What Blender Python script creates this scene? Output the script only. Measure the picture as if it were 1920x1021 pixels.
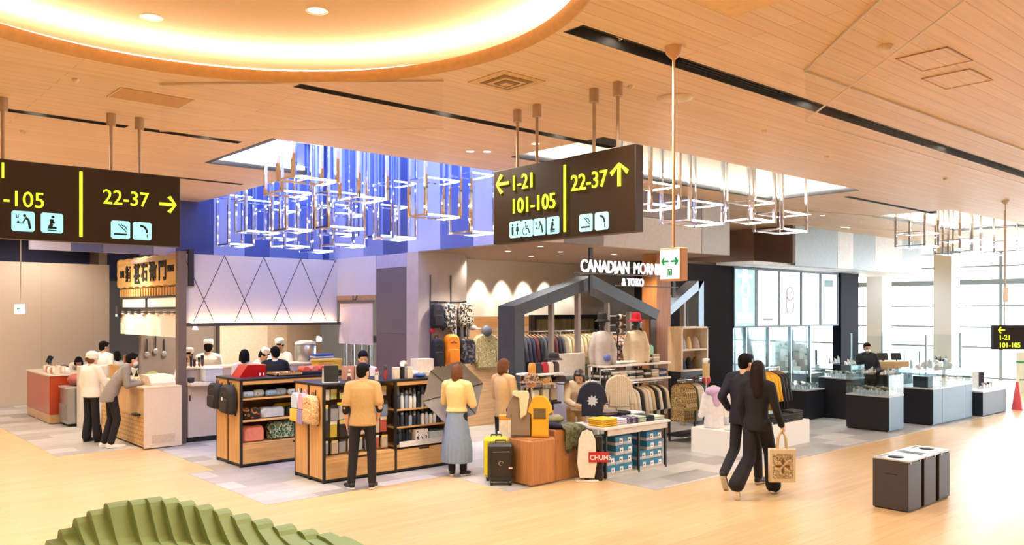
import bpy, math, random
from math import sin, cos, pi, radians, sqrt
from mathutils import Vector, Matrix

for o in list(bpy.data.objects):
    bpy.data.objects.remove(o)
SC = bpy.context.scene
COL = SC.collection
rnd = random.Random(7)

# ---------------------------------------------------------------- camera
EYE = 2.35; FPX = 1540.0; HZ = 583.0; AZ = radians(48.65)
FW = (cos(AZ), sin(AZ)); RT = (sin(AZ), -cos(AZ))
cam = bpy.data.cameras.new('camera'); cam.sensor_width = 36; cam.lens = 36*FPX/1920
cam.shift_y = (HZ-510.5)/1920; cam.clip_end = 300
cob = bpy.data.objects.new('camera', cam); COL.objects.link(cob)
cob.location = (0, 0, EYE); cob.rotation_euler = (pi/2, 0, AZ-pi/2)
SC.camera = cob
# ---------------------------------------------------------------- sky
W = bpy.data.worlds.new('sky'); SC.world = W; W.use_nodes = True
bg = W.node_tree.nodes['Background']; bg.inputs[0].default_value = (0.86, 0.94, 1.0, 1); bg.inputs[1].default_value = 6.0
# ---------------------------------------------------------------- exposure
vs = SC.view_settings; vs.view_transform = 'Standard'; vs.look = 'None'; vs.gamma = 1; vs.exposure = 1.22
try: vs.use_curve_mapping = False
except Exception: pass
SC.cycles.use_denoising = True
SC.cycles.max_bounces = 7; SC.cycles.diffuse_bounces = 4; SC.cycles.glossy_bounces = 4
SC.cycles.transmission_bounces = 6; SC.cycles.transparent_max_bounces = 14
SC.cycles.caustics_reflective = False; SC.cycles.caustics_refractive = False
SC.cycles.sample_clamp_indirect = 6; SC.cycles.sample_clamp_direct = 0

WARM = (1.0, 0.90, 0.76); NEUT = (1.0, 0.93, 0.84); COOL = (0.85, 0.93, 1.0); BLUE = (0.20, 0.33, 1.0)
def area(name, loc, size, power, col=NEUT, rot=(0, 0, 0), spread=None):
    L = bpy.data.lights.new(name, 'AREA'); L.energy = power; L.color = col
    L.shape = 'RECTANGLE'; L.size = size[0]; L.size_y = size[1]
    if spread: L.spread = spread
    o = bpy.data.objects.new(name, L); COL.objects.link(o); o.location = loc; o.rotation_euler = rot
    return o
def spot(name, loc, power, col=NEUT, ang=120, blend=.6, rad=.05, aim=None):
    L = bpy.data.lights.new(name, 'SPOT'); L.energy = power; L.color = col
    L.spot_size = radians(ang); L.spot_blend = blend; L.shadow_soft_size = rad
    o = bpy.data.objects.new(name, L); COL.objects.link(o); o.location = loc
    if aim: o.rotation_euler = (Vector(aim)-Vector(loc)).to_track_quat('-Z', 'Y').to_euler()
    return o
def point(name, loc, power, col=NEUT, rad=.08):
    L = bpy.data.lights.new(name, 'POINT'); L.energy = power; L.color = col; L.shadow_soft_size = rad
    o = bpy.data.objects.new(name, L); COL.objects.link(o); o.location = loc
    return o
# daylight enters through the glazed wall at x = 31 (portal for the sky)
pt = area('glazing_daylight', (30.9, 5, 2.2), (36, 4.2), 1, COOL, (0, radians(90), 0)); pt.data.cycles.is_portal = True
pt.data.size = 4.2; pt.data.size_y = 36
# hall downlights, plus added spots without fittings that raise the general brightness
HALL = [(-3, -2.2), (1.5, -2.2), (6, -2.2), (11, -2.2), (16, -2.2),
        (-5, 4.18), (-1.5, 4.18), (4.83, 4.18), (7.8, 4.18), (11.2, 4.18), (15, 4.18), (20, 4.18),
        (-2.5, 6.88), (5.2, 6.88), (6.9, 6.88),
        (-3, 9.68), (-.2, 9.68), (1.95, 9.68), (3.75, 9.68), (24, 5), (26.5, 8.5), (26.5, 12), (23, 9), (-1, 14.5), (2.2, 14.5), (3.9, 12.85), (-2, 19.5), (1.6, 19.5), (3.6, 17.5)]
for i, (x, y) in enumerate(HALL):
    spot('hall_downlight_and_fill', (x, y, 4.37), 125 if x < 12 else 90, WARM if x < 10 else (NEUT if x < 22 else COOL), 150, .8, .06)

# ---------------------------------------------------------------- helpers
def lin(c):
    c = c/255
    return c/12.92 if c <= .04045 else ((c+.055)/1.055)**2.4
def rgb(h):
    if isinstance(h, str): return tuple(lin(int(h[i:i+2], 16)) for i in (0, 2, 4))+(1,)
    return tuple(h)+((1,) if len(h) == 3 else ())
MC = {}
def mat(h, rough=.55, metal=0, emit=0, var=.08, scale=18, alpha=1, trans=0, spec=.5, coat=0, ecol=None):
    k = (h, rough, metal, emit, var, scale, alpha, trans, spec, coat, ecol)
    if k in MC: return MC[k]
    m = bpy.data.materials.new('m_%s' % h); m.use_nodes = True; nt = m.node_tree; b = nt.nodes['Principled BSDF']
    c = rgb(h); b.inputs['Roughness'].default_value = rough; b.inputs['Metallic'].default_value = metal
    b.inputs['Specular IOR Level'].default_value = spec
    if coat: b.inputs['Coat Weight'].default_value = coat
    if var:
        tc = nt.nodes.new('ShaderNodeTexCoord'); nz = nt.nodes.new('ShaderNodeTexNoise'); nz.inputs['Scale'].default_value = scale
        nz.inputs['Detail'].default_value = 3
        rp = nt.nodes.new('ShaderNodeValToRGB')
        rp.color_ramp.elements[0].position = .3; rp.color_ramp.elements[1].position = .7
        rp.color_ramp.elements[0].color = tuple(x*(1-var) for x in c[:3])+(1,)
        rp.color_ramp.elements[1].color = tuple(min(1, x*(1+var*.6)) for x in c[:3])+(1,)
        nt.links.new(tc.outputs['Object'], nz.inputs['Vector']); nt.links.new(nz.outputs['Fac'], rp.inputs['Fac'])
        nt.links.new(rp.outputs['Color'], b.inputs['Base Color'])
    else: b.inputs['Base Color'].default_value = c
    if emit:
        b.inputs['Emission Color'].default_value = rgb(ecol) if ecol else c; b.inputs['Emission Strength'].default_value = emit
    if alpha < 1: b.inputs['Alpha'].default_value = alpha
    if trans: b.inputs['Transmission Weight'].default_value = trans
    MC[k] = m; return m
def glass(h='E8F4F4', a=.12, rough=.03):
    """thin architectural pane: mostly see-through, with a clear surface reflection"""
    k = ('glass', h, a)
    if k in MC: return MC[k]
    m = bpy.data.materials.new('m_glass'); m.use_nodes = True; nt = m.node_tree; nt.nodes.remove(nt.nodes['Principled BSDF'])
    out = nt.nodes['Material Output']; tr = nt.nodes.new('ShaderNodeBsdfTransparent'); tr.inputs[0].default_value = tuple(1-(1-x)*.35 for x in rgb(h)[:3])+(1,)
    gl = nt.nodes.new('ShaderNodeBsdfGlossy'); gl.inputs['Roughness'].default_value = rough
    lw = nt.nodes.new('ShaderNodeLayerWeight'); lw.inputs['Blend'].default_value = .25
    mp = nt.nodes.new('ShaderNodeMapRange'); mp.inputs['To Min'].default_value = a*.35; mp.inputs['To Max'].default_value = min(1, a*4)
    mx = nt.nodes.new('ShaderNodeMixShader')
    nt.links.new(lw.outputs['Fresnel'], mp.inputs['Value']); nt.links.new(mp.outputs['Result'], mx.inputs['Fac'])
    nt.links.new(tr.outputs[0], mx.inputs[1]); nt.links.new(gl.outputs[0], mx.inputs[2]); nt.links.new(mx.outputs[0], out.inputs['Surface'])
    MC[k] = m; return m
def planks(name, c1, c2, mortar, pl, pw, rough=.4, gap=.004, rot=0, grain=.5, bias=0, spec=.5, gs=(2.5, 55)):
    m = bpy.data.materials.new(name); m.use_nodes = True; nt = m.node_tree; b = nt.nodes['Principled BSDF']; N = nt.nodes.new; K = nt.links.new
    tc = N('ShaderNodeTexCoord'); mp = N('ShaderNodeMapping'); mp.inputs['Rotation'].default_value = rot if isinstance(rot, tuple) else (0, 0, rot)
    K(tc.outputs['Object'], mp.inputs['Vector'])
    br = N('ShaderNodeTexBrick'); br.inputs['Scale'].default_value = 1; br.inputs['Brick Width'].default_value = pl; br.inputs['Row Height'].default_value = pw
    br.inputs['Mortar Size'].default_value = gap; br.inputs['Mortar Smooth'].default_value = .3; br.inputs['Bias'].default_value = bias
    br.inputs['Color1'].default_value = rgb(c1); br.inputs['Color2'].default_value = rgb(c2); br.inputs['Mortar'].default_value = rgb(mortar)
    K(mp.outputs[0], br.inputs['Vector'])
    m2 = N('ShaderNodeMapping'); m2.inputs['Scale'].default_value = (gs[0], gs[1], gs[1]); K(mp.outputs[0], m2.inputs['Vector'])
    nz = N('ShaderNodeTexNoise'); nz.inputs['Scale'].default_value = 1; nz.inputs['Detail'].default_value = 4; K(m2.outputs[0], nz.inputs['Vector'])
    mr = N('ShaderNodeMapRange'); mr.inputs['From Min'].default_value = .3; mr.inputs['From Max'].default_value = .7
    mr.inputs['To Min'].default_value = 1-.22*grain; mr.inputs['To Max'].default_value = 1+.12*grain; K(nz.outputs['Fac'], mr.inputs['Value'])
    mx = N('ShaderNodeMix'); mx.data_type = 'RGBA'; mx.blend_type = 'MULTIPLY'; mx.inputs['Factor'].default_value = 1
    K(br.outputs['Color'], mx.inputs[6]); K(mr.outputs[0], mx.inputs[7]); K(mx.outputs[2], b.inputs['Base Color'])
    b.inputs['Roughness'].default_value = rough; b.inputs['Specular IOR Level'].default_value = spec
    return m
def blotch(cols, scale=9, rough=.8, stretch=(1, 1, 1), kind='noise', emit=0):
    k = ('blotch', tuple(cols), scale, stretch, kind)
    if k in MC: return MC[k]
    m = bpy.data.materials.new('m_blotch'); m.use_nodes = True; nt = m.node_tree; b = nt.nodes['Principled BSDF']; N = nt.nodes.new; K = nt.links.new
    tc = N('ShaderNodeTexCoord'); mp = N('ShaderNodeMapping'); mp.inputs['Scale'].default_value = stretch; K(tc.outputs['Object'], mp.inputs['Vector'])
    if kind == 'noise': t = N('ShaderNodeTexNoise'); t.inputs['Scale'].default_value = scale; t.inputs['Detail'].default_value = 1.5; o = t.outputs['Fac']
    elif kind == 'wave': t = N('ShaderNodeTexWave'); t.inputs['Scale'].default_value = scale; t.inputs['Distortion'].default_value = .6; o = t.outputs['Fac']
    else: t = N('ShaderNodeTexVoronoi'); t.inputs['Scale'].default_value = scale; o = t.outputs['Color']
    K(mp.outputs[0], t.inputs['Vector'])
    rp = N('ShaderNodeValToRGB'); rp.color_ramp.interpolation = 'CONSTANT' if kind != 'wave' else 'LINEAR'
    e = rp.color_ramp.elements; n = len(cols)
    lo, hi = (.34, .66) if kind == 'noise' else (0, 1)
    while len(e) < n: e.new(.5)
    for i, c in enumerate(cols): e[i].position = lo+(hi-lo)*i/n if i else 0; e[i].color = rgb(c)
    K(o, rp.inputs['Fac']); K(rp.outputs['Color'], b.inputs['Base Color']); b.inputs['Roughness'].default_value = rough
    if emit: K(rp.outputs['Color'], b.inputs['Emission Color']); b.inputs['Emission Strength'].default_value = emit
    MC[k] = m; return m
def wood(h, h2, rough=.45, rot=(0, 0, 0), gs=(1.6, 30)):
    k = ('wood', h, h2, rot)
    if k not in MC: MC[k] = planks('m_wood', h, h2, h2, 9, 4, rough, 0, rot, 1.0, 0, .4, gs)
    return MC[k]

class MB:
    def __init__(s): s.v = []; s.f = []; s.mi = []; s.sm = []
    def add(s, vs, fs, mi=0, sm=False):
        o = len(s.v); s.v += [tuple(v) for v in vs]
        for f in fs: s.f.append([i+o for i in f]); s.mi.append(mi); s.sm.append(sm)
        return s
    def box(s, x0, x1, y0, y1, z0, z1, mi=0, bv=0):
        if x0 > x1: x0, x1 = x1, x0
        if y0 > y1: y0, y1 = y1, y0
        if z0 > z1: z0, z1 = z1, z0
        b = min(bv, (x1-x0)*.45, (y1-y0)*.45, (z1-z0)*.45)
        if b <= 0:
            return s.add([(x0, y0, z0), (x1, y0, z0), (x1, y1, z0), (x0, y1, z0), (x0, y0, z1), (x1, y0, z1), (x1, y1, z1), (x0, y1, z1)],
                         [(0, 3, 2, 1), (4, 5, 6, 7), (0, 1, 5, 4), (1, 2, 6, 5), (2, 3, 7, 6), (3, 0, 4, 7)], mi)
        V = []; ix = {}
        for i, X in enumerate((x0, x1)):
            for j, Y in enumerate((y0, y1)):
                for k, Z in enumerate((z0, z1)):
                    sx, sy, sz = (1-2*i)*b, (1-2*j)*b, (1-2*k)*b
                    for a, p in enumerate(((X, Y+sy, Z+sz), (X+sx, Y, Z+sz), (X+sx, Y+sy, Z))):
                        ix[i, j, k, a] = len(V); V.append(p)
        Fs = []
        q = ((0, 0), (1, 0), (1, 1), (0, 1))
        for t in (0, 1):
            Fs.append([ix[t, a, c, 0] for a, c in (q if t else q[::-1])])
            Fs.append([ix[a, t, c, 1] for a, c in (q[::-1] if t else q)])
            Fs.append([ix[a, c, t, 2] for a, c in (q if t else q[::-1])])
        for a in (0, 1):
            for c in (0, 1):
                Fs.append([ix[0, a, c, 1], ix[1, a, c, 1], ix[1, a, c, 2], ix[0, a, c, 2]])
                Fs.append([ix[a, 0, c, 0], ix[a, 1, c, 0], ix[a, 1, c, 2], ix[a, 0, c, 2]])
                Fs.append([ix[a, c, 0, 0], ix[a, c, 1, 0], ix[a, c, 1, 1], ix[a, c, 0, 1]])
        for i in (0, 1):
            for j in (0, 1):
                for k in (0, 1): Fs.append([ix[i, j, k, 0], ix[i, j, k, 1], ix[i, j, k, 2]])
        return s.add(V, Fs, mi)
    def cbox(s, c, d, mi=0, bv=0): return s.box(c[0]-d[0]/2, c[0]+d[0]/2, c[1]-d[1]/2, c[1]+d[1]/2, c[2]-d[2]/2, c[2]+d[2]/2, mi, bv)
    def tube(s, pts, r, n=8, mi=0, closed=False, sm=True):
        pts = [Vector(p) for p in pts]; m = len(pts); rr = r if isinstance(r, (list, tuple)) else [r]*m
        vs = []; prev = None
        for i, p in enumerate(pts):
            a = pts[(i-1) % m] if (i or closed) else p; c = pts[(i+1) % m] if (i < m-1 or closed) else p
            t = (c-a).normalized()
            if prev is None: u = t.orthogonal().normalized()
            else:
                u = prev-t*prev.dot(t); u = u.normalized() if u.length > 1e-6 else t.orthogonal().normalized()
            prev = u; w = t.cross(u)
            for k in range(n): q = 2*pi*k/n; vs.append(p+(u*cos(q)+w*sin(q))*rr[i])
        fs = []
        for i in range(m if closed else m-1):
            j = (i+1) % m
            for k in range(n): fs.append((i*n+k, i*n+(k+1) % n, j*n+(k+1) % n, j*n+k))
        s.add(vs, fs, mi, sm)
        if not closed: s.add(vs[:n], [list(range(n))[::-1]], mi); s.add(vs[-n:], [list(range(n))], mi)
        return s
    def lathe(s, prof, c=(0, 0, 0), n=20, mi=0, sx=1, sy=1, sm=True, caps=True):
        vs = []; fs = []; m = len(prof)
        for r, z in prof:
            for k in range(n): q = 2*pi*k/n; vs.append((c[0]+r*cos(q)*sx, c[1]+r*sin(q)*sy, c[2]+z))
        for i in range(m-1):
            for k in range(n): fs.append((i*n+k, i*n+(k+1) % n, (i+1)*n+(k+1) % n, (i+1)*n+k))
        s.add(vs, fs, mi, sm)
        if not caps: return s
        if prof[0][0] > 1e-4: s.add(vs[:n], [list(range(n))[::-1]], mi)
        if prof[-1][0] > 1e-4: s.add(vs[-n:], [list(range(n))], mi)
        return s
    def ell(s, c, r, n=14, m=8, mi=0, R=None):
        vs = []; fs = []
        for i in range(m+1):
            a = pi*i/m-pi/2
            for k in range(n):
                q = 2*pi*k/n; p = Vector((r[0]*cos(a)*cos(q), r[1]*cos(a)*sin(q), r[2]*sin(a)))
                if R is not None: p = R @ p
                vs.append((c[0]+p.x, c[1]+p.y, c[2]+p.z))
        for i in range(m):
            for k in range(n): fs.append((i*n+k, i*n+(k+1) % n, (i+1)*n+(k+1) % n, (i+1)*n+k))
        return s.add(vs, fs, mi, True)
    def cap(s, a, b, ra, rb, n=12, mi=0):
        a = Vector(a); b = Vector(b); d = b-a; L = d.length
        if L < 1e-5: return s.ell(a, (ra, ra, ra), mi=mi)
        d /= L; pts = []; rr = []
        for q in (-88, -55, -25): pts.append(a+d*ra*sin(radians(q))); rr.append(ra*cos(radians(q)))
        pts += [a, b]; rr += [ra, rb]
        for q in (25, 55, 88): pts.append(b+d*rb*sin(radians(q))); rr.append(rb*cos(radians(q)))
        return s.tube(pts, rr, n, mi)
    def loft(s, rings, n=20, mi=0, pleat=None):
        """rings: (cx,cy,cz,rx,ry)"""
        vs = []; fs = []
        for i, (x, y, z, rx, ry) in enumerate(rings):
            for k in range(n):
                q = 2*pi*k/n; f = 1+(pleat[0]*sin(pleat[1]*q)*i/(len(rings)-1) if pleat else 0)
                vs.append((x+rx*cos(q)*f, y+ry*sin(q)*f, z))
        for i in range(len(rings)-1):
            for k in range(n): fs.append((i*n+k, i*n+(k+1) % n, (i+1)*n+(k+1) % n, (i+1)*n+k))
        s.add(vs, fs, mi, True); s.add(vs[:n], [list(range(n))[::-1]], mi); s.add(vs[-n:], [list(range(n))], mi)
        return s
    def prism(s, poly, d0, d1, ax='y', mi=0):
        """polygon in the plane across ax, extruded d0..d1"""
        def P(a, b, d): return (a, d, b) if ax == 'y' else ((d, a, b) if ax == 'x' else (a, b, d))
        n = len(poly); vs = [P(a, b, d0) for a, b in poly]+[P(a, b, d1) for a, b in poly]
        fs = [list(range(n)), list(range(2*n-1, n-1, -1))]+[(i, n+i, n+(i+1) % n, (i+1) % n) for i in range(n)]
        return s.add(vs, fs, mi)
    def pillow(s, poly, t, ax='y', off=0, inset=.12, mi=0, sm=True):
        """polygon outline with soft rounded faces (cloth, bags)"""
        def P(a, b, d): return (a, d, b) if ax == 'y' else ((d, a, b) if ax == 'x' else (a, b, d))
        cx = sum(p[0] for p in poly)/len(poly); cy = sum(p[1] for p in poly)/len(poly); n = len(poly); vs = []
        for k, d in ((1-inset*.8, -.5), (1-inset*.2, -.36), (1, 0), (1-inset*.2, .36), (1-inset*.8, .5)):
            vs += [P(cx+(a-cx)*k, cy+(b-cy)*k, off+d*t) for a, b in poly]
        fs = []
        for j in range(4): fs += [(j*n+i, (j+1)*n+i, (j+1)*n+(i+1) % n, j*n+(i+1) % n) for i in range(n)]
        s.add(vs, fs, mi, sm); s.add(vs[:n], [list(range(n))], mi); s.add(vs[-n:], [list(range(n))[::-1]], mi)
        return s
    def xf(s, M):
        s.v = [tuple(M @ Vector(v)) for v in s.v]; return s
    def build(s, name, mats, parent=None, loc=None, rz=0, fix=True):
        me = bpy.data.meshes.new(name); me.from_pydata(s.v, [], s.f)
        if not isinstance(mats, (list, tuple)): mats = [mats]
        for m in mats: me.materials.append(m)
        me.polygons.foreach_set('material_index', s.mi); me.polygons.foreach_set('use_smooth', s.sm)
        if fix:
            import bmesh
            bm = bmesh.new(); bm.from_mesh(me); bmesh.ops.recalc_face_normals(bm, faces=bm.faces); bm.to_mesh(me); bm.free()
        me.update()
        o = bpy.data.objects.new(name, me); COL.objects.link(o)
        if loc is not None: o.location = loc
        if rz: o.rotation_euler = (0, 0, rz)
        if parent is not None: o.parent = parent
        return o
def tag(o, label, cat, group=None, kind=None):
    o['label'] = label; o['category'] = cat
    if group: o['group'] = group
    if kind: o['kind'] = kind
    return o
def thing(name, label, cat, loc=(0, 0, 0), rz=0, group=None):
    o = bpy.data.objects.new(name, None); COL.objects.link(o); o.empty_display_size = .1
    o.location = loc; o.rotation_euler = (0, 0, rz); return tag(o, label, cat, group)
def struct(o): o['kind'] = 'structure'; return o
KIDS = {}
def dup(root, loc, rz=None, label=None, group=None):
    def cp(o, par):
        c = o.copy(); COL.objects.link(c)
        if par is not None: c.parent = par
        for ch in o.children: cp(ch, c)
        return c
    r = cp(root, None); r.location = loc
    if rz is not None: r.rotation_euler = (0, 0, rz)
    if label: r['label'] = label
    if group: r['group'] = group
    return r
def remesh(mb, vox, smooth=4):
    o = mb.build('tmp', [mat('FFFFFF', var=0)]); m = o.modifiers.new('r', 'REMESH'); m.mode = 'VOXEL'; m.voxel_size = vox
    if smooth: q = o.modifiers.new('s', 'SMOOTH'); q.factor = .5; q.iterations = smooth
    dg = bpy.context.evaluated_depsgraph_get(); me = bpy.data.meshes.new_from_object(o.evaluated_get(dg), depsgraph=dg)
    bpy.data.objects.remove(o)
    r = MB(); r.v = [tuple(v.co) for v in me.vertices]; r.f = [list(p.vertices) for p in me.polygons]; r.mi = [0]*len(r.f); r.sm = [True]*len(r.f)
    bpy.data.meshes.remove(me); return r
def text(s, size, depth=.004, bold=0, align='LEFT', sx=1.0):
    """lettering as mesh builder, in the local x (right) / z (up) plane facing -y"""
    c = bpy.data.curves.new('t', 'FONT'); c.body = s; c.size = size; c.extrude = depth/2; c.offset = bold; c.align_x = align; c.resolution_u = 3
    o = bpy.data.objects.new('t', c); COL.objects.link(o)
    dg = bpy.context.evaluated_depsgraph_get(); me = bpy.data.meshes.new_from_object(o.evaluated_get(dg), depsgraph=dg)
    bpy.data.objects.remove(o)
    r = MB(); r.v = [(v.co.x*sx, -v.co.z, v.co.y) for v in me.vertices]; r.f = [list(p.vertices) for p in me.polygons]; r.mi = [0]*len(r.f); r.sm = [False]*len(r.f)
    bpy.data.meshes.remove(me); return r
def shift(mb, x=0, y=0, z=0): return mb.xf(Matrix.Translation((x, y, z)))
def merge(*mbs):
    r = MB()
    for m in mbs:
        o = len(r.v); r.v += m.v; r.f += [[i+o for i in f] for f in m.f]; r.mi += m.mi; r.sm += m.sm
    return r
ORD = 'first second third fourth fifth sixth seventh eighth ninth tenth eleventh twelfth thirteenth fourteenth fifteenth sixteenth seventeenth eighteenth nineteenth twentieth'.split()
ORD += ['twenty-'+w for w in ORD[:9]]+['thirtieth']+['thirty-'+w for w in ORD[:9]]+['fortieth']
def nth(i): return ORD[i]
FACE_U = -pi/2      # local -y (front) turned to face -x, local x runs along -y
# ================================================================ the hall
FLOORM = planks('floor_maple', 'E2C08E', 'DBB581', 'C8A26D', 1.9, .11, .30, .003, 0, .55, 0, .5, (1.2, 40))
TILEM = planks('floor_tile', 'D6D2CC', 'A09C98', 'ACA8A4', .92, .46, .34, .004, 0, .5, .1, .5, (3, 6))
CEILM = planks('ceiling_ash', 'EFD4B4', 'EACBA8', 'D0A985', 3.6, .15, .5, .004, 0, .45, 0, .3, (.8, 30))
struct(MB().box(-16, 31, -10, 30, -.12, 0).build('floor', FLOORM))
tp = [(-2, 29), (-2, 22.3), (3.2, 21.8), (3.24, 14.85), (4.7, 14.85), (4.72, 12), (4.33, 12), (4.35, 9.45), (7.05, 9.42), (7.05, 8.05), (8.55, 8.05), (8.55, 6.85), (22.5, 6.75), (24, 9), (24, 29)]
struct(MB().prism(tp, 0, .004, 'z').build('floor.001', TILEM))
struct(MB().box(31, 140, -60, 90, -.4, -.15).build('floor.002', mat('C9CCCE', .8, var=.1, scale=.4)))

H0 = 4.4
CUT = [(4.27, 27, 4.08, 4.28), (3.46, 7.75, 6.82, 6.96), (-6, 2.82, 9.62, 9.76), (2.95, 4.12, 9.62, 9.76), (14.2, 18, 7.02, 7.14), (3.0, 5.5, 12.8, 12.92),
       (4.33, 8.5, 9.2, 11.3), (5.8, 8.5, 11.28, 15.6), (7.2, 13.6, 6.55, 8.2), (17.6, 22.4, 6.6, 8.2)]
cut = MB()
for a in CUT: cut.box(a[0], a[1], a[2], a[3], 4.2, 4.7)
cut2 = MB().lathe([(2.32, 4.2), (2.32, 4.7)], (2.0, 4.96, 0), 96, sm=False)
ce = MB().box(-16, 31, -10, 30, H0, 4.5).build('ceiling', CEILM)
# the first cut boxes overlap along one edge, so cut one after another
for g in (CUT[:7], CUT[7:8], CUT[8:], None):
    c = MB()
    if g is None: c = cut2
    else:
        for a in g: c.box(a[0], a[1], a[2], a[3], 4.2, 4.7)
    co = c.build('cut', CEILM); md = ce.modifiers.new('b', 'BOOLEAN'); md.operation = 'DIFFERENCE'; md.object = co; md.solver = 'EXACT'
    me = bpy.data.meshes.new_from_object(ce.evaluated_get(bpy.context.evaluated_depsgraph_get()))
    ce.modifiers.clear(); ce.data = me; bpy.data.objects.remove(co)
ce.data.materials.clear(); ce.data.materials.append(CEILM)
struct(ce)
DARK = mat('2A2522', .6); BLACK = mat('17161A', .5)
for i, a in enumerate(CUT[:6]):      # recessed slots: dark channels
    x0, x1, y0, y1 = a[:4]; m = MB()
    m.box(x0, x1, y0, y1, 4.48, 4.52).box(x0, x1, y0, y0+.008, 4.397, 4.48).box(x0, x1, y1-.008, y1, 4.397, 4.48)
    m.box(x0, x0+.008, y0, y1, 4.397, 4.48).box(x1-.008, x1, y0, y1, 4.397, 4.48)
    if i == 0:
        for u0, u1 in ((5.6, 7.2), (8.6, 10.6)):
            for k in range(4): m.box(u0, u1, y0+.03+k*.045, y0+.04+k*.045, 4.43, 4.49)
    struct(m.build('trim_%d' % (i+1), mat('3A3836', .55)))
# round recess with a lit cove
RC = (2.0, 4.96, 0)
LIPM = mat('D2A367', .6); DOME = mat('DDBE92', .75, var=.03)
struct(MB().lathe([(2.325, 4.5), (2.325, 4.4), (2.30, 4.385), (2.27, 4.39), (2.25, 4.42), (2.25, 4.475), (2.27, 4.485), (2.33, 4.485), (2.33, 4.5), (2.95, 4.5), (2.95, 4.49)], RC, 96, caps=False).build('trim_7', LIPM))
struct(MB().lathe([(2.95, 4.46), (2.95, 4.66), (2.90, 4.70), (2.4, 4.715), (0.001, 4.72)], RC, 96, caps=False).build('ceiling.001', DOME))
struct(MB().lathe([(2.40, 4.505), (2.40, 4.53), (2.52, 4.53), (2.52, 4.505), (2.40, 4.505)], RC, 96, caps=False).build('trim_8', mat('FFEBD2', .5, emit=11, var=0)))
# walls
TANW = planks('wall_tan', 'D9C6B0', 'D4C0A9', 'C3AE97', 1.2, 9, .7, .004, (pi/2, 0, 0), .1)
GREYW = mat('A3958A', .7, var=.05, scale=3)
struct(MB().box(-16, 6.4, 23.5, 23.7, 0, 3.58).build('wall_left', TANW))
nv = MB().box(-16, 7.5, 24.6, 24.8, 3.2, 6, 0)
for k in range(5): nv.box(-15+k*4.4, -13.6+k*4.4, 24.58, 24.6, 3.2, 6, 1)
struct(nv.build('wall_left_upper', [mat('3A3F66', .6), mat('7A74A0', .6)]))
struct(MB().box(6.2, 6.4, 23.7, 26, 0, 4.4).build('wall_left_return', GREYW))
struct(MB().box(-16, 31, 29.8, 30, 0, 4.4).build('wall_back', GREYW))
struct(MB().box(-16, -15.8, -10, 30, 0, 4.4).build('wall_west', mat('D9CBB8', .7)))
struct(MB().box(-16, 31, -10, -9.8, 0, 4.4).build('wall_south', mat('DDD3C6', .7)))
# void over the shops: bulkheads of alternating panels, PGV greys with blue light mixed in
PG = [mat('6E6A72', .45, var=.06, scale=2), mat('BDB9C2', .45, var=.05, scale=2), mat('8F8D98', .4, var=.06, scale=2), mat('4F4D5A', .45, var=.06, scale=2)]
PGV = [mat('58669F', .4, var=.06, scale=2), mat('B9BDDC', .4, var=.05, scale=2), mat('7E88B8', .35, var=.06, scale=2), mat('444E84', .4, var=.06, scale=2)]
def panels_u(name, x0, x1, y, z0, z1, widths, order, th=.12, split=None):
    m = MB(); x = x0; i = 0
    while x < x1-1e-3:
        w = min(widths[i % len(widths)], x1-x); c = order[i % len(order)]
        if split and c in split:
            zc = z0+(z1-z0)*split[c][0]; m.box(x, x+w-.008, y, y+th, z0, zc, c); m.box(x, x+w-.008, y, y+th, zc+.006, z1, split[c][1])
        else: m.box(x, x+w-.008, y, y+th, z0, z1, c)
        x += w; i += 1
    return struct(m.build(name, PGV))
def panels_v(name, x, y0, y1, z0, z1, widths, order, th=.12, mats=PGV):
    m = MB(); y = y0; i = 0
    while y < y1-1e-3:
        w = min(widths[i % len(widths)], y1-y); m.box(x, x+th, y, y+w-.008, z0, z1, order[i % len(order)]); y += w; i += 1
    return struct(m.build(name, mats))
panels_u('wall_void_back', 3.0, 8.49, 15.5, 3.38, 6.0, [.62, .5, .85, .4, .7], [1, 0, 2, 1, 3])
panels_v('wall_void_right', 8.37, 9.125, 15.5, 3.41, 6.0, [1.35, .9, 1.0, .8, .7], [1, 0, 1, 3, 2])
panels_v('wall_void_left', 5.68, 11.3, 15.5, 4.5, 6.0, [1.2, .8], [2, 1])
struct(MB().box(4.3, 8.5, 9.1, 15.6, 6.0, 6.1).build('ceiling.002', mat('2C3150', .25)))
# recess walls of the openings
CREAM = mat('F3EBDD', .7, var=.02)
def well(n, x0, x1, y0, y1, z1, sides='nswe', m=CREAM, top=True):
    b = MB()
    if 's' in sides: b.box(x0-.1, x1+.1, y0-.1, y0-.001, 4.5, z1)
    if 'n' in sides: b.box(x0-.1, x1+.1, y1+.001, y1+.1, 4.5, z1)
    if 'w' in sides: b.box(x0-.1, x0-.001, y0, y1, 4.5, z1)
    if 'e' in sides: b.box(x1+.001, x1+.1, y0, y1, 4.5, z1)
    if top: b.box(x0-.1, x1+.1, y0-.1, y1+.1, z1, z1+.06, 1)
    return struct(b.build(n, [m, mat('6C7487', .2, var=.03)]))
well('ceiling_well', 4.33, 8.37, 9.2, 11.3, 6.0, 'sw', top=False)
struct(MB().box(4.33, 5.68, 11.3, 11.4, 4.5, 6).build('trim_9', CREAM))
well('ceiling_well.001', 7.2, 13.6, 6.55, 8.2, 5.15)
well('ceiling_well.002', 17.6, 22.4, 6.6, 8.2, 5.0)
tr = mat('2D2E33', .4)
m = MB().box(4.33, 5.8, 11.22, 11.298, 4.39, 4.48).box(4.3, 4.36, 9.2, 11.3, 4.395, 4.44); struct(m.build('trim_10', tr))
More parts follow.
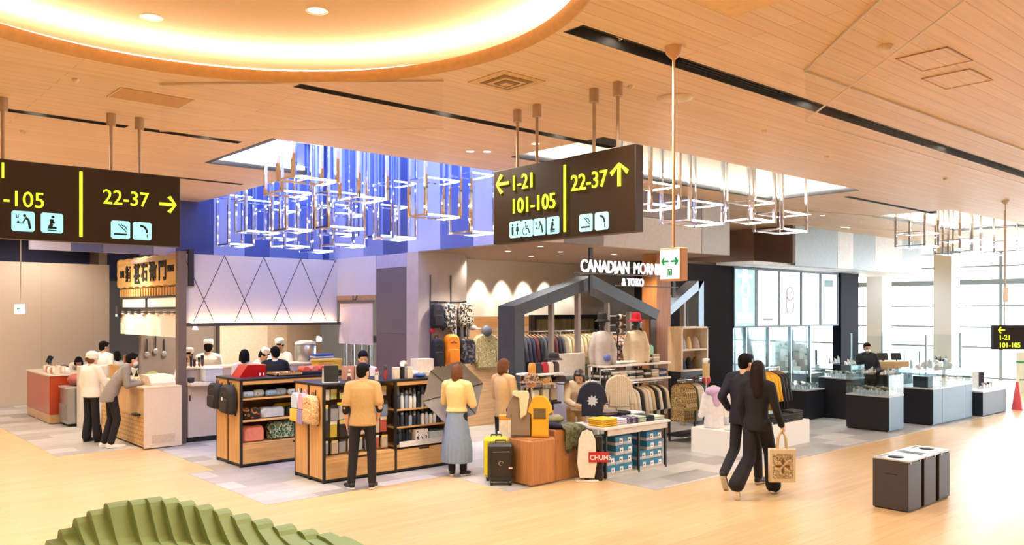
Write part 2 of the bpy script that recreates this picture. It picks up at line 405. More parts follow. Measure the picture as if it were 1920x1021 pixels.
m = MB().box(7.2, 13.6, 8.1, 8.198, 4.39, 4.48).box(13.5, 13.6, 6.56, 8.1, 4.39, 4.48); struct(m.build('trim_11', tr))
m = MB().box(17.6, 22.4, 8.1, 8.198, 4.39, 4.48).box(22.3, 22.4, 6.6, 8.1, 4.39, 4.48); struct(m.build('trim_12', tr))
LED = mat('FFF4E2', .5, emit=14, var=0)
for i, q in enumerate([(4.36, 4.40, 9.3, 11.2, 4.46, 4.5), (4.4, 5.75, 11.2, 11.22, 4.45, 4.5), (7.25, 13.5, 8.06, 8.1, 4.46, 4.5), (13.44, 13.5, 6.6, 8.0, 4.46, 4.5), (17.7, 22.3, 8.06, 8.1, 4.46, 4.5), (22.24, 22.3, 6.7, 8, 4.46, 4.5)]):
    struct(MB().box(*q).build('trim_%d' % (13+i), LED))
area('void_blue', (7.0, 12.6, 5.9), (2.2, 5.0), 150, BLUE)
area('void_blue', (6.2, 10.2, 5.9), (3.2, 1.6), 80, (.3, .42, 1))
# glass smoke curtains under the ceiling
SG = glass('FBFBFA', .008); EDGE = mat('E6D6C2', .3, var=0)
def curtain(n, a, b, z0, lab, seams=4):
    d = Vector((b[0]-a[0], b[1]-a[1])); L = d.length; t = thing('smoke_curtain', lab, 'glass screen', (a[0], a[1], 0), math.atan2(d.y, d.x))
    step = L/seams
    for k in range(seams): MB().box(k*step+.004, (k+1)*step-.004, -.004, .004, z0+.015, H0-.02).build('pane', SG, t)
    MB().box(0, L, -.004, .004, z0+.002, z0+.013).build('bottom_rail', EDGE, t)
    MB().box(0, L, -.006, .006, H0-.02, H0-.002).build('top_rail', EDGE, t)
curtain(1, (6.49, 3.60), (27, 3.35), 3.96, 'clear glass smoke curtain running away along the slot at upper right', 12)
curtain(2, (6.47, 3.585), (4.2, 1.25), 3.96, 'clear glass smoke curtain slanting across the top right corner', 2)
curtain(3, (2.50, 7.63), (4.35, 5.86), 3.96, 'clear glass smoke curtain crossing behind the large hanging signs', 3)
curtain(4, (13.9, 9.0), (26, 6.0), 4.1, 'clear glass smoke curtain hanging before the jewellery shop bulkhead', 6)
# ---- noodle shop block
WHITEP = mat('D9D2D0', .55, var=.02)
fp = MB().box(5.3, 8.37, 14.9, 15.02, 2.13, 3.38, 0)
n = 4; w = (8.37-5.3)/4.02
for k in range(6):
    xa = 5.3+(k-.06)*w+.02
    for sg in (-1, 1):
        f0, f1 = 0.0, 1.0; dx = sg*.76*w
        lo, hi = 5.31, 8.35
        for lim in (lo, hi):
            f = (lim-xa)/dx
            if 0 < f < 1:
                if (sg > 0) == (lim == hi): f1 = min(f1, f)
                else: f0 = max(f0, f)
        p0, p1 = xa+dx*f0, xa+dx*f1
        if min(p0, p1) < lo-.01 or max(p0, p1) > hi+.01 or f1 <= f0: continue
        z0, z1 = 3.38-1.25*f0, 3.38-1.25*f1
        fp.prism([(p0-.005, z0), (p0+.005, z0), (p1+.005, z1), (p1-.005, z1)], 14.893, 14.9, 'y', 1)
struct(fp.build('wall_noodle_fascia', [WHITEP, mat('4A423E', .5)]))
struct(MB().box(8.37, 8.47, 13.42, 15.0, 2.66, 3.41).build('wall_noodle_side', WHITEP))
struct(MB().box(8.36, 8.46, 13.42, 14.9, 2.57, 2.66).build('trim_19', wood('C09468', 'B58758')))
struct(MB().box(5.3, 8.37, 14.74, 14.9, 2.08, 2.13).build('trim_20', mat('4E443F', .5)))
struct(MB().box(5.4, 8.3, 14.80, 14.84, 2.132, 2.145).build('trim_21', mat('FFD9A0', .5, emit=9, var=0)))
KB = mat('86766C', .7, var=.06, scale=3)
struct(MB().box(5.4, 6.95, 17.6, 17.75, 0, 3.3).build('wall_kitchen_back', KB))
struct(MB().box(6.95, 9.4, 17.6, 17.75, 0, 3.3).build('wall_kitchen_back.001', mat('C9AE92', .7)))
dr = thing('door_1', 'pale sliding service door in the kitchen back wall', 'door', (7.0, 17.59, 0)); dr['kind'] = 'structure'; del dr['category']
MB().box(0, 1.1, -.04, 0, 0, 2.35).build('door_panel', mat('DCC5AC', .6), dr)
MB().box(-.06, 0, -.06, 0, 0, 2.4).build('door_frame', mat('3B2F2B', .5), dr)
MB().box(.42, .58, -.06, -.04, 2.26, 2.33).build('closer', mat('4A3B33', .5), dr)
struct(MB().box(8.6, 9.4, 17.5, 17.6, 0, 3.3).build('wall_kitchen_back.002', mat('A88D74', .7)))
struct(MB().box(5.2, 9.4, 15.02, 17.6, 3.3, 3.38).build('ceiling.003', mat('B7A38F', .7)))
struct(MB().box(5.16, 5.30, 14.78, 14.92, 0, 3.42).build('wall_post', mat('6F625B', .5)))
# grey pillar and clothing-shop walls
dg = [mat('6E625F', .55, var=.04, scale=3), mat('756460', .6, var=.04, scale=3), mat('B9B2C2', .5)]
m = MB().box(8.37, 8.5, 12.4, 13.41, 1.95, 3.15, 0).box(8.37, 8.5, 12.4, 13.41, 0, 1.94, 1).box(8.37, 8.5, 12.4, 13.41, 3.155, 3.405, 2); struct(m.build('wall_pillar_panel', dg))
struct(MB().box(8.37, 9.46, 12.03, 12.395, 0, 3.41).build('wall_clothing_side', mat('C9B9AB', .7, var=.07, scale=5)))
struct(MB().box(9.3, 9.46, 12.4, 13.1, 0, 3.41).build('wall_clothing_return', mat('C9B9AB', .7)))
wb = MB().box(9.46, 16.5, 13.1, 13.25, 2.24, 3.41, 0).box(9.46, 16.5, 13.1, 13.25, 2.02, 2.235, 1).box(9.46, 16.5, 13.1, 13.25, 0, 2.015, 2)
struct(wb.build('wall_clothing_back', [mat('EFE3CF', .75, var=.02), wood('C58F55', 'B98048'), wood('CFA77C', 'C59A6E')]))
struct(MB().box(8.5, 13.4, 9.13, 13.2, 3.41, 3.5).build('ceiling.004', mat('A98B72', .7, var=.05)))
m = MB(); xs = [8.37, 9.6, 10.15, 11.3, 12.25, 13.45]
for k, (a, z0, z1, c) in enumerate([((8.37, 9.0), 3.41, 4.4, 1), ((9.0, 9.9), 3.41, 4.4, 0), ((9.9, 12.55), 3.41, 3.95, 1), ((9.9, 12.55), 3.957, 4.4, 0), ((12.56, 13.45), 3.41, 4.4, 2)]): m.box(a[0], a[1]-.006, 9.0, 9.12, z0, z1, c)
m.box(13.33, 13.45, 9.12, 13.2, 3.41, 4.4, 2); struct(m.build('wall_clothing_bulkhead', [mat('857C7C', .45), mat('CFCAC8', .45), mat('B4B5B7', .4)]))
COLW = wood('C07F48', 'B0713C', rot=(0, pi/2, 0)); struct(MB().box(12.0, 12.42, 9.6, 9.95, 0, 3.41, bv=.004).build('wall_wood_column', COLW))
# ---- jewellery shop block
BR = [mat('6E5848', .6), mat('94796A', .6, var=.04), mat('6A564A', .6), mat('A9BCC9', .35), mat('E6EBEF', .35)]
m = MB()
for y0, y1, c in ((10.3, 11.35, 2), (11.35, 14.2, 1), (14.2, 15.6, 0), (15.6, 20, 1)): m.box(18.0, 18.12, y0, y1-.01, 3.5, 4.4, c)
struct(m.build('wall_jewellery_bulkhead_side', BR))
m = MB()
for x0, x1, c in ((18.12, 20.2, 3), (20.2, 21.05, 4), (21.05, 22.3, 3), (22.3, 24.0, 4), (24.0, 25.3, 3)): m.box(x0, x1-.01, 10.3, 10.42, 3.45, 4.4, c)
struct(m.build('wall_jewellery_bulkhead', BR))
struct(MB().box(16.5, 25.3, 10.42, 12.4, 3.42, 3.5).build('ceiling.006', mat('E9ECEE', .5)))
struct(MB().box(13.5, 18.0, 11.42, 20, 3.43, 3.5).build('ceiling.007', mat('6B5648', .6)))
BLK = mat('1C181A', .85, var=.1, scale=2, spec=.15)
struct(MB().box(13.5, 16.86, 11.2, 11.4, 0, 3.42).build('wall_dark', BLK))
struct(MB().box(16.6, 22.1, 12.25, 12.4, 0, 3.42).build('wall_jewellery_back', mat('2A2E34', .8, spec=.2)))
struct(MB().box(22.06, 23.1, 11.15, 11.4, 0, 3.42).build('wall_dark.001', mat('161C28', .7, spec=.2)))
for x, y in ((15.2, 9.9), (16.4, 12.5)): spot('bulkhead_fill', (x, y, 4.37), 70, NEUT, 160, .8, .06)  # added fill spots without fittings, lifting the brown bulkhead
# ---- glazed wall with daylight
GZ = glass('F2FAFF', .10); FR = mat('7F9099', .5, var=0)
gl = 0
ys = [-10, -6, -2, 2, 6, 10, 14, 18, 22, 26, 30]; zs = [0.05, 1.1, 1.8, 2.53, 3.36, 3.9, 4.4]
for i in range(len(ys)-1):
    wn = thing('window_%d' % (i+1), 'tall glazed bay', 'window', (31, 0, 0)); del wn['category']; wn['kind'] = 'structure'
    fr = MB().box(-.05, .05, ys[i]-.05, ys[i]+.05, 0, 4.4)
    for z in zs: fr.box(-.04, .04, ys[i], ys[i+1], z-.03, z+.03) if z != 3.36 else fr.box(-.12, .04, ys[i], ys[i+1], z-.09, z+.09)
    fr.build('window_frame', FR, wn); MB().box(-.006, .006, ys[i]+.05, ys[i+1]-.05, .08, 4.38).build('pane', GZ, wn)
for k, (px, lean) in enumerate(((10.4, 0), (12.6, 0))):
    struct(MB().box(27.8, 28.5, px, px+.55, 0, 4.4).build('wall_white_column' + ('.%03d' % k if k else ''), mat('DCE6EB', .5, var=0)))
for k, (y, dy) in enumerate(((8.6, .55), (4.4, 1.0))):
    MB().tube([(29.5, y, 0), (29.5, y-dy, 4.4)], .16, 12).build('wall_strut', mat('DDE9EE', .4, var=0))['kind'] = 'structure'
# ================================================================ things on and under the ceiling
CHR = mat('E9ECF2', .07, 1, var=0); WHT = mat('F4F1EC', .5, var=.02); LEDW = mat('F2F6FF', .4, emit=2.6, var=0)
SIGNB = mat('2B1D12', .45, var=.05, scale=4); YG = mat('D3E62E', .5, emit=.8, var=0); TEAL = mat('8FDDE2', .5, emit=.55, var=0); PIC = mat('1C2A2E', .6, var=0)
POLE = mat('B9A38D', .4)
def lettering(t, s, x, y, z, size, m=YG, name='lettering', bold=0, align='LEFT', sx=.92, depth=.012):
    return shift(text(s, size, depth, bold, align, sx), x, y-depth/2-.001, z).build(name, m, t, fix=False)
def arrow(t, x, z, L, ang, y=0, m=YG, th=.03):
    b = MB(); d = Vector((cos(ang), sin(ang)))
    p = lambda a, c: (x+d.x*a-d.y*c, z+d.y*a+d.x*c)
    h = L*.42; w = th/2
    poly = [p(-L/2, -w), p(L/2-th*.7, -w), p(L/2-h-w, -h-w*.2), p(L/2-h+w*1.2, -h-w*1.4), p(L/2+w*.6, 0), p(L/2-h+w*1.2, h+w*1.4), p(L/2-h-w, h+w*.2), p(L/2-th*.7, w), p(-L/2, w)]
    b.prism(poly, y-.012, y-.001, 'y'); return b.build('arrow', m, t)
def picto(t, kind, x, z, s, y):
    b = MB(); h = s/2; r = s*.08
    b.prism([(x-h+r, z-h), (x+h-r, z-h), (x+h, z-h+r), (x+h, z+h-r), (x+h-r, z+h), (x-h+r, z+h), (x-h, z+h-r), (x-h, z-h+r)], y-.010, y-.001, 'y', 0)
    f0, f1 = y-.0125, y-.0095
    def P(pts): b.prism([(x+a*s, z+c*s) for a, c in pts], f0, f1, 'y', 1)
    def D(a, c, r_): P([(a+r_*cos(k*pi/5), c+r_*sin(k*pi/5)) for k in range(10)])
    def Ln(pts, w):
        for (a, c), (a2, c2) in zip(pts, pts[1:]):
            dx, dz = a2-a, c2-c; l = sqrt(dx*dx+dz*dz); nx, nz = -dz/l*w/2, dx/l*w/2; P([(a+nx, c+nz), (a-nx, c-nz), (a2-nx, c2-nz), (a2+nx, c2+nz)])
    if kind == 'toilet':
        D(-.22, .28, .075); P([(-.31, .17), (-.13, .17), (-.15, -.35), (-.29, -.35)]); D(.22, .28, .075); P([(.14, .17), (.3, .17), (.36, -.12), (.27, -.12), (.27, -.35), (.17, -.35), (.17, -.12), (.08, -.12)]); P([(-.012, -.38), (.012, -.38), (.012, .38), (-.012, .38)])
    elif kind == 'wheelchair':
        D(-.08, .33, .07); Ln([(-.08, .24), (-.05, -.02), (.16, -.02), (.24, -.28), (.32, -.25)], .07); Ln([(-.06, .12), (.12, .12)], .05)
        Ln([(-.13+.23*cos(q), -.16+.23*sin(q)) for q in [radians(a) for a in range(120, 345, 25)]], .05)
    elif kind == 'baby':
        D(.06, .28, .075); Ln([(.1, .2), (.24, .05), (.26, -.12), (.3, -.36)], .11); Ln([(.1, .14), (-.02, -.06)], .06); Ln([(-.3, -.1), (.06, -.1)], .04); D(-.22, -.04, .05); Ln([(-.3, .32), (-.3, .16), (-.22, .16), (-.22, .32)], .04)
    elif kind == 'prayer':
        D(.03, .31, .08); Ln([(-.01, .2), (-.02, -.04), (-.1, -.22)], .17); Ln([(0, .12), (.12, -.02)], .06); Ln([(-.2, -.24), (.2, -.24)], .12); Ln([(-.2, -.37), (.2, -.37)], .05)
    elif kind == 'smoking':
        Ln([(-.36, -.25), (.34, -.25)], .1); Ln([(-.12, .3), (.02, .18), (.12, .06), (.24, -.02), (.3, -.12)], .05); Ln([(.02, .33), (.1, .22), (.24, .2), (.33, .02)], .05)
    elif kind == 'tap':
        Ln([(-.12, .3), (.08, .26), (.22, .1), (.26, -.1)], .12); Ln([(.26, -.16), (.27, -.36)], .05)
    return b.build('pictogram', [TEAL, PIC], t)
def hang_sign(lab, loc, rz, x0, x1, poles):
    t = thing('hanging_sign', lab, 'sign', loc, rz)      # local: x right, front at y=0, z world height
    MB().box(x0, x1, 0, .11, 3.045, 3.805, bv=.006).build('sign_box', SIGNB, t)
    for px in poles:
        MB().tube([(px, .055, 3.8), (px, .055, 4.38)], .016, 10).build('pole', POLE, t)
        MB().lathe([(.045, 4.275), (.045, 4.398)], (px, .055, 0), 16).build('pole_cap', POLE, t)
    return t
# left sign: faces -y, right end at x = 3.20
t = hang_sign('big dark wayfinding sign over the noodle shop, cut by the left edge, arrow pointing right', (0, 9.1, 0), 0, -.3, 3.20, (.6, 1.54, 2.51, 2.79))
MB().box(2.195, 2.225, -.012, -.001, 3.10, 3.76, bv=.004).build('divider', YG, t)
lettering(t, '22-37', 2.41, 0, 3.455, .215); arrow(t, 3.06, 3.50, .17, 0)
lettering(t, '1-21', 1.58, 0, 3.62, .215, align='RIGHT'); lettering(t, '101-105', 1.89, 0, 3.36, .215, align='RIGHT')
for x, k in ((1.15, 'toilet'), (1.40, 'wheelchair'), (1.70, 'baby'), (1.95, 'prayer')): picto(t, k, x, 3.22, .195, 0)
for x, k in ((2.585, 'smoking'), (2.80, 'tap')): picto(t, k, x, 3.195, .185, 0)
# right sign faces -x : local x = -y
t = hang_sign('big dark wayfinding sign hung in mid hall, arrows pointing left and up', (5.52, 6.57, 0), FACE_U, 0, 1.92, (.32, .61, 1.38, 1.67))
MB().box(1.045, 1.075, -.012, -.001, 3.10, 3.735, bv=.004).build('divider', YG, t)
arrow(t, .16, 3.66, .19, pi); lettering(t, '1-21', .285, 0, 3.575, .215); lettering(t, '101-105', .285, 0, 3.34, .215); lettering(t, '22-37', 1.14, 0, 3.475, .215); arrow(t, 1.74, 3.555, .2, pi/2)
for x, k in ((.355, 'toilet'), (.53, 'wheelchair'), (.71, 'baby'), (.90, 'prayer')): picto(t, k, x, 3.175, .165, 0)
for x, k in ((1.335, 'smoking'), (1.53, 'tap')): picto(t, k, x, 3.165, .16, 0)
# far right sign
t = thing('hanging_sign', 'small dark wayfinding sign low at the right edge before the glazed wall', 'sign', (18.18, 6.0, 0), radians(-41))
MB().box(0, 1.9, 0, .1, 1.58, 2.07, bv=.004).build('sign_box', mat('2A2E3A', .4), t); lettering(t, '1-21', .10, 0, 1.775, .145); lettering(t, '101-105', .10, 0, 1.62, .145); arrow(t, .16, 1.97, .13, pi, th=.022)
for px in (.25, 1.65): MB().tube([(px, .05, 2.07), (px, .05, 4.38)], .012, 8).build('pole', WHT, t)
t = thing('glass_barrier', 'pale green barrier wall with a green band behind the far right sign', 'barrier', (26.9, 8.2, 0), radians(-41)); MB().box(0, 6, 0, .15, 0, 1.15).build('wall_body', mat('E9F5F0', .5, var=0), t); MB().box(0, 6, -.01, .16, .84, .90).build('green_band', mat('35B184', .5), t); MB().box(0, 6, -.01, .0, .34, .37).build('dark_line', mat('5C7A78', .5), t)
# exit signs
GRN = mat('0E9A5C', .5, emit=.15, var=0); LITW = mat('FFFFFF', .5, emit=.45, var=0); CASE = mat('E3B990', .5, var=.03)
t = thing('exit_sign', 'white lit exit sign with green double arrow hung on long pole', 'sign', (5.11, 4.06, 0), FACE_U)
MB().box(0, .205, 0, .09, 2.585, 2.84, bv=.006).build('sign_box', CASE, t)
MB().box(.012, .193, -.004, .001, 2.60, 2.825).build('lit_panel', LITW, t)
b = MB()
for sx in (-1, 1): b.prism([(.1025+sx*a, 2.735+c) for a, c in ((.01, -.008), (.055, -.008), (.048, -.03), (.062, -.03), (.084, 0), (.062, .03), (.048, .03), (.055, .008), (.01, .008))], -.007, -.0035)
b.build('double_arrow', GRN, t)
b = MB().box(.083, .092, -.007, -.0035, 2.625, 2.675).box(.116, .125, -.007, -.0035, 2.625, 2.675).box(.083, .125, -.007, -.0035, 2.668, 2.678).cbox((.104, -.005, 2.652), (.012, .003, .016)).box(.097, .112, -.007, -.0035, 2.625, 2.644); b.build('running_symbol', GRN, t)
MB().tube([(.1025, .045, 2.84), (.1025, .045, 4.34)], .012, 10).build('pole', CASE, t)
MB().lathe([(.015, 4.30), (.06, 4.345), (.072, 4.398)], (.1025, .045, 0), 20).build('pole_cap', CASE, t)
def exit2(lab, loc, rz, zp, h, wd, top):
    t = thing('exit_sign', lab, 'sign', loc, rz)
    MB().box(-wd/2, wd/2, 0, .08, zp, zp+h, bv=.004).build('sign_box', WHT, t); MB().box(-wd/2+.02, wd/2-.02, -.004, .001, zp+.02, zp+h-.02).build('lit_panel', mat('E8FFF4', .5, emit=6, var=0), t)
    b = MB(); zc = zp+h*.5
    b.prism([(-.02+a*wd, zc+c*wd) for a, c in ((-.2, 0), (-.02, .16), (-.02, .06), (.2, .06), (.2, -.06), (-.02, -.06), (-.02, -.16))], -.007, -.0035); b.build('arrow', GRN, t)
    MB().tube([(0, .04, zp+h), (0, .04, top)], .012, 8).build('pole', WHT, t); MB().lathe([(.015, top-.08), (.06, top-.04), (.07, top-.002)], (0, .04, 0), 16).build('pole_cap', WHT, t)
exit2('small white lit exit sign before the tan wall at far left', (3.95, 21.5, 0), radians(-40), 2.28, .24, .26, 4.4)
exit2('white exit sign hung on a thin pole before the glazed wall', (16.95, 5.35, 0), radians(20), 2.52, .27, .30, 4.4)
# recessed downlights
def downlight(x, y, z, lab, r=.075, e=5, grp=None):
    t = thing('downlight', lab, 'ceiling light', (x, y, z), 0, grp)
    MB().lathe([(r*.8, .0), (r*.8, -.006), (r, -.008), (r, -.0005)], (0, 0, 0), 24).build('trim_ring', mat('F3E3CC', .4, var=0), t)
    MB().lathe([(.001, -.0008), (r*.78, -.0008), (r*.78, -.004), (.001, -.004)], (0, 0, 0), 20).build('lens', mat('FFF6E4', .4, emit=e, var=0), t)
downlight(2.19, 6.88, 4.718, 'recessed downlight at left inside the round glowing ceiling recess', .09, 1.0)
downlight(3.12, 5.87, 4.718, 'recessed downlight at right inside the round glowing ceiling recess', .09, 1.0)
for x, y, l in ((4.83, 4.18, 'downlight in the wide dark slot nearest its left end'), (7.8, 4.18, 'downlight in the wide dark slot behind the glass curtain corner'), (11.2, 4.18, 'downlight in the wide dark slot far along behind glass'),
                (5.2, 6.89, 'downlight in the middle dark slot above the blue void'), (6.9, 6.89, 'downlight in the middle dark slot behind the mid hall sign poles'),
                (1.95, 9.69, 'downlight in the left dark slot above the left sign'), (3.75, 9.69, 'downlight in the left dark slot near its right end'), (3.9, 12.86, 'downlight in the short slot just right of the left sign')):
    downlight(x, y, 4.478, l, .065, 9)
for x, y, l in ((6.55, 8.25, 'left one of a pair of small round downlights in the wood ceiling'), (6.72, 8.12, 'right one of a pair of small round downlights in the wood ceiling'), (6.85, 7.35, 'single small white downlight in wood ceiling near middle slot'),
                (16.2, 8.9, 'left one of two bright downlights before the jewellery bulkhead'), (16.6, 8.8, 'right one of two bright downlights before the jewellery bulkhead')):
    downlight(x, y, 4.399, l, .06, 9)
# ceiling hatches, vents, detectors
VENT = mat('E0B983', .5)
t = thing('air_vent', 'square stepped air diffuser in wood ceiling left of mid hall sign', 'vent', (4.81, 5.54, 4.399))
MB().box(-.25, .25, -.25, .25, -.006, 0, bv=.003).build('frame', VENT, t)
for k in range(4): a = .17-.042*k; MB().box(-a, a, -a, a, -.010-.006*k, -.005-.006*k).build('louvre', VENT if k % 2 else mat('8A6A48', .6), t)
t = thing('air_vent', 'tan perforated ceiling grille above the left sign', 'vent', (2.61, 8.22, 4.399)); MB().box(-.33, .33, -.21, .21, -.006, 0).build('grille', mat('CFA067', .6), t)
for sx in (-1, 1): MB().box(sx*.335, sx*.325, -.22, .22, -.01, 0).build('edge_trim', mat('EBD0AC', .5), t)
t = thing('ceiling_panel', 'square yellow ceiling access panel cut by the top edge', 'ceiling panel', (4.62, 2.98, 4.399)); MB().box(-.3, .3, -.3, .3, -.008, 0).build('frame', mat('E9C58A', .5), t); MB().box(-.27, .27, -.27, .27, -.012, -.007).build('cover', mat('EFC888', .5), t)
def outline(lab, x, y, w, d):
    t = thing('access_hatch', lab, 'ceiling hatch', (x, y, 4.399)); MB().box(-w, w, -d, d, -.003, 0).build('cover', CEILM, t)
    b = MB()
    for q in ((-w, -w+.012, -d, d), (w-.012, w, -d, d), (-w, w, -d, -d+.012), (-w, w, d-.012, d)): b.box(*q, -.007, -.002)
    b.build('edge_trim', mat('C59A7E', .5), t)
outline('outlined access hatch in the ceiling at upper right, nearer of two', 7.0, 2.75, .26, .2); outline('outlined access hatch in the ceiling at upper right, farther of two', 7.75, 2.85, .26, .2)
def puck(lab, x, y, r, h, name='smoke_detector', cat='detector'):
    t = thing(name, lab, cat, (x, y, 4.399)); MB().lathe([(r, 0), (r, -h*.4), (r*.6, -h), (.001, -h)], (0, 0, 0), 20).build('body', mat('F0DCC2', .5), t)
puck('round ceiling speaker disc beside the exit sign pole', 6.39, 4.89, .17, .02, 'ceiling_speaker', 'speaker')
puck('small beige detector seen through the slanting glass curtain', 6.36, 2.86, .06, .04)
for i, (x, y, w) in enumerate(((5.75, 4.9, 'above the exit sign pole, upper one'), (7.95, 2.3, 'at top right'), (8.3, 5.1, 'right of the exit sign pole, under the slot'), (10.3, 5.4, 'further along under the glass curtain'), (1.9, 8.0, 'left of the tan grille'), (2.0, 10.7, 'between the left sign poles'), (13.4, 5.1, 'far right, near the distant frames'))):
    puck('tiny sprinkler head in the wood ceiling '+w, x, y, .03, .03, 'sprinkler', 'sprinkler')
# ---------------------------------------------------------------- chrome pendant frames
def frame(a, b, zt, zb, mid, lab, loc, rz=0, grp='chrome pendant frames', led=1):
    t = thing('chrome_pendant_light', lab, 'pendant light', loc, rz, grp); w = .045
    for sx in (-1, 1):
        for sy in (-1, 1): MB().box(sx*a/2-w/2, sx*a/2+w/2, sy*b/2-w/2, sy*b/2+w/2, zb, zt, bv=.003).build('post', CHR, t)
    def ring(z, q, nm, m):
        for s in (-1, 1):
            MB().box(-a/2+w/2, a/2-w/2, s*b/2-q/2, s*b/2+q/2, z-q/2, z+q/2).build(nm, m if s < 0 else CHR, t)
            MB().box(s*a/2-q/2, s*a/2+q/2, -b/2+w/2, b/2-w/2, z-q/2, z+q/2).build(nm, m if s > 0 else CHR, t)
    ring(zb+.02, .026, 'bottom_bar', LEDW if led else CHR)
    if mid: ring(zb+mid, .020, 'light_bar', LEDW)
    return t
FR_ = [  # x, y, zb, kind
 (5.05, 9.75, 4.02, 0, 'nearest the front left corner of the blue void'), (6.15, 10.2, 3.92, 1, 'second from left along the near edge'), (7.15, 9.85, 3.72, 0, 'in the middle of the near edge'), (7.85, 9.85, 3.52, 1, 'nearest the right end of the near edge'),
 (5.35, 10.9, 4.0, 1, 'beside the black trim'), (6.45, 11.4, 3.62, 0, 'left of centre, second row'), (7.35, 11.2, 3.5, 1, 'right of centre, second row'), (6.25, 12.6, 3.66, 1, 'left, third row'), (7.15, 12.5, 3.45, 0, 'centre, third row'), (7.85, 12.2, 3.62, 0, 'right, third row against the bulkhead'),
 (6.15, 13.7, 3.7, 0, 'left, fourth row'), (6.85, 13.9, 3.5, 1, 'centre, fourth row'), (7.65, 13.6, 3.75, 0, 'right, fourth row'), (6.2, 14.8, 3.55, 1, 'left, last row over the noodle shop'), (6.95, 14.7, 3.7, 0, 'centre, last row over the noodle shop'), (7.75, 14.6, 3.5, 1, 'right, last row over the noodle shop')]
for x, y, zb, k, w in FR_:
    frame(*(((.62, .42), (.46, .52))[k]), 5.99-zb, 0, (.55, .9)[k], 'chrome rectangular pendant frame with light bars '+w, (x, y, zb), 0, 'chrome frames in the blue void')
# ------ frames below the two bright openings (own length)
for x, y, zb, a, b, w in ((8.55, 6.95, 3.70, .6, .5, 'left one under the bright opening right of mid hall sign'), (9.95, 7.3, 3.62, .8, .5, 'second from left under the bright opening right of mid hall sign'), (11.0, 7.0, 3.7, .6, .45, 'third under the bright opening right of mid hall sign'), (12.2, 7.2, 3.64, .75, .5, 'rightmost under the bright opening right of mid hall sign')):
    frame(a, b, 5.14-zb, 0, .3, 'chrome pendant frame '+w, (x, y, zb), 0, 'chrome frames in the bright opening')
for x, y, zb, a, b, w in ((18.2, 7.5, 3.72, .7, .6, 'left one before the glazed wall'), (19.4, 7.2, 3.6, .7, .5, 'second before the glazed wall'), (20.4, 7.4, 3.7, .6, .6, 'third before the glazed wall'), (21.6, 7.0, 3.68, .8, .5, 'farthest before the glazed wall')):
    frame(a, b, 4.98-zb, 0, .3, 'chrome pendant frame '+w, (x, y, zb), 0, 'chrome frames at the far right opening')
for x, y, w in ((4.2, 17.2, 'left'), (5.1, 17.6, 'middle'), (4.75, 18.6, 'rear')):
    frame(.6, .45, .75, 0, .35, 'chrome pendant frame glimpsed under the left sign, %s one of three' % w, (x, y, 3.64), 0, 'chrome frames under the left sign')
# ================================================================ people
SKIN = mat('E2B08C', .55, var=.04); SKIN2 = mat('D79E78', .55, var=.04); HAIRB = mat('120E0C', .7, var=.2, scale=40, spec=.15); HAIRBR = mat('6E4428', .65, var=.2, scale=40, spec=.2)
CW = mat('F6EFE6', .8, var=.04, scale=6); EYE = mat('1A1412', .3, var=0)
J0 = dict(pelvis=(0, 0, .93), waist=(0, 0, 1.06), chest=(0, .0, 1.27), neck=(0, -.015, 1.45), head=(0, .015, 1.585),
          ls=(-.175, 0, 1.395), rs=(.175, 0, 1.395), le=(-.225, -.03, 1.12), re=(.225, -.03, 1.12), lw=(-.225, .05, .89), rw=(.225, .05, .89),
          lh=(-.09, 0, .92), rh=(.09, 0, .92), lk=(-.10, .015, .50), rk=(.10, .015, .50), la=(-.10, -.02, .085), ra=(.10, -.02, .085), lt=(-.12, .13, .03), rt=(.12, .13, .03))
def hand(mb, w, e, side, curl=.6, palmdir=None):
    """palm and five separate bent fingers continuing the forearm"""
    w = Vector(w); d = (w-Vector(e)).normalized()
    n = Vector(palmdir) if palmdir else Vector((-side, .25, 0)); n = (n-d*n.dot(d)).normalized(); a = d.cross(n)*(1 if side > 0 else -1)
    # a points to the thumb side
    if a.y < 0 and abs(d.z) > .5: a = -a
    p = w+d*.045
    R = Matrix((a, n, d)).transposed()
    mb.ell(p, (.040, .016, .052), 12, 8, R=R)
    for k, L in enumerate((.066, .074, .07, .056)):
        b = w+d*.085+a*(.027-.018*k); c1 = b+(d*cos(curl*.5)+n*sin(curl*.5))*L*.45; c2 = c1+(d*cos(curl*1.3)+n*sin(curl*1.3))*L*.32; c3 = c2+(d*cos(curl*2)+n*sin(curl*2))*L*.26
        mb.tube([b-d*.02, b, c1, c2, c3], [.0088, .009, .0085, .0078, .005], 7)
    b = w+d*.03+a*.032; c1 = b+(a*.8+d*.5+n*.25).normalized()*.034; c2 = c1+(d*.85+n*.35+a*.2).normalized()*.03
    mb.tube([b-a*.012, b, c1, c2], [.011, .011, .0095, .006], 7)
def seg(mb, a, b, ra, rb): mb.cap(a, b, ra, rb)
def between(a, b, f): return tuple(a[i]+(b[i]-a[i])*f for i in range(3))
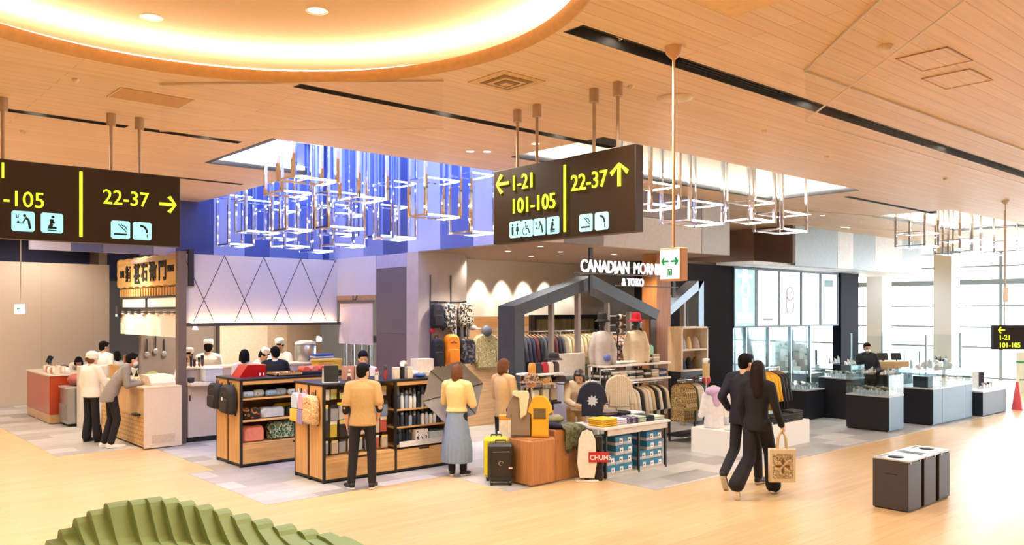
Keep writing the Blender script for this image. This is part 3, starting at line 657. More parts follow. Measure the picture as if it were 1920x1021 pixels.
def person(lab, loc, face, h=1.70, pose={}, top=CW, sleeve='short', hem=.90, bottom=None, skirt=None, shoe=None, sole=None, hair=HAIRB, hstyle='short', hat=None, mask=None,
           vox=.014, skin=SKIN, undersleeve=None, apron=None, female=False, look=(0, 0), bulk=1.0, lower=True, collar=None, curl=(.6, .6), palm=(None, None), name='person', cat='person', grp=None, zoff=0, trouser_w=1.0, flare=0):
    s = h/1.70; J = dict(J0); J.update(pose); J = {k: Vector(v)*s for k, v in J.items()}
    t = thing(name, lab, cat, (loc[0], loc[1], zoff), radians(face)-pi/2, grp)
    hd = J['head']; yaw, pit = radians(look[0]), radians(look[1])
    HR = Matrix.Rotation(-yaw, 3, 'Z') @ Matrix.Rotation(-pit, 3, 'X')
    H = lambda x, y, z: hd+HR @ (Vector((x, y, z))*s)
    b = MB()
    b.ell(H(0, -.008, .03), (.074*s, .094*s, .088*s), 20, 12, R=HR); b.ell(H(0, .018, -.038), (.058*s, .072*s, .075*s), 18, 10, R=HR)
    b.ell(H(0, .088, -.022), (.013*s, .02*s, .022*s), 10, 6, R=HR); b.ell(H(0, .078, -.068), (.026*s, .014*s, .012*s), 10, 6, R=HR)
    for q in (-1, 1): b.ell(H(q*.076, -.005, -.01), (.010*s, .02*s, .030*s), 8, 6, R=HR)
    seg(b, J['neck'], between(J['neck'], hd, .75), .054*s, .05*s)
    ub = (J['chest']-J['pelvis']).normalized()
    seg(b, J['pelvis'], J['waist'], .11*s, .105*s); seg(b, J['waist'], J['chest'], .10*s, .115*s)
    seg(b, J['ls'], J['rs'], .052*s, .052*s); seg(b, J['chest'], J['neck'], .10*s, .05*s)
    for q in 'lr':
        seg(b, J[q+'s'], J[q+'e'], .047*s, .037*s); seg(b, J[q+'e'], J[q+'w'], .037*s, .026*s)
        if lower:
            seg(b, J[q+'h'], J[q+'k'], .075*s, .050*s); seg(b, J[q+'k'], J[q+'a'], .047*s, .034*s); seg(b, J[q+'a'], J[q+'t'], .033*s, .026*s)
    body = remesh(b, min(vox, .011), 3)
    hm = MB()
    for i, q in enumerate('lr'): hand(hm, J[q+'w'], J[q+'e'], (-1, 1)[i], curl[i], palm[i])
    merge(body, hm).build('body', skin, t)
    for q in (-1, 1): MB().ell(H(q*.031, .083, .005), (.010*s, .006*s, .006*s), 8, 5, R=HR).build('eye', EYE, t)
    # hair
    if hstyle:
        m = MB(); m.ell(H(0, -.022, .042), (.086*s, .098*s, .092*s), 20, 12, R=HR); m.ell(H(0, -.045, -.005), (.078*s, .066*s, .085*s), 16, 10, R=HR)
        m.ell(H(0, .055, .088), (.062*s, .035*s, .026*s), 12, 8, R=HR)
        if hstyle == 'long':
            seg(m, H(0, -.06, .0), H(0, -.085, -.30), .082*s, .075*s); seg(m, H(-.045, -.03, 0), H(-.07, -.06, -.24), .05*s, .04*s); seg(m, H(.045, -.03, 0), H(.07, -.06, -.24), .05*s, .04*s)
        if hstyle == 'bob':
            for q in (-1, 1): seg(m, H(q*.06, -.02, .02), H(q*.07, -.01, -.075), .04*s, .035*s)
            seg(m, H(0, -.06, 0), H(0, -.05, -.09), .07*s, .06*s)
        if hstyle == 'bun': m.ell(H(0, -.125, .0), (.045*s, .04*s, .045*s), 12, 8)
        remesh(m, min(vox, .012), 3).build('hair', hair, t)
    if hat == 'chef': MB().lathe([(.086*s, 0), (.092*s, .03*s), (.09*s, .10*s), (.075*s, .115*s), (.001, .118*s)], (0, 0, 0), 24).xf(Matrix.Translation(H(0, -.012, .055)) @ HR.to_4x4() @ Matrix.Rotation(.06, 4, 'X')).build('chef_hat', CW, t)
    if hat == 'cap':
        m = MB(); m.ell((0, 0, .01*s), (.108*s, .122*s, .095*s), 20, 10); m.ell((0, .0, -.03*s), (.112*s, .124*s, .05*s), 20, 8); m.xf(Matrix.Translation(H(0, -.02, .065)) @ HR.to_4x4()).build('cloth_cap', CW, t)
    if mask:
        m = MB(); m.ell(H(0, .045, -.055), (.060*s, .060*s, .052*s), 16, 10, R=HR); m.build('face_mask', mask, t)
    # shirt / jacket
    wd = bulk*s; m = MB(); rs = []
    P, Wt, Ch, Nk = J['pelvis'], J['waist'], J['chest'], J['neck']
    kk = .88 if female else 1
    ax = (P-Ch); ax.normalize()
    hemc = P+ax*((.93-hem)*s) if hem < .93 else between(P, Wt, (hem-.93)/.13)
    m2 = MB()
    def tor(c, rx, ry): return (c[0], c[1], c[2], rx*wd*kk, ry*wd)
    rings = [tor(hemc, .186, .135), tor(between(hemc, Wt, .5), .178, .128), tor(Wt, .160, .118), tor(between(Wt, Ch, .55), .172, .125), tor(Ch, .185, .13), tor(between(Ch, Nk, .55), .185, .11), tor(between(Ch, Nk, .82), .13, .085), tor(between(Ch, Nk, 1.0), .07, .065)]
    if abs(ax.z) < .55: rings = None
    if rings and all(rings[i][2] < rings[i+1][2] for i in range(len(rings)-1)): m.loft(rings, 28)
    else:
        for a, c, r1, r2 in ((hemc, Wt, .14, .14), (Wt, Ch, .145, .16), (Ch, between(Ch, Nk, .8), .15, .08)): m.cap(a, c, r1*wd, r2*wd)
    for q in 'lr':
        S, E, Wr = J[q+'s'], J[q+'e'], J[q+'w']; a0 = between(Nk, S, .3)
        seg(m, a0, S, .06*wd, .068*wd)
        if sleeve == 'long': seg(m, S, E, .068*wd, .054*wd); seg(m, E, between(E, Wr, .96), .054*wd, .044*wd)
        elif sleeve == 'elbow': seg(m, S, between(S, E, .98), .070*wd, .066*wd)
        elif sleeve == 'short': seg(m, S, between(S, E, .75), .070*wd, .070*wd)
        if undersleeve:
            u = MB(); u.cap(between(S, E, .6), between(E, Wr, .18), .062*wd, .05*wd); remesh(u, vox, 2).build('under_sleeve', undersleeve, t)
    remesh(m, vox, 5).build('jacket' if sleeve == 'long' else 'shirt', top, t)
    if collar: MB().lathe([(.062*s, -.02*s), (.066*s, .015*s), (.056*s, .03*s)], (Nk.x, Nk.y, Nk.z+.005*s), 20, caps=False).build('collar', collar, t)
    if bottom:
        m = MB(); w2 = trouser_w*s
        seg(m, between(P, Wt, -.1), between(P, Wt, -.3), .10*w2, .10*w2); seg(m, J['lh'], J['rh'], .080*w2, .080*w2)
        for q in 'lr':
            seg(m, J[q+'h'], J[q+'k'], .086*w2, .068*w2+flare*.2); seg(m, J[q+'k'], between(J[q+'k'], J[q+'a'], .95), .068*w2+flare*.2, .058*w2+flare)
        remesh(m, vox, 3).build('trousers', bottom, t)
    if skirt:
        m = MB(); n = 96; bt = skirt[1]*s; rr = []
        for i in range(9):
            f = i/8; z = P.z+.10*s+(bt-P.z-.10*s)*f; r = (.14+.10*min(1, f*1.4))*s; rr.append((P.x, P.y, z, r, r*.84))
        m.loft(rr, n, pleat=(.035, 24)); m.build('pleated_skirt', skirt[0], t)
    if shoe:
        for q in 'lr':
            A, T = J[q+'a'], J[q+'t']; d = (T-A); d.z *= .0 if abs(d.z) < .08*s else 1; d.normalize()
            m = MB(); heel = Vector((A.x, A.y, A.z-.03*s))-d*.035*s; toe = T+d*.06*s
            m.cap(heel, T, .040*s, .043*s); m.cap(T, toe, .043*s, .032*s); m.cap(A, heel, .045*s, .042*s)
            for i, v in enumerate(m.v):
                pass
            so = remesh(m, .010, 2).build('shoe', shoe, t)
            m = MB(); m.cap(heel-Vector((0, 0, .028*s)), T-Vector((0, 0, .022*s)), .036*s, .040*s); m.cap(T-Vector((0, 0, .022*s)), toe-Vector((0, 0, .018*s)), .040*s, .030*s)
            m.v = [(x, y, max(z, -zoff*0+.001)) for x, y, z in m.v]; m.build('sole', sole or mat('E8E3DA', .7), so)
    if apron:
        col, z1, z0 = apron; m = MB(); poly = []
        for k in range(-7, 8):
            q = k/7*1.45; poly.append((P.x+.185*s*sin(q), P.y+.150*s*cos(q)))
        vs = [(x, y, z1*s) for x, y in poly]+[(x+(x-P.x)*.12, y+(y-P.y)*.12, z0*s) for x, y in poly]+[(P.x+(x-P.x)*1.05, P.y+(y-P.y)*1.05, z1*s) for x, y in poly]+[(P.x+(x-P.x)*1.17, P.y+(y-P.y)*1.17, z0*s) for x, y in poly]
        n = len(poly); fs = []
        for i in range(n-1): fs += [(i, i+1, n+i+1, n+i), (2*n+i, 3*n+i, 3*n+i+1, 2*n+i+1), (n+i, n+i+1, 3*n+i+1, 3*n+i), (i, 2*n+i, 2*n+i+1, i+1)]
        fs += [(0, n, 3*n, 2*n), (n-1, 3*n-1, 4*n-1, 2*n-1)]
        m.add(vs, fs, 0, True); m.build('apron', col, t)
    return t
BLKT = mat('17151A', .8, var=.1, scale=30); TANS = mat('C2A068', .85, var=.06, scale=25); PALEY = mat('EBCF8C', .85, var=.05, scale=20); BSH = mat('151316', .5); WSO = mat('F1EEE6', .6)
NAVY = mat('1A1A26', .8, var=.08, scale=30)
# --- staff member in tan shirt, back to camera, before the open shelf
person('shop assistant in tan short sleeved shirt and black trousers, back turned, before the packet shelf', (5.70, 9.47), 52, 1.66,
       dict(la=(-.15, -.03, .085), lk=(-.125, .02, .5), lt=(-.22, .10, .03), ra=(.13, -.03, .085), rt=(.15, .13, .03), rk=(.12, .02, .5), lw=(-.215, .06, .86), le=(-.225, -.04, 1.10), rw=(.18, .12, .92), re=(.235, -.03, 1.11), head=(.01, .02, 1.58)),
       TANS, 'short', .86, BLKT, shoe=BSH, sole=WSO, undersleeve=BLKT, look=(35, 5), trouser_w=.98, vox=.011)
# --- woman with umbrella
person('woman in pale yellow shirt and long grey pleated skirt holding the open umbrella', (7.16, 9.33), 30, 1.58,
       dict(lw=(-.10, .30, 1.16), le=(-.24, .10, 1.12), rw=(.10, .28, 1.14), re=(.24, .06, 1.10), la=(-.07, -.02, .085), ra=(.10, .02, .085), head=(.0, .03, 1.58)),
       PALEY, 'elbow', .99, BLKT, (mat('8596AE', .85, var=.05), .22), BSH, WSO, HAIRBR, 'bob', look=(10, 8), undersleeve=BLKT, bulk=1.06, vox=.011, female=True)
# --- couple walking away
person('man in dark navy jacket and trousers walking away, left of the long haired woman', (9.62, 6.22), 10, 1.77,
       dict(rk=(.09, .20, .52), ra=(.09, .26, .085), rt=(.10, .42, .03), lk=(-.08, -.10, .49), la=(-.08, -.45, .22), lt=(-.08, -.38, .07), lw=(-.24, .08, .98), le=(-.25, -.12, 1.15), rw=(.20, .16, .93), re=(.24, -.03, 1.12), pelvis=(0, 0, .92), head=(.02, .03, 1.585)),
       NAVY, 'long', .82, BLKT, shoe=mat('2C2A2A', .6), sole=mat('C9BBA8', .7), look=(30, 4), bulk=1.05, trouser_w=1.0, vox=.011)
wpose = dict(rk=(.09, .20, .51), ra=(.10, .27, .085), rt=(.10, .42, .03), lk=(-.06, -.10, .48), la=(-.07, -.46, .19), lt=(-.08, -.40, .05), lw=(-.17, .02, .87), le=(-.21, -.05, 1.12), rw=(.27, .12, .90), re=(.24, .01, 1.13), pelvis=(0, 0, .92))
person('woman with long brown hair in black suit walking away, carrying the patterned tote bag', (9.27, 5.80), 8, 1.71, wpose,
       mat('121013', .85, var=.1, scale=30), 'long', .84, mat('131114', .85, var=.1, scale=30), shoe=mat('D9C8B2', .6), sole=WSO, hair=mat('22130E', .7, var=.25, scale=60, spec=.2), hstyle='long', look=(-28, 2), trouser_w=1.12, flare=.035, vox=.011, female=True, curl=(.5, 1.25))
# --- masked shop assistant and customer in the clothing shop
person('shop assistant with white face mask in beige shirt behind the shirt display', (8.1, 9.40), 5, 1.62,
       dict(lw=(-.06, .28, 1.0), le=(-.22, .05, 1.1), rw=(.12, .27, 1.0), re=(.23, .03, 1.1)), mat('D9B27A', .85, var=.05), 'elbow', .80, mat('2B2A30', .85), shoe=BSH, hair=HAIRBR, hstyle='bob', mask=WSO, look=(0, 18), undersleeve=mat('8F2A2A', .8), female=True, vox=.013)
person('brown haired customer in cream top bending over the hat display', (9.16, 8.90), 235, 1.56,
       dict(chest=(0, .10, 1.22), neck=(0, .17, 1.37), head=(0, .25, 1.47), ls=(-.17, .14, 1.33), rs=(.17, .14, 1.33), le=(-.2, .2, 1.08), re=(.2, .2, 1.08), lw=(-.1, .38, 1.02), rw=(.1, .38, 1.02)), mat('E6D3B0', .85, var=.05), 'long', .88, mat('C9A36E', .85), shoe=BSH, hair=mat('3A2418', .4, var=.2), hstyle='bob', look=(20, 30), female=True, vox=.013)
# --- noodle counter
person('counter server in white cap, white tunic and black trousers, back turned, arm on the counter', (4.08, 16.08), 25, 1.60,
       dict(rw=(.28, .34, 1.04), re=(.27, .10, 1.10), lw=(-.2, .06, .88), la=(-.11, -.02, .085), ra=(.13, .03, .085), head=(0, .03, 1.57)), CW, 'long', .86, BLKT, shoe=BSH, sole=BSH, hat='cap', hstyle='bun', hair=HAIRBR, look=(0, 8), bulk=1.1, apron=(CW, .92, .34), flare=.03, vox=.014)
person('customer in grey jacket and black trousers leaning on the noodle counter', (4.22, 15.17), -8, 1.68,
       dict(pelvis=(0, -.06, .93), waist=(0, -.03, 1.06), chest=(0, .10, 1.25), neck=(0, .19, 1.41), head=(0, .28, 1.52), ls=(-.17, .15, 1.36), rs=(.17, .15, 1.36), le=(-.23, .10, 1.09), re=(.23, .16, 1.09), lw=(-.12, .36, 1.12), rw=(.14, .42, 1.12), lh=(-.09, -.06, .92), rh=(.09, -.06, .92), lk=(-.08, -.05, .5), rk=(.10, .02, .5), la=(-.08, -.17, .085), ra=(.10, -.08, .085), lt=(-.09, -.02, .03), rt=(.11, .07, .03)),
       mat('8E8780', .85, var=.1, scale=30), 'long', .80, BLKT, shoe=mat('EDE8E0', .6), sole=WSO, mask=WSO, look=(0, 10), bulk=1.06, vox=.013)
person('man with short black hair in white shirt standing behind the grey counter screen', (5.02, 18.85), 35, 1.70, dict(), CW, 'long', .85, BLKT, look=(20, 10), vox=.018)
person('dark haired person in white bending behind the red counter', (5.2, 21.4), 250, 1.6, dict(waist=(0, .06, 1.02), chest=(0, .24, 1.10), neck=(0, .36, 1.18), head=(0, .46, 1.24), ls=(-.17, .28, 1.16), rs=(.17, .28, 1.16), le=(-.2, .34, .95), re=(.2, .34, .95), lw=(-.1, .52, .98), rw=(.1, .52, .98)), CW, 'long', .9, BLKT, look=(0, 40), hstyle='bob', vox=.018)
person('diner with black hair seated behind the tan counter screen, left of two', (5.42, 19.3), 110, 1.46, dict(), mat('EDE6E0', .8), 'long', .85, BLKT, look=(30, 15), hstyle='bob', vox=.02)
person('diner with brown hair behind the tan counter screen, right of two', (5.42, 18.6), 130, 1.42, dict(), mat('C9A98A', .8), 'long', .85, BLKT, hair=mat('7A4526', .5), hstyle='bob', vox=.02)
person('man in pale shirt standing at back of noodle shop below the short curtain', (5.84, 18.7), 150, 1.80, dict(), mat('CFC4BC', .8), 'long', .85, BLKT, look=(20, 0), vox=.018)
person('chef in white hat and tunic facing out at the left end of noodle kitchen', (5.72, 15.82), 240, 1.60, dict(lw=(-.12, .3, 1.02), rw=(.12, .3, 1.02), le=(-.22, .06, 1.1), re=(.22, .06, 1.1)), CW, 'short', .85, BLKT, hat='chef', look=(0, 12), vox=.016)
person('chef in white hat and tunic with back turned in the noodle kitchen', (6.28, 16.3), 60, 1.74, dict(lw=(-.14, .3, 1.05), rw=(.2, .26, 1.02), le=(-.24, .06, 1.12), re=(.25, .02, 1.12)), CW, 'long', .85, BLKT, hat='chef', bulk=1.1, vox=.016)
person('chef in white hat leaning to the right over the kitchen counter', (6.82, 15.85), -25, 1.68,
       dict(waist=(0, .03, 1.06), chest=(0, .17, 1.22), neck=(0, .29, 1.36), head=(0, .38, 1.47), ls=(-.17, .24, 1.30), rs=(.17, .24, 1.30), le=(-.2, .3, 1.06), re=(.2, .3, 1.06), lw=(-.1, .5, 1.04), rw=(.1, .5, 1.04)), CW, 'long', .88, BLKT, hat='chef', look=(20, 35), bulk=1.08, vox=.016)
person('chef in white hat and tunic facing out before the sliding door', (7.8, 16.3), 232, 1.72, dict(lw=(-.1, .3, 1.04), rw=(.1, .3, 1.04), le=(-.24, .06, 1.12), re=(.24, .06, 1.12)), CW, 'short', .85, BLKT, hat='chef', look=(0, 22), bulk=1.06, vox=.016)
person('diner in black suit with back turned at the noodle counter, right of two', (6.60, 14.0), 65, 1.70, dict(le=(-.26, .1, 1.12), re=(.26, .1, 1.12), lw=(-.12, .32, 1.1), rw=(.12, .32, 1.1)), BLKT, 'long', .82, BLKT, look=(-25, 8), bulk=1.06, collar=CW, shoe=BSH, vox=.015)
person('diner with black hair in pale shirt at the noodle counter, left of two', (6.22, 14.42), 80, 1.64, dict(), mat('D8D2CC', .8), 'long', .85, BLKT, look=(30, 15), hstyle='bob', shoe=BSH, vox=.016)
person('man with short black hair facing out behind the dark topped shelf counter', (6.93, 11.5), 238, 1.70, dict(lw=(-.12, .28, 1.06), rw=(.12, .3, 1.08), le=(-.24, .06, 1.14), re=(.24, .06, 1.14)), mat('E3D3C2', .8), 'long', .85, BLKT, look=(-10, 15), shoe=BSH, vox=.013)
# --- clerk in the jewellery shop
person('jewellery shop clerk in black with white face mask behind the till', (18.25, 8.62), 225, 1.63, dict(lw=(-.1, .28, 1.05), rw=(.1, .28, 1.05), le=(-.25, .05, 1.1), re=(.25, .05, 1.1)), mat('14161C', .8), 'long', .85, BLKT, mask=WSO, look=(0, 10), bulk=1.12, shoe=BSH, vox=.018)
# ================================================================ noodle shop front
def ylab(i, n): return nth(i)
OAK = wood('E3BE88', 'DAB27A', rot=(0, pi/2, 0)); OAKH = wood('E3BE88', 'DAB27A'); PALEO = mat('E6CFAF', .5, var=.04, scale=4); STEEL = mat('B9BCC0', .3, .8, var=.03); BLKM = mat('231F1E', .45)
# carved sign board: faces -x
t = thing('shop_sign', 'long carved yellow wooden shop sign with black brush characters over the noodle counter', 'sign', (5.26, 18.75, 0), FACE_U)
poly = []
for k in range(25): poly.append((3.82*k/24-.0, 3.43-.02*(k/24)+.015*sin(k*1.9)))
for k in range(7): poly.append((3.84+.02*sin(k*2), 3.40-.57*k/6))
for k in range(25): poly.append((3.82*(1-k/24), 2.83-.02*sin(k*2.3)))
for k in range(7): poly.append((-.03-.05*abs(sin(k*1.7)), 2.85+.55*k/6))
MB().pillow(poly, .10, 'y', .05, .05).build('carved_board', planks('sign_board', 'F0CE92', 'E4B566', 'C98E3F', 4, .3, .5, .002, (pi/2, 0, 0), 1.0, 0, .3, (.7, 9)), t)
MB().box(-.05, 3.9, .11, .20, 2.80, 3.46).build('backing', BLKM, t)
INK = mat('1E1712', .7)
for ch, x, z, sz in (('麺', .62, 2.99, .34), ('甚', 1.15, 2.93, .44), ('右', 1.62, 2.98, .42), ('衛', 2.10, 2.98, .48), ('門', 2.62, 2.98, .50)):
    lettering(t, ch, x, 0, z, sz, INK, 'brush_character', .012)
lettering(t, '製麺所', 3.12, 0, 3.09, .13, INK, 'small_lettering', .003); lettering(t, '宮崎', .22, 0, 3.06, .16, INK, 'small_lettering', .003)
t = thing('slat_screen', 'row of short vertical wooden slats under the carved sign', 'wood screen', (5.24, 18.6, 0), FACE_U)
for k in range(22): MB().box(.12+k*.155, .19+k*.155, 0, .05, 2.645, 2.80, bv=.004).build('slat', wood('D9A766', 'C8924F', rot=(0, pi/2, 0)), t)
MB().box(.1, 3.5, .05, .08, 2.645, 2.80).build('backing', mat('B98B55', .6), t)
t = thing('paper_window', 'black framed twin paper window band above the white shop curtain', 'window panel', (5.24, 18.4, 0), FACE_U)
for x0, x1 in ((.0, 1.55), (1.6, 3.42)): MB().box(x0+.04, x1-.04, .02, .04, 2.43, 2.60).build('paper_panel', mat('F4E2C4', .7, emit=.25, var=.03), t)
b = MB()
for q in ((-.02, 3.46, 2.60, 2.645), (-.02, 3.46, 2.385, 2.43)): b.box(q[0], q[1], 0, .06, q[2], q[3])
for x in (-.02, 1.55, 3.40): b.box(x, x+.06, 0, .06, 2.43, 2.60)
b.build('frame', BLKM, t)
t = thing('bracket_lamp', 'small dark spotlight box at the left end of the paper window', 'lamp', (5.2, 18.35, 0), FACE_U); MB().box(-.02, .13, -.08, .0, 2.22, 2.46, bv=.01).build('body', BLKM, t); MB().box(.0, .11, -.084, -.079, 2.24, 2.28).build('lens', LITW, t)
def noren(lab, loc, rz, w, z1, z0, m, rod, loops, gaps=5, lean=.0):
    t = thing('shop_curtain', lab, 'curtain', loc, rz)
    MB().tube([(-.05, .0, z1+.035), (w+.05, .0, z1+.035)], .014, 8).build('rod', rod, t)
    n = 60; b = MB(); vs = []
    for j in range(7):
        f = j/6
        for i in range(n+1):
            x = w*i/n; vs.append((x+lean*f*(x/w-.5), .012+(.012+.02*f)*sin(x*9)+.008*f*sin(x*23+1), z1-(z1-z0)*f))
    o = len(vs); vs += [(x, y+.006, z) for x, y, z in vs]
    fs = []
    for j in range(6):
        for i in range(n):
            if gaps and j > 0 and i % (n//gaps) == n//gaps-1 and (i//(n//gaps)) < gaps-1: continue
            a = j*(n+1)+i; fs += [(a, a+1, a+n+2, a+n+1), (o+a, o+a+n+1, o+a+n+2, o+a+1)]
    b.add(vs, fs, 0, True).build('cloth', m, t, fix=False)
    for k in range(loops):
        x = w*(k+.5)/loops; MB().box(x-.07, x+.07, -.008, .02, z1-.005, z1+.055).build('loop', m, t)
    return t
noren('long white shop curtain hanging under the paper window', (5.20, 18.35, 0), FACE_U, 3.36, 2.29, 1.88, mat('F3E6D6', .85, var=.03), BLKM, 8, 0)
noren('pale pink white curtain hanging at the right side of the noodle kitchen', (8.34, 14.75, 0), FACE_U, 1.25, 2.50, 1.70, mat('EBD9D0', .8, var=.05, scale=3), mat('6B4E36', .5), 0, 0, .12)
t = thing('wall_hook', 'dark metal double hook above the pale pink curtain', 'hook', (8.355, 14.15, 2.615), FACE_U)
MB().tube([(-.08, -.01, .04), (-.05, -.03, -.05), (.0, -.035, -.03), (.05, -.03, -.05), (.08, -.01, .04)], .008, 8).build('hook', BLKM, t)
# red counter
RED = mat('B4401C', .3, var=.12, scale=1.5, coat=.3)
t = thing('red_counter', 'orange red lacquered sales counter at far left before the tan wall', 'counter', (4.05, 19.1, 0), FACE_U)
MB().box(-2.15, 0, 0, .75, .20, 1.0, bv=.006).build('red_panel', RED, t); MB().box(-2.15, 0, .005, .75, .02, .20).build('plinth', mat('C9A06D', .25), t); MB().box(-2.18, .02, -.02, .77, 1.0, 1.03).build('top', mat('E2D9CE', .4), t)
for i in range(22):
    c = ('E9D9C6', 'EFE6DB', 'D8BFA6', 'F3EFE8', 'C98F74')[i % 5]; x = 4.18+.2*(i % 2)+rnd.random()*.04; y = 19.2+(i//2)*.1
    t = thing('snack_pack', 'pale wrapped snack pack on the red counter, %s from its near end' % nth(i), 'snack pack', (x, y, 1.03), rnd.random()*3, 'snack packs on the red counter')
    MB().pillow([(-.07, 0), (.07, 0), (.08, .07), (.06, .13+.03*rnd.random()), (-.06, .14), (-.08, .06)], .06, 'y').build('wrapper', mat(c, .5), t)
for i, (x, y, w) in enumerate(((4.35, 20.75, 'left'), (4.3, 20.35, 'right'))):
    t = thing('card_terminal', 'black payment terminal arm standing on the red counter, %s one' % w, 'payment terminal', (x, y, 1.03), radians(-60)); MB().box(-.06, .06, -.06, .06, 0, .03, bv=.01).build('base', BLKM, t); MB().tube([(0, 0, .02), (.02, .03, .14), (-.05, .05, .26)], .012, 8).build('arm', BLKM, t); MB().box(-.05, .05, -.005, .01, 0, .16).xf(Matrix.Translation((-.05, .05, .17)) @ Matrix.Rotation(-.5, 4, 'X')).build('screen', mat('1B2238', .2), t)
t = thing('folded_cloth', 'dark blue cloth bundle on the red counter beside the payment terminals', 'cloth', (4.62, 20.55, 1.035)); MB().ell((0, 0, .056), (.12, .2, .055)).build('bundle', mat('2B3A78', .8), t)
# steel under-counter fridge + white post
t = thing('steel_fridge', 'low stainless steel fridge on feet between red counter and white panel', 'fridge', (4.22, 19.02, 0), FACE_U)
MB().box(0, .60, 0, .55, .06, .78, bv=.008).build('body', STEEL, t); MB().box(.03, .57, -.02, 0, .12, .46, bv=.004).build('door', mat('A2A5A9', .35, .7), t); MB().box(.0, .60, -.03, .55, .78, .81).build('top', mat('DDE0E2', .25, .5), t)
for x in (.06, .54):
    for y in (.06, .48): MB().tube([(x, y, .0), (x, y, .06)], .02, 8).build('foot', BLKM, t)
t = thing('red_bag', 'dull red soft bag lying on the steel fridge', 'bag', (4.5, 18.75, .815)); MB().ell((0, 0, .12), (.2, .26, .13)).build('body', mat('A85A54', .7), t)
t = thing('partition_panel', 'white chest high partition panel behind the counter server', 'partition', (4.38, 18.35, 0), FACE_U); MB().box(0, .28, 0, .6, 0, 1.24, bv=.005).build('panel', mat('DED6CB', .6), t); MB().box(.28, 1.9, .5, .58, 0, 1.26, bv=.005).build('grey_screen', mat('B9B7B4', .5), t)
# tiled wooden counter
t = thing('wood_counter', 'pale wooden noodle counter with a grid tiled base at its corner', 'counter', (4.52, 17.1, 0), FACE_U)
MB().box(.0, 2.52, .03, .55, .56, 1.03).build('upper_panel', OAK, t)
tm = planks('tile_grid', 'E0B876', 'D3A560', 'B98B4C', .13, .075, .4, .012, (pi/2, 0, 0), .2)
MB().box(.0, 2.52, .0, .55, .04, .56).build('tiled_base', tm, t)
MB().box(-.02, 2.54, -.02, .62, 1.03, 1.06, bv=.004).build('top', PALEO, t)
MB().box(2.525, 2.545, -.01, .62, .02, 1.03).build('end_panel', mat('E8D6BC', .5, var=.03), t)
MB().box(2.546, 2.552, .12, .5, .10, .24).build('toe_vent', mat('D8C3A6', .5), t)
t = thing('counter_screen', 'tan wooden screen board on the noodle counter behind the server', 'screen', (4.6, 16.9, 1.06), FACE_U); MB().box(0, .9, 0, .03, 0, .28, bv=.004).build('board', wood('C99B5C', 'BD8C4C'), t)
t = thing('serving_stand', 'cream sloped menu stand on the right end of the noodle counter', 'menu stand', (4.66, 15.3, 1.06), FACE_U); MB().prism([(0, 0), (.62, 0), (.62, .05), (.5, .17), (.0, .17)], 0, .42, 'y').build('stand', mat('EEDDC2', .5), t)
t = thing('cash_tray', 'small black tray in the open niche under the noodle counter edge', 'tray', (4.42, 14.95, .56), FACE_U); MB().box(0, .2, -.0, .1, 0, .04, bv=.01).build('tray', BLKM, t)
# kitchen counter
t = thing('kitchen_counter', 'long grey white kitchen counter with raised serving ledge', 'counter', (5.33, 14.62, 0))
MB().box(0, 2.98, .16, .70, .10, 1.02).build('body', mat('CDBFB4', .6, var=.03), t); MB().box(0, 2.98, .22, .70, 0, .10).build('plinth', BLKM, t); MB().box(-.01, 3.0, .0, .34, 1.02, 1.08, bv=.005).build('front_ledge', mat('E5D6C6', .5), t); MB().box(0, 2.98, .34, .45, 1.08, 1.30).build('riser', mat('B9A79A', .6), t); MB().box(-.01, 3.0, .32, .75, 1.30, 1.335, bv=.004).build('serving_ledge', mat('E9CFAE', .45), t)
MB().box(.02, .04, .15, .16, .75, .85).build('door_pull', BLKM, t)
def pot(lab, x, y, z, r, h, c, name='bowl', cat='bowl', lid=None, grp=None):
    t = thing(name, lab, cat, (x, y, z), 0, grp); MB().lathe([(r*.6, 0), (r*.95, h*.3), (r, h), (r*.92, h), (r*.86, h*.35), (.001, h*.2)], (0, 0, 0), 18).build('body', c, t)
    if lid: MB().lathe([(r*1.02, h), (r*.9, h+.03), (.03, h+.05), (.03, h+.08), (.001, h+.08)], (0, 0, 0), 18).build('lid', lid, t)
    return t
pot('dark sauce pot on the front ledge of the kitchen counter', 5.36, 14.72, 1.08, .06, .09, BLKM, 'pot', 'pot')
for i in range(6): pot('small dark condiment jar on the kitchen serving ledge, %s from the left' % nth(i), 5.35+i*.075, 15.1+.05*(i % 2), 1.335, .025, .06+.03*(i % 3), mat(('5A2A1C', '8E5A30', '3A2A22')[i % 3], .3), 'condiment_jar', 'jar', BLKM, 'condiment jars')
for i in range(10):
    x, y = 4.75+.04*(i % 3), 15.75+i*.11
    t = thing('bottle', '%s bottle standing on the wooden noodle counter, %s from the right end' % (('dark', 'clear', 'green labelled')[i % 3], nth(i)), 'bottle', (x, y, 1.06), 0, 'bottles on the noodle counter')
    MB().lathe([(.03, 0), (.032, .13), (.012, .18), (.012, .22), (.001, .22)], (0, 0, 0), 12).build('body', mat(('2A1C18', 'DCD6C8', '6E7A3A')[i % 3], .2), t); MB().lathe([(.014, .215), (.014, .235), (.001, .235)], (0, 0, 0), 10).build('cap', mat('E6E0D4', .4), t); MB().lathe([(.0335, .03), (.0335, .1)], (0, 0, 0), 12, caps=False).build('paper_label', mat('EFE6D0', .6), t)
t = thing('food_box', 'tan basket of goods at the right end of noodle counter bottles', 'basket', (4.95, 15.5, 1.06), .2); MB().box(-.14, .14, -.1, .1, 0, .14, bv=.01).build('basket', wood('D8A868', 'C08A4A'), t); MB().ell((0, 0, .14), (.12, .08, .06)).build('goods', mat('8E9A4A', .6), t)
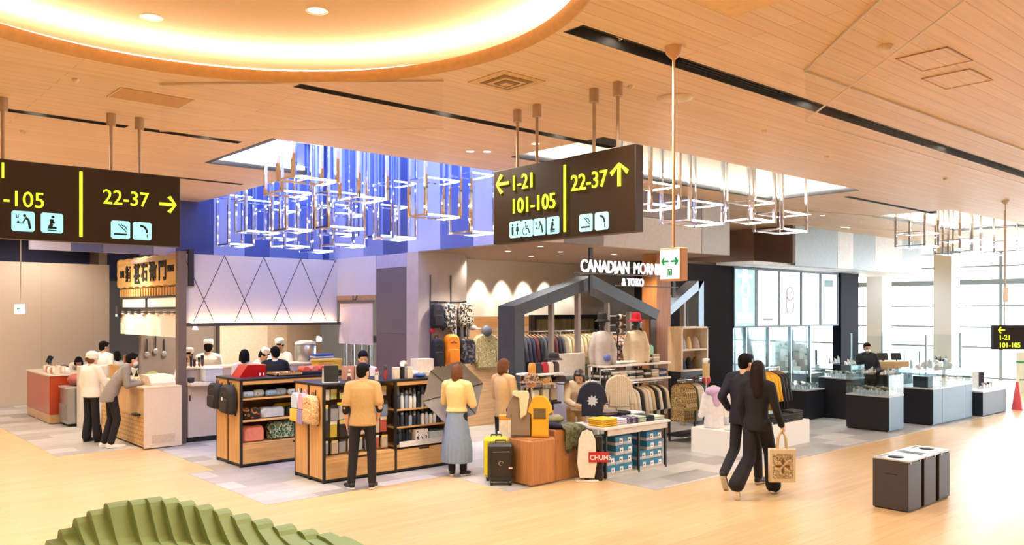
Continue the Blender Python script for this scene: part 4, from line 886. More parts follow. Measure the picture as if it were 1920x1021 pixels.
# kitchen equipment
t = thing('rice_warmer', 'round stainless rice cooker with raised white lid in kitchen', 'rice cooker', (7.9, 15.35, 1.335)); MB().lathe([(.20, 0), (.21, .05), (.21, .30), (.19, .34)], (0, 0, 0), 28).build('body', STEEL, t); MB().lathe([(.215, .345), (.2, .39), (.1, .42), (.001, .425)], (0, 0, 0), 28).build('lid', mat('EDEAE6', .35), t); MB().box(-.04, .04, -.225, -.2, .1, .25, bv=.01).build('control_panel', mat('C79A70', .4), t)
for i in range(4):
    t = thing('noodle_tray', '%s stacked noodle tray on the kitchen ledge, %s from bottom' % ('blue' if i % 2 else 'white', nth(i)), 'tray', (8.05, 14.95, 1.335+.04*i), 0, 'stacked trays'); MB().box(-.2, .2, -.13, .13, 0, .036, bv=.008).build('tray', mat('3F56A8' if i % 2 else 'E6E2DC', .4), t)
t = thing('boiler', 'tall stainless noodle boiler behind the pale pink curtain', 'boiler', (8.95, 14.6, 0)); MB().box(-.35, .35, -.5, .5, 0, 1.0, bv=.01).build('base', STEEL, t); MB().box(-.38, .38, -.55, .55, 1.72, 1.86, bv=.01).build('hood', mat('D5D8DA', .3, .6), t)
for x in (-.3, .3):
    for y in (-.45, -.15, .15, .45): MB().tube([(x, y, 1.0), (x, y, 1.72)], .035, 10).build('pipe', mat('E3E8EA', .15, 1, var=0), t)
t = thing('wall_lamp', 'small white kitchen wall lamp left of pale pink curtain', 'lamp', (7.9, 14.86, 1.75)); MB().lathe([(.05, 0), (.05, .07), (.03, .09)], (0, -.08, 0), 14).build('shade', mat('FFF2DA', .5, emit=4, var=0), t); MB().box(-.015, .015, -.08, .0, .08, .11).build('arm', WHT, t)
t = thing('pendant_lamp', 'thin white hanging lamp above the chef with turned back', 'lamp', (6.05, 16.4, 0)); MB().tube([(0, 0, 2.06), (0, 0, 3.29)], .01, 6).build('cord', WHT, t); MB().lathe([(.06, 1.98), (.03, 2.06), (.001, 2.07)], (0, 0, 0), 14).build('shade', WHT, t)
for i in range(3):
    t = thing('hanging_utensil', 'utensil hanging on the kitchen back wall behind the short curtain, %s from the left' % nth(i), 'utensil', (5.5+.17*i, 17.56, 1.5+.06*(i % 2)), 0, 'hanging utensils'); MB().tube([(0, 0, 0), (0, 0, .28)], .012, 6).build('handle', BLKM, t); MB().ell((0, 0, -.03), (.05, .02, .06)).build('head', STEEL, t)
spot('kitchen_lamp', (6.2, 16.3, 3.25), 130, WARM, 140, .8, .1); spot('kitchen_lamp', (7.7, 16.2, 3.25), 130, WARM, 140, .8, .1); spot('counter_lamp', (4.6, 17.2, 3.3), 70, WARM, 150, .8, .1); spot('sign_fill', (4.2, 17.2, 4.3), 130, WARM, 60, .8, .05, (5.2, 17, 3.0))  # last spot is added to brighten the carved sign board
for x in (-2, 1.5, 4.6): spot('wall_wash_spot', (x, 21.8, 4.3), 95, NEUT, 120, .8, .08, (x, 23.4, 1.6))  # added spots brightening the tan left wall, no fittings there
# ================================================================ wooden open shelves
GW = wood('D9A765', 'CE9A57', rot=(0, pi/2, 0)); GWH = wood('DCAE70', 'D2A062'); BKF = mat('1C1917', .45); BACKP = mat('8B7358', .7)
def gondola(lab, loc, bays, H, depth, top_wood, shelves):
    t = thing('display_shelf', lab, 'shelf', loc); L = bays[-1][1]
    for k in (0, 1):
        y0, y1 = k*depth/2, (k+1)*depth/2
        sp = MB().box(-.02, .012, y0+.035, y1-.03, .06, H-.03, bv=.003).build('side_panel', GW, t)
        MB().box(-.026, -.018, (y0+y1)/2-.012, (y0+y1)/2+.012, H-.17, H-.09).build('hook_slot', BKF, sp)
        MB().box(L-.012, L+.02, y0+.035, y1-.03, .06, H-.03, bv=.003).build('side_panel', GW, t)
    for x in [-.0, L]+[b[1] for b in bays[:-1]]:
        for y in (.0, depth/2-.015, depth-.03): MB().box(x-.018, x+.018, y, y+.03, 0, H-.01).build('post', BKF, t)
    for y in (0, depth-.03): MB().box(0, L, y+.002, y+.03, .02, .055).build('base_rail', BKF, t)
    for x in (0, L): MB().box(x-.015, x+.015, .03, depth-.03, .03, .06).build('base_rail', BKF, t)
    MB().box(-.03, L+.03, -.01, depth+.01, H-.03, H, bv=.003).build('top', BKF, t)
    for i, (x0, x1) in enumerate(bays):
        a, b = x0+.02, x1-.02
        MB().box(a, b, depth/2-.02, depth/2+.02, .06, H-.03).build('back_panel', BACKP, t)
        d = MB().box(a, b, .0, depth/2-.03, .05, .33, bv=.004).build('drawer', GWH, t); MB().box((a+b)/2-.09, (a+b)/2+.09, -.004, .01, .305, .33).build('drawer_notch', BKF, d)
        MB().box(a, b, depth/2+.03, depth, .05, .33, bv=.004).build('drawer', GWH, t)
        if top_wood[i]: MB().box(a, b, .0, depth/2-.02, H-.09, H-.032, bv=.003).build('top_fascia', GWH, t)
        for z in shelves[i]: MB().box(a, b, .02, depth/2-.02, z-.025, z, bv=.003).build('shelf', GWH, t)
    return t
gondola('wooden open shelf unit holding bags and pouches, nearer the noodle kitchen', (5.09, 11.92, 0), [(0, 1.85)], 1.33, .92, [1], [(1.03, .70, .355)])
gondola('dark topped wooden shelf unit holding packets and bottles, behind the shop assistant', (5.46, 10.06, 0), [(0, 1.15), (1.15, 2.15)], 1.355, .84, [0, 1], [(.345,), (.92, .66, .39)])
# backpacks hanging from the side panels (face -x)
def backpack(lab, loc, rz, w, h, d, c, c2=None, strap=BKF, grp=None, logo=False, name='backpack', cat='backpack'):
    t = thing(name, lab, cat, loc, rz, grp); c2 = c2 or c
    P = [(-w*.5, -h*.42), (-w*.44, -h*.5), (w*.44, -h*.5), (w*.5, -h*.42), (w*.5, h*.22), (w*.42, h*.42), (w*.24, h*.5), (-w*.24, h*.5), (-w*.42, h*.42), (-w*.5, h*.22)]
    MB().pillow(P, d, 'y', 0, .22).build('body', c, t)
    Q = [(-w*.36, -h*.42), (w*.36, -h*.42), (w*.38, -h*.05), (w*.3, h*.03), (-w*.3, h*.03), (-w*.38, -h*.05)]
    MB().pillow(Q, d*.4, 'y', -d*.5, .2).build('front_pocket', c2, t)
    MB().tube([(-w*.3, -d*.46, h*.2), (0, -d*.54, h*.27), (w*.3, -d*.46, h*.2)], .006, 6).build('zip', strap, t)
    MB().tube([(-.03, d*.2, h*.48), (-.03, d*.25, h*.58), (.03, d*.25, h*.58), (.03, d*.2, h*.48)], .009, 7).build('grab_handle', strap, t)
    for s in (-1, 1): MB().tube([(s*w*.2, d*.4, h*.42), (s*w*.3, d*.62, h*.1), (s*w*.36, d*.5, -h*.3), (s*w*.4, d*.3, -h*.55)], .014, 6).build('strap', strap, t)
    if logo: MB().box(-.02, .02, -d*.72, -d*.68, -.01, .04).build('badge', WHT, t)
    return t
DKB = mat('1F1D20', .7, var=.15, scale=20)
backpack('black backpack hanging on shelf side next to the noodle counter, rear of two', (4.97, 12.62, 1.04), FACE_U, .36, .40, .13, DKB)
backpack('black backpack with small white badge hanging on shelf side, front of two', (4.985, 12.16, 1.02), FACE_U, .38, .44, .14, mat('262420', .7, var=.15, scale=20), logo=True)
PA = [mat('BFD3E8', .6), mat('EBC24A', .6), mat('E7A9B4', .6), mat('9C8BB8', .6)]
t = thing('kids_bag', 'white and yellow small rucksack hanging on the shelf side panel', 'bag', (5.388, 10.72, 1.00), FACE_U)
MB().pillow([(-.10, -.02), (.10, -.02), (.10, .15), (.05, .2), (-.05, .2), (-.10, .15)], .10, 'y').build('upper_body', PA[0], t); MB().pillow([(-.105, -.2), (.105, -.2), (.11, -.02), (-.11, -.02)], .12, 'y', -.005).build('lower_pocket', PA[1], t); MB().tube([(-.03, .02, .19), (0, .02, .26), (.03, .02, .19)], .008, 6).build('grab_handle', PA[0], t)
t = thing('kids_bag', 'pink and lilac small rucksack hanging beside the white and yellow one', 'bag', (5.385, 10.52, 1.00), FACE_U)
MB().pillow([(-.075, -.02), (.075, -.02), (.08, .15), (.04, .21), (-.04, .21), (-.08, .15)], .10, 'y').build('upper_body', PA[2], t); MB().pillow([(-.085, -.22), (.085, -.22), (.085, -.02), (-.085, -.02)], .12, 'y', -.005).build('lower_pocket', PA[3], t); MB().tube([(-.03, .02, .19), (0, .02, .26), (.03, .02, .19)], .008, 6).build('grab_handle', PA[2], t)
backpack('fluffy beige rucksack hanging on the shelf side panel nearest the packets', (5.37, 10.27, 1.0), FACE_U, .30, .40, .12, blotch(['E9C996', 'D9AE70', 'C48F52', 'F2DDB4'], 45), strap=mat('7A5430', .7))
# unit 1 shelf goods
def roll(lab, x, y, z, L, r, c, grp, band=None):
    t = thing('rolled_pouch', lab, 'pouch', (x, y, z+r), 0, grp); MB().lathe([(.001, -L/2), (r*.8, -L/2), (r, -L/2+.02), (r*1.03, 0), (r, L/2-.02), (r*.8, L/2), (.001, L/2)], (0, 0, 0), 14, sy=1).xf(Matrix.Rotation(pi/2, 4, 'Y')).build('body', c, t)
    MB().tube([(-L*.2, 0, r*1.0), (-L*.2, -r*1.03, 0), (-L*.2, 0, -r*.98)], .008, 5).build('strap', band or BKF, t)
BLS = [mat('A9C4E2', .5), mat('C2D6EA', .5), mat('8FAFD4', .5), mat('23262E', .6)]
for i in range(9):
    c = BLS[3] if i in (5, 8) else BLS[i % 3]
    roll('%s rolled pouch on the bag unit upper shelf, %s from left' % ('dark' if i in (5, 8) else 'light blue', nth(i)), 5.235+i*.185, 12.03+.05*(i % 2), 1.036, .165, .048+.006*(i % 2), c, 'rolled pouches on upper shelf')
for i in range(6): roll('dark pouch in rear row of the bag unit upper shelf, %s from left' % nth(i), 5.28+i*.25, 12.26, 1.036, .2, .07, BLS[3], 'rear pouches on upper shelf')
def duffel(lab, x, y, z, w, h, d, c, rz=0, name='pouch_bag'):
    t = thing(name, lab, 'bag', (x, y, z+h/2), rz); MB().pillow([(-w/2, -h*.45), (-w*.44, -h*.5), (w*.44, -h*.5), (w/2, -h*.45), (w*.5, h*.2), (w*.4, h*.46), (-w*.4, h*.46), (-w*.5, h*.2)], d, 'y', 0, .25).build('body', c, t)
    MB().tube([(-w*.42, -d*.05, h*.4), (0, -d*.1, h*.47), (w*.42, -d*.05, h*.4)], .006, 5).build('zip', BKF, t); MB().tube([(-w*.15, -d*.3, h*.35), (-w*.1, -d*.45, h*.1), (w*.1, -d*.45, h*.1), (w*.15, -d*.3, h*.35)], .008, 5).build('strap', BKF, t)
CAMOG = blotch(['3D5A42', '8FB08A', 'C9D8C0', '23302A', '6E8F6C'], 16); CAMOB = blotch(['B79A6A', '6E6240', 'D9C79A', '3D3A2C', '8E7A4E'], 14)
duffel('black pouch with orange patterned top at left of the middle shelf', 5.30, 12.12, .701, .30, .18, .2, blotch(['1C1A1A', '1C1A1A', 'C47A3A', '2C2A2A'], 12))
duffel('pale blue white crumpled bag on the middle shelf', 5.65, 12.12, .701, .40, .17, .2, mat('C6D2E2', .5, var=.15, scale=10)); duffel('black round bag beside pale bag on the middle shelf', 6.04, 12.1, .701, .32, .16, .2, BLS[3]); duffel('yellow strip bag lying behind black bag on the middle shelf', 6.0, 12.29, .701, .5, .2, .1, mat('E8D84A', .5)); duffel('dark bag at right end of the middle shelf', 6.45, 12.12, .701, .34, .22, .2, DKB)
duffel('salmon pink bag at left of the lowest open shelf', 5.33, 12.12, .356, .36, .25, .22, mat('E58A78', .6, var=.1)); duffel('green camouflage bag on the lowest open shelf', 5.80, 12.12, .356, .44, .29, .22, CAMOG)
duffel('dark rucksack standing at the right part of the lowest open shelf', 6.25, 12.14, .356, .24, .27, .18, DKB); duffel('beige box bag at the right end of the lowest open shelf', 6.52, 12.12, .356, .22, .24, .18, mat('CDB994', .6))
# on top of unit 1
t = thing('donation_box', 'red translucent acrylic box with slanted left side on the bag unit', 'box', (5.30, 12.35, 1.33)); MB().prism([(-.13, 0), (.30, 0), (.30, .19), (.0, .19)], -.16, .16, 'y').build('box', mat('B5141A', .2, coat=.5), t)
for x in (.19, .25): MB().box(x, x+.02, -.164, -.159, .02, .06).build('white_mark', WHT, t)
t = thing('storage_box', 'grey white plastic box on the kitchen front ledge behind the red box', 'box', (5.75, 14.79, 1.082)); MB().box(-.16, .16, -.12, .12, 0, .24, bv=.015).build('body', mat('C9CDD4', .5), t); MB().box(-.17, .17, -.13, .13, .22, .25, bv=.008).build('rim', mat('DADDE2', .5), t)
t = thing('wood_tray', 'wooden tray of small wares left of the orange parcels', 'tray', (5.95, 12.25, 1.33)); MB().box(-.22, .22, -.2, .2, 0, .015).box(-.22, -.2, -.2, .2, 0, .05).box(.2, .22, -.2, .2, 0, .05).box(-.22, .22, -.2, -.18, 0, .05).box(-.22, .22, .18, .2, 0, .05).build('tray', wood('C9A06A', 'B98B52'), t)
for i in range(6): pot('tiny cup on the wooden tray, %s from the left' % nth(i), 5.80+.06*i, 12.2+.07*(i % 2), 1.346, .025, .04, mat(('EDE4D4', '3A2A22', 'C98A5A')[i % 3], .5), 'cup', 'cup', grp='cups on wooden tray')
t = thing('display_plinth', 'long low black display tray under the orange parcels', 'tray', (6.45, 12.25, 1.33)); MB().box(-.3, .42, -.22, .22, 0, .05, bv=.006).build('tray', BKF, t)
for i, (c, n) in enumerate((('E0644A', 'orange red'), ('E8856A', 'salmon'), ('D9503C', 'red'), ('EFA08A', 'pale salmon'), ('E4B84A', 'yellow'))):
    t = thing('wrapped_parcel', '%s wrapped parcel on the black tray, %s from the left' % (n, nth(i)), 'parcel', (6.25+i*.14, 12.2, 1.381), .1*(i % 3), 'wrapped parcels'); MB().pillow([(-.066, 0), (.066, 0), (.06, .05), (.03, .08), (-.03, .08), (-.06, .05)], .2, 'y').build('wrap', mat(c, .5), t)
t = thing('yellow_crate', 'yellow plastic crate behind the orange parcels', 'crate', (6.9, 12.6, 1.33)); MB().box(-.25, .2, -.12, .12, 0, .2, bv=.01).build('body', mat('E8B23C', .5), t); MB().box(-.26, .21, -.13, .13, .17, .21, bv=.006).build('rim', mat('F0C25A', .5), t)
# on top of unit 2
t = thing('menu_board', 'black menu panel leaning on a pale stand at left end of the dark counter top', 'menu board', (5.68, 10.28, 1.355), radians(-25)); MB().box(-.10, .10, -.006, .006, 0, .23, bv=.003).xf(Matrix.Translation((0, -.03, .012)) @ Matrix.Rotation(-.18, 4, 'X')).build('panel', mat('1E2421', .35), t); MB().prism([(-.12, 0), (-.1, 0), (-.105, .2), (-.11, .2)], -.06, .1, 'y').build('stand', mat('D8D2C8', .5), t); MB().box(-.12, .12, -.08, .1, 0, .012).build('foot', mat('D8D2C8', .5), t)
FG = [mat('5C3A3A', .6), mat('E5D2B4', .6), mat('B99A86', .6), mat('8E2F2A', .6), mat('3B3A42', .6)]
for i in range(9):
    x = 5.92+i*.075; y = 10.2+.12*(i % 2); h = .12+.05*((i*7) % 3)
    t = thing('gift_figure', '%s small standing ornament on the dark counter top, %s from the left' % (('brown', 'cream', 'tan', 'red', 'charcoal')[i % 5], nth(i)), 'ornament', (x, y, 1.355), i*.4, 'ornaments on the dark counter top')
    MB().lathe([(.028, 0), (.03, h*.3), (.02, h*.6), (.018, h*.65)], (0, 0, 0), 12).build('body', FG[i % 5], t); MB().ell((0, 0, h*.78), (.024, .024, h*.2), 10, 6).build('head', FG[(i+1) % 5], t)
for i, (x, c, n) in enumerate(((6.1, 'C9957E', 'pinkish'), (6.28, 'D9B79A', 'beige'))):
    t = thing('paper_bag', '%s paper gift bag standing on the dark counter top' % n, 'paper bag', (x, 10.55, 1.355)); MB().prism([(-.075, 0), (.075, 0), (.08, .2), (-.08, .2)], -.04, .04, 'y').build('bag', mat(c, .6), t); MB().tube([(-.03, -.041, .2), (-.02, -.041, .25), (.02, -.041, .25), (.03, -.041, .2)], .004, 5).build('handle', FG[0], t)
for i, (x, n) in enumerate(((6.70, 'left'), (6.93, 'right'))):
    t = thing('carton', 'cream upright carton on the dark counter top, %s of the dark flask' % n, 'carton', (x, 10.2, 1.355)); MB().box(-.045, .045, -.04, .04, 0, .17, bv=.004).build('box', mat('E9DCC2', .6), t)
t = thing('flask', 'dark flask with white cap between two cream cartons', 'flask', (6.815, 10.2, 1.355)); MB().lathe([(.035, 0), (.037, .15), (.03, .18)], (0, 0, 0), 16).build('body', mat('25262B', .3), t); MB().lathe([(.03, .18), (.032, .23), (.001, .24)], (0, 0, 0), 16).build('cap', WHT, t)
t = thing('flower_vase', 'small pale flower vase behind the right cream carton', 'vase', (6.98, 10.42, 1.355)); MB().lathe([(.03, 0), (.035, .08), (.02, .14)], (0, 0, 0), 14).build('vase', mat('D8C7A8', .5), t); MB().ell((0, 0, .20), (.06, .06, .05), 12, 7).build('blooms', blotch(['F2E6C8', 'D9C08A', 'B9A26A'], 30), t)
pot('blue shallow bowl on the dark counter top beside big cream box', 7.15, 10.22, 1.356, .085, .05, mat('4A66A8', .4)); pot('white heap filled dish behind the blue bowl', 7.16, 10.42, 1.356, .08, .09, mat('EFE8DC', .5), 'dish', 'dish')
t = thing('display_carton', 'large cream display carton on the dark counter top', 'carton', (7.38, 10.5, 1.355)); MB().box(-.15, .15, -.1, .1, 0, .26, bv=.004).build('box', mat('F0DFC8', .6), t); MB().box(-.15, .15, -.16, -.1, 0, .06, bv=.004).build('front_lip', mat('E6CFB0', .6), t)
t = thing('glasses_stand', 'dark sunglasses stand at right end of the dark counter top', 'display stand', (7.52, 10.22, 1.355)); MB().box(-.08, .08, -.07, .07, 0, .03, bv=.005).build('base', WHT, t); MB().box(-.07, .07, -.04, -.0, .03, .10, bv=.01).build('glasses', BKF, t)
# bay 1 hanging packets
PK = [('E4E7D8', 'white'), ('B9C07A', 'green'), ('EDEDEA', 'white'), ('9FA8B5', 'grey'), ('2C2F36', 'black'), ('C9B9A6', 'beige'), ('B65A4A', 'red'), ('D9C34A', 'yellow'), ('7E8FA8', 'blue')]
RN = ('top', 'second', 'third', 'bottom')
for r, (z, h, cols) in enumerate(((1.18, .12, (0, 1, 1, 2, 3, 0, 8, 5)), (.93, .20, (8, 3, 2, 4, 0, 4, 3, 8)), (.70, .21, (4, 7, 4, 3, 5, 2, 5, 6)), (.45, .16, (3, 5, 3, 0, 3, 8, 6, 5)))):
    for i in range(8):
        c, n = PK[cols[i]]; x = 5.55+i*.135; y = 10.20+.03*((i+r) % 2)
        t = thing('hanging_packet', '%s packet hanging on the %s peg row behind the shop assistant, %s from the left' % (n, RN[r], nth(i)), 'packet', (x, y, z), .15*((i*5+r) % 3-1), 'packets on the %s peg row' % RN[r])
        MB().pillow([(-.055, -h/2), (.055, -h/2), (.056, h/2-.02), (.05, h/2), (-.05, h/2), (-.056, h/2-.02)], .03+.015*(r == 3), 'y', 0, .12).build('pack', mat(c, .3), t)
        MB().box(-.052, .052, -.018, -.006, h/2-.03, h/2+.025).build('header_card', mat(('F2EFE6', 'E5D27A', '2E3036')[(i+r) % 3], .5), t)
        MB().tube([(0, .01, h/2+.01), (0, 10.45-y, h/2+.01)], .004, 5).build('peg', CHR, t)
t = thing('shelf_strip', 'yellow price strip between the first and second packet rows', 'sign', (5.78, 10.10, 1.055)); MB().box(-.1, .45, 0, .012, 0, .035).build('strip', mat('EBD52E', .5), t)
# bay 2 bottles
def bottle(lab, x, y, z, h, r, c, cap, grp):
    t = thing('drink_bottle', lab, 'bottle', (x, y, z), 0, grp); MB().lathe([(r*.9, 0), (r, .01), (r, h*.7), (r*.6, h*.84), (r*.6, h*.87)], (0, 0, 0), 12).build('body', c, t); MB().lathe([(r*.66, h*.86), (r*.66, h*.985), (r*.5, h), (.001, h)], (0, 0, 0), 12).build('cap', cap, t)
BT = [(mat('23262C', .25), 'black'), (mat('D9E2EA', .2), 'clear'), (mat('8FA6BC', .25), 'blue grey'), (mat('C9CDD2', .25, .6), 'steel'), (mat('34404E', .3), 'navy'), (mat('F2F0EC', .4), 'white')]
def brow(rown, z, n, x0, dx, y, seq, h0):
    for i in range(n):
        c, nm = BT[seq[i % len(seq)]]; h = h0+.03*((i*3) % 4)/3
        bottle('%s bottle on %s, %s from the left' % (nm, rown, nth(i)), x0+dx*i, y, z, h, .030, c, BT[(i*2) % 6][0], 'bottles on '+rown)
brow('the front row of upper bottle shelf', .921, 12, 6.68, .073, 10.12, (4, 1, 2, 5, 1, 0, 3, 1), .20); brow('the back row of upper bottle shelf', .921, 12, 6.70, .073, 10.26, (0, 2, 4, 1, 1, 2), .28)
brow('the front row of middle bottle shelf', .661, 12, 6.68, .073, 10.12, (0, 4, 0, 2, 0, 4, 5, 1, 5, 5), .17); brow('the back row of middle bottle shelf', .661, 12, 6.70, .073, 10.26, (0, 0, 4, 4, 5, 5), .2)
brow('the lowest bottle shelf', .391, 5, 6.68, .06, 10.16, (0, 4, 0), .2)
for i, (x, w, h, c, n) in enumerate(((7.09, .22, .20, 'F0EFEB', 'white spotted'), (7.36, .26, .15, 'D9E3E2', 'pale blue'))):
    t = thing('gift_box', '%s box on the lowest bottle shelf' % n, 'box', (x, 10.16, .391)); MB().box(-w/2, w/2, -.07, .07, 0, h, bv=.004).build('box', mat(c, .5) if i else blotch(['F3F1EE', 'F3F1EE', 'F3F1EE', '4A4448'], 22), t)
t = thing('box_lid', 'dark long lid lying on the pale blue box', 'lid', (7.36, 10.16, .542)); MB().box(-.13, .13, -.07, .07, 0, .03, bv=.005).build('lid', mat('2E3844', .5), t)
t = thing('price_rail', 'clear white price rail along the front of lowest bottle shelf', 'sign', (6.66, 10.035, .39)); MB().box(0, .9, 0, .012, -.02, .06).build('rail', mat('E9E4DA', .4), t)
spot('shelf_lamp', (6.2, 9.0, 4.3), 50, NEUT, 60, .8, .05, (6.3, 10.1, .8)); spot('shelf_lamp', (7.3, 9.0, 4.3), 50, NEUT, 60, .8, .05, (7.2, 10.1, .7))
# ================================================================ clothing shop
STL = mat('43484E', .45, .2); STLD = mat('5A514B', .5); HANGW = wood('C79A62', 'B98850')
def house_frame(lab, loc, parts):
    t = thing('house_frame', lab, 'frame', loc)
    for nm, poly, d0, d1, m in parts: MB().prism(poly, d0, d1, 'y').build(nm, m, t)
    return t
a0, a1 = 8.42, 11.93; ac = 10.2
t = house_frame('dark grey gabled house frame standing in the clothing shop', (0, 9.5, 0), [
    ('post', [(a0, 0), (a0+.2, 0), (a0+.2, 2.32), (a0, 2.43)], 0, .4, STL), ('post', [(a1-.16, 0), (a1, 0), (a1, 2.30), (a1-.16, 2.2)], 0.05, .09, STLD),
    ('roof_beam', [(a0, 2.43), (a0+.2, 2.30), (ac, 2.74), (ac, 2.95)], 0, .4, STL), ('roof_beam', [(ac, 2.95), (ac, 2.74), (a1-.05, 2.20), (a1+.04, 2.36)], 0, .4, STL)])
for x, z in ((9.36, 2.5), (9.98, 2.66), (10.72, 2.5), (11.3, 2.34)): MB().box(x, x+.06, .15, .24, 0, z).build('mullion', mat('A79E94', .4), t)
t = thing('house_frame', 'partial grey house frame to the right of the wood column', 'frame', (0, 10.2, 0))
MB().box(14.12, 14.3, 0, .3, 0, 2.98).build('post', mat('7F8C99', .35, .4), t); MB().prism([(12.6, 2.12), (12.6, 1.95), (14.12, 2.78), (14.3, 2.98), (14.12, 2.98)], 0, .3, 'y').build('roof_beam', mat('8C96A0', .35, .4), t); MB().box(12.6, 14.2, .25, .3, 1.95, 2.02).build('cross_rail', mat('9DA3A8', .35, .5), t); MB().box(13.75, 13.83, .1, .2, 0, 2.6).build('mullion', mat('A79E94', .4), t)
# shop lettering
t = thing('shop_sign', 'white lit lettering sign hanging over the clothing shop gable', 'sign', (9.72, 9.36, 0))
LW = mat('FFFFFF', .5, emit=.5, var=0)
lettering(t, 'CANADIAN', 0, 0, 3.0, .29, LW, 'lettering', .004, sx=.80, depth=.02); lettering(t, 'MORNING', 1.33, 0, 3.0, .29, LW, 'lettering', 0, sx=.74, depth=.02); lettering(t, '& TOKO', 1.02, 0, 2.79, .19, LW, 'lettering', 0, sx=.8, depth=.03)
for z in (2.98, 2.79): MB().box(-.1 if z > 2.9 else .9, 2.62, .005, .03, z-.012, z+.008).build('carrier_rail', mat('5C5048', .5), t)
for x in (.27, 2.5): MB().box(x, x+.07, .03, .07, 2.6, 3.405).build('hanger_bar', mat('3A332F', .5), t)
# boxes and the shirt display at the shop corner
BX = wood('BE8450', 'B07844', rot=(0, pi/2, 0))
for lab, q in (('orange brown wooden cube plinth under the shirt display', (7.42, 7.90, 8.05, 8.52, .63)), ('orange brown wooden cube plinth under the draped olive cloth', (7.93, 8.50, 8.10, 8.70, .71))):
    t = thing('display_plinth', lab, 'plinth', ((q[0]+q[1])/2, (q[2]+q[3])/2, 0)); w, d = (q[1]-q[0])/2, (q[3]-q[2])/2
    MB().box(-w, w, -d, d, 0, q[4]-.001, bv=.03 if 'shirt' in lab else .01).build('body', BX, t); MB().box(-w+.02, w-.02, -d+.02, d-.02, q[4]-.004, q[4]).build('top', wood('D39A5E', 'C98C4E'), t)
def garment(lab, loc, rz, m, L=.62, w=.40, th=.06, sl=.5, name='shirt', cat='shirt', grp=None, extra=None, hook=True, rail=.07, off=0):
    t = thing(name, lab, cat, loc, rz, grp); h = w/2
    P = [(-.055, 0), (-h*.8, -.045), (-h*1.08, -.10), (-h*1.38, -sl), (-h*1.02, -sl-.02), (-h*.9, -.26), (-h*.92, -L), (h*.92, -L), (h*.9, -.26), (h*1.02, -sl-.02), (h*1.38, -sl), (h*1.08, -.10), (h*.8, -.045), (.055, 0)]
    MB().pillow(P, th, 'y', off, .10).build('cloth', m, t)
    if hook: MB().tube([(-h*.8, off, -.04), (0, off, .015), (h*.8, off, -.04)], .008, 5).build('hanger', HANGW, t); MB().tube([(0, off, .01), (0, off, rail-.035), (.024, off, rail-.022), (.026, off, rail+.006), (0, off, rail+.023), (-.02, off, rail+.016)], .004, 5).build('hook', CHR, t)
    return t
Q45 = radians(-45)
g = garment('brown grey long shirt with cream scarf, left half of the corner display', (7.52, 8.36, 1.24), Q45, mat('8C7A64', .85, var=.08), .60, .30, .12, .34, hook=False)
MB().pillow([(-.10, .03), (.10, .03), (.12, -.02), (.08, -.3), (.0, -.36), (-.02, -.06), (-.12, -.02)], .05, 'y', -.075).build('scarf', mat('EBD5AE', .85), g); MB().tube([(0, 0, .0), (0, 0, -.60)], .02, 8).build('stand_pole', CHR, g)
g = garment('yellow shirt with dark chest patch, right half of the corner display', (7.70, 8.17, 1.20), Q45, mat('EFAE2A', .8, var=.06), .57, .26, .12, .22, hook=False)
MB().pillow([(-.09, -.17), (.08, -.17), (.08, -.31), (-.09, -.31)], .02, 'y', -.062).build('dark_patch', mat('6B5836', .8), g); MB().tube([(0, 0, .0), (0, 0, -.57)], .02, 8).build('stand_pole', CHR, g)
def hat(lab, loc, c, r=.10, brim=.05, h=.11, band=None, grp=None, rz=0):
    t = thing('hat', lab, 'hat', loc, rz, grp); MB().lathe([(r*.98, .0), (r, .01), (r*.92, h*.7), (r*.75, h*.95), (.001, h)], (0, 0, 0), 20).build('crown', c, t); MB().lathe([(r*.9, .012), (r+brim, -.012), (r+brim, -.004), (r*.9, .024)], (0, 0, 0), 20, caps=False).build('brim', c, t)
    if band: MB().lathe([(r*1.01, .015), (r*1.0, .04)], (0, 0, 0), 20, caps=False).build('band', band, t)
    return t
t = thing('hat_stand', 'slim pole stand holding the bucket hat above the shirt display', 'stand', (7.66, 8.30, .63)); MB().tube([(0, 0, .0), (0, 0, .74)], .012, 8).build('pole', CHR, t); MB().ell((0, 0, .72), (.07, .08, .05)).build('hat_form', mat('D9A98A', .6), t)
hat('mottled brown bucket hat on top of the corner shirt display', (7.66, 8.30, 1.38), blotch(['7A5A44', 'A88A6A', '55402F'], 20), .105, .07, .12)
# suitcases
def suitcase(lab, loc, rz, w, d, h, m, logo=True):
    t = thing('suitcase', lab, 'suitcase', loc, rz); MB().box(-w/2, w/2, -d/2, d/2, .06, h, bv=.035).build('shell', m, t)
    MB().box(-w/2+.05, w/2-.05, -d/2-.012, -d/2+.01, .14, h-.1, bv=.012).build('front_panel', m, t)
    MB().box(-w/2-.004, w/2+.004, -.006, .006, .10, h-.05, bv=.002).build('zip_seam', BKF, t)
    if logo:
        b = MB(); b.tube([(.03*cos(q*pi/8), -d/2-.014, h*.55+.03*sin(q*pi/8)) for q in range(13)], .004, 5); b.build('ring_emblem', CHR, t); MB().box(w/2-.07, w/2-.02, -d/2-.016, -d/2-.008, h*.42, h*.46).build('latch', CHR, t)
    MB().tube([(-.07, .02, h-.01), (-.07, .02, h+.03), (.07, .02, h+.03), (.07, .02, h-.01)], .010, 7).build('handle', BKF, t)
    for x in (-w/2+.05, w/2-.05):
        for y in (-d/2+.05, d/2-.05):
            wh = MB().tube([(x-.018, y, .028), (x+.018, y, .028)], .027, 12).build('wheel', BKF, t); MB().box(x-.012, x+.012, y-.012, y+.012, .03, .07).build('caster_fork', CHR, t)
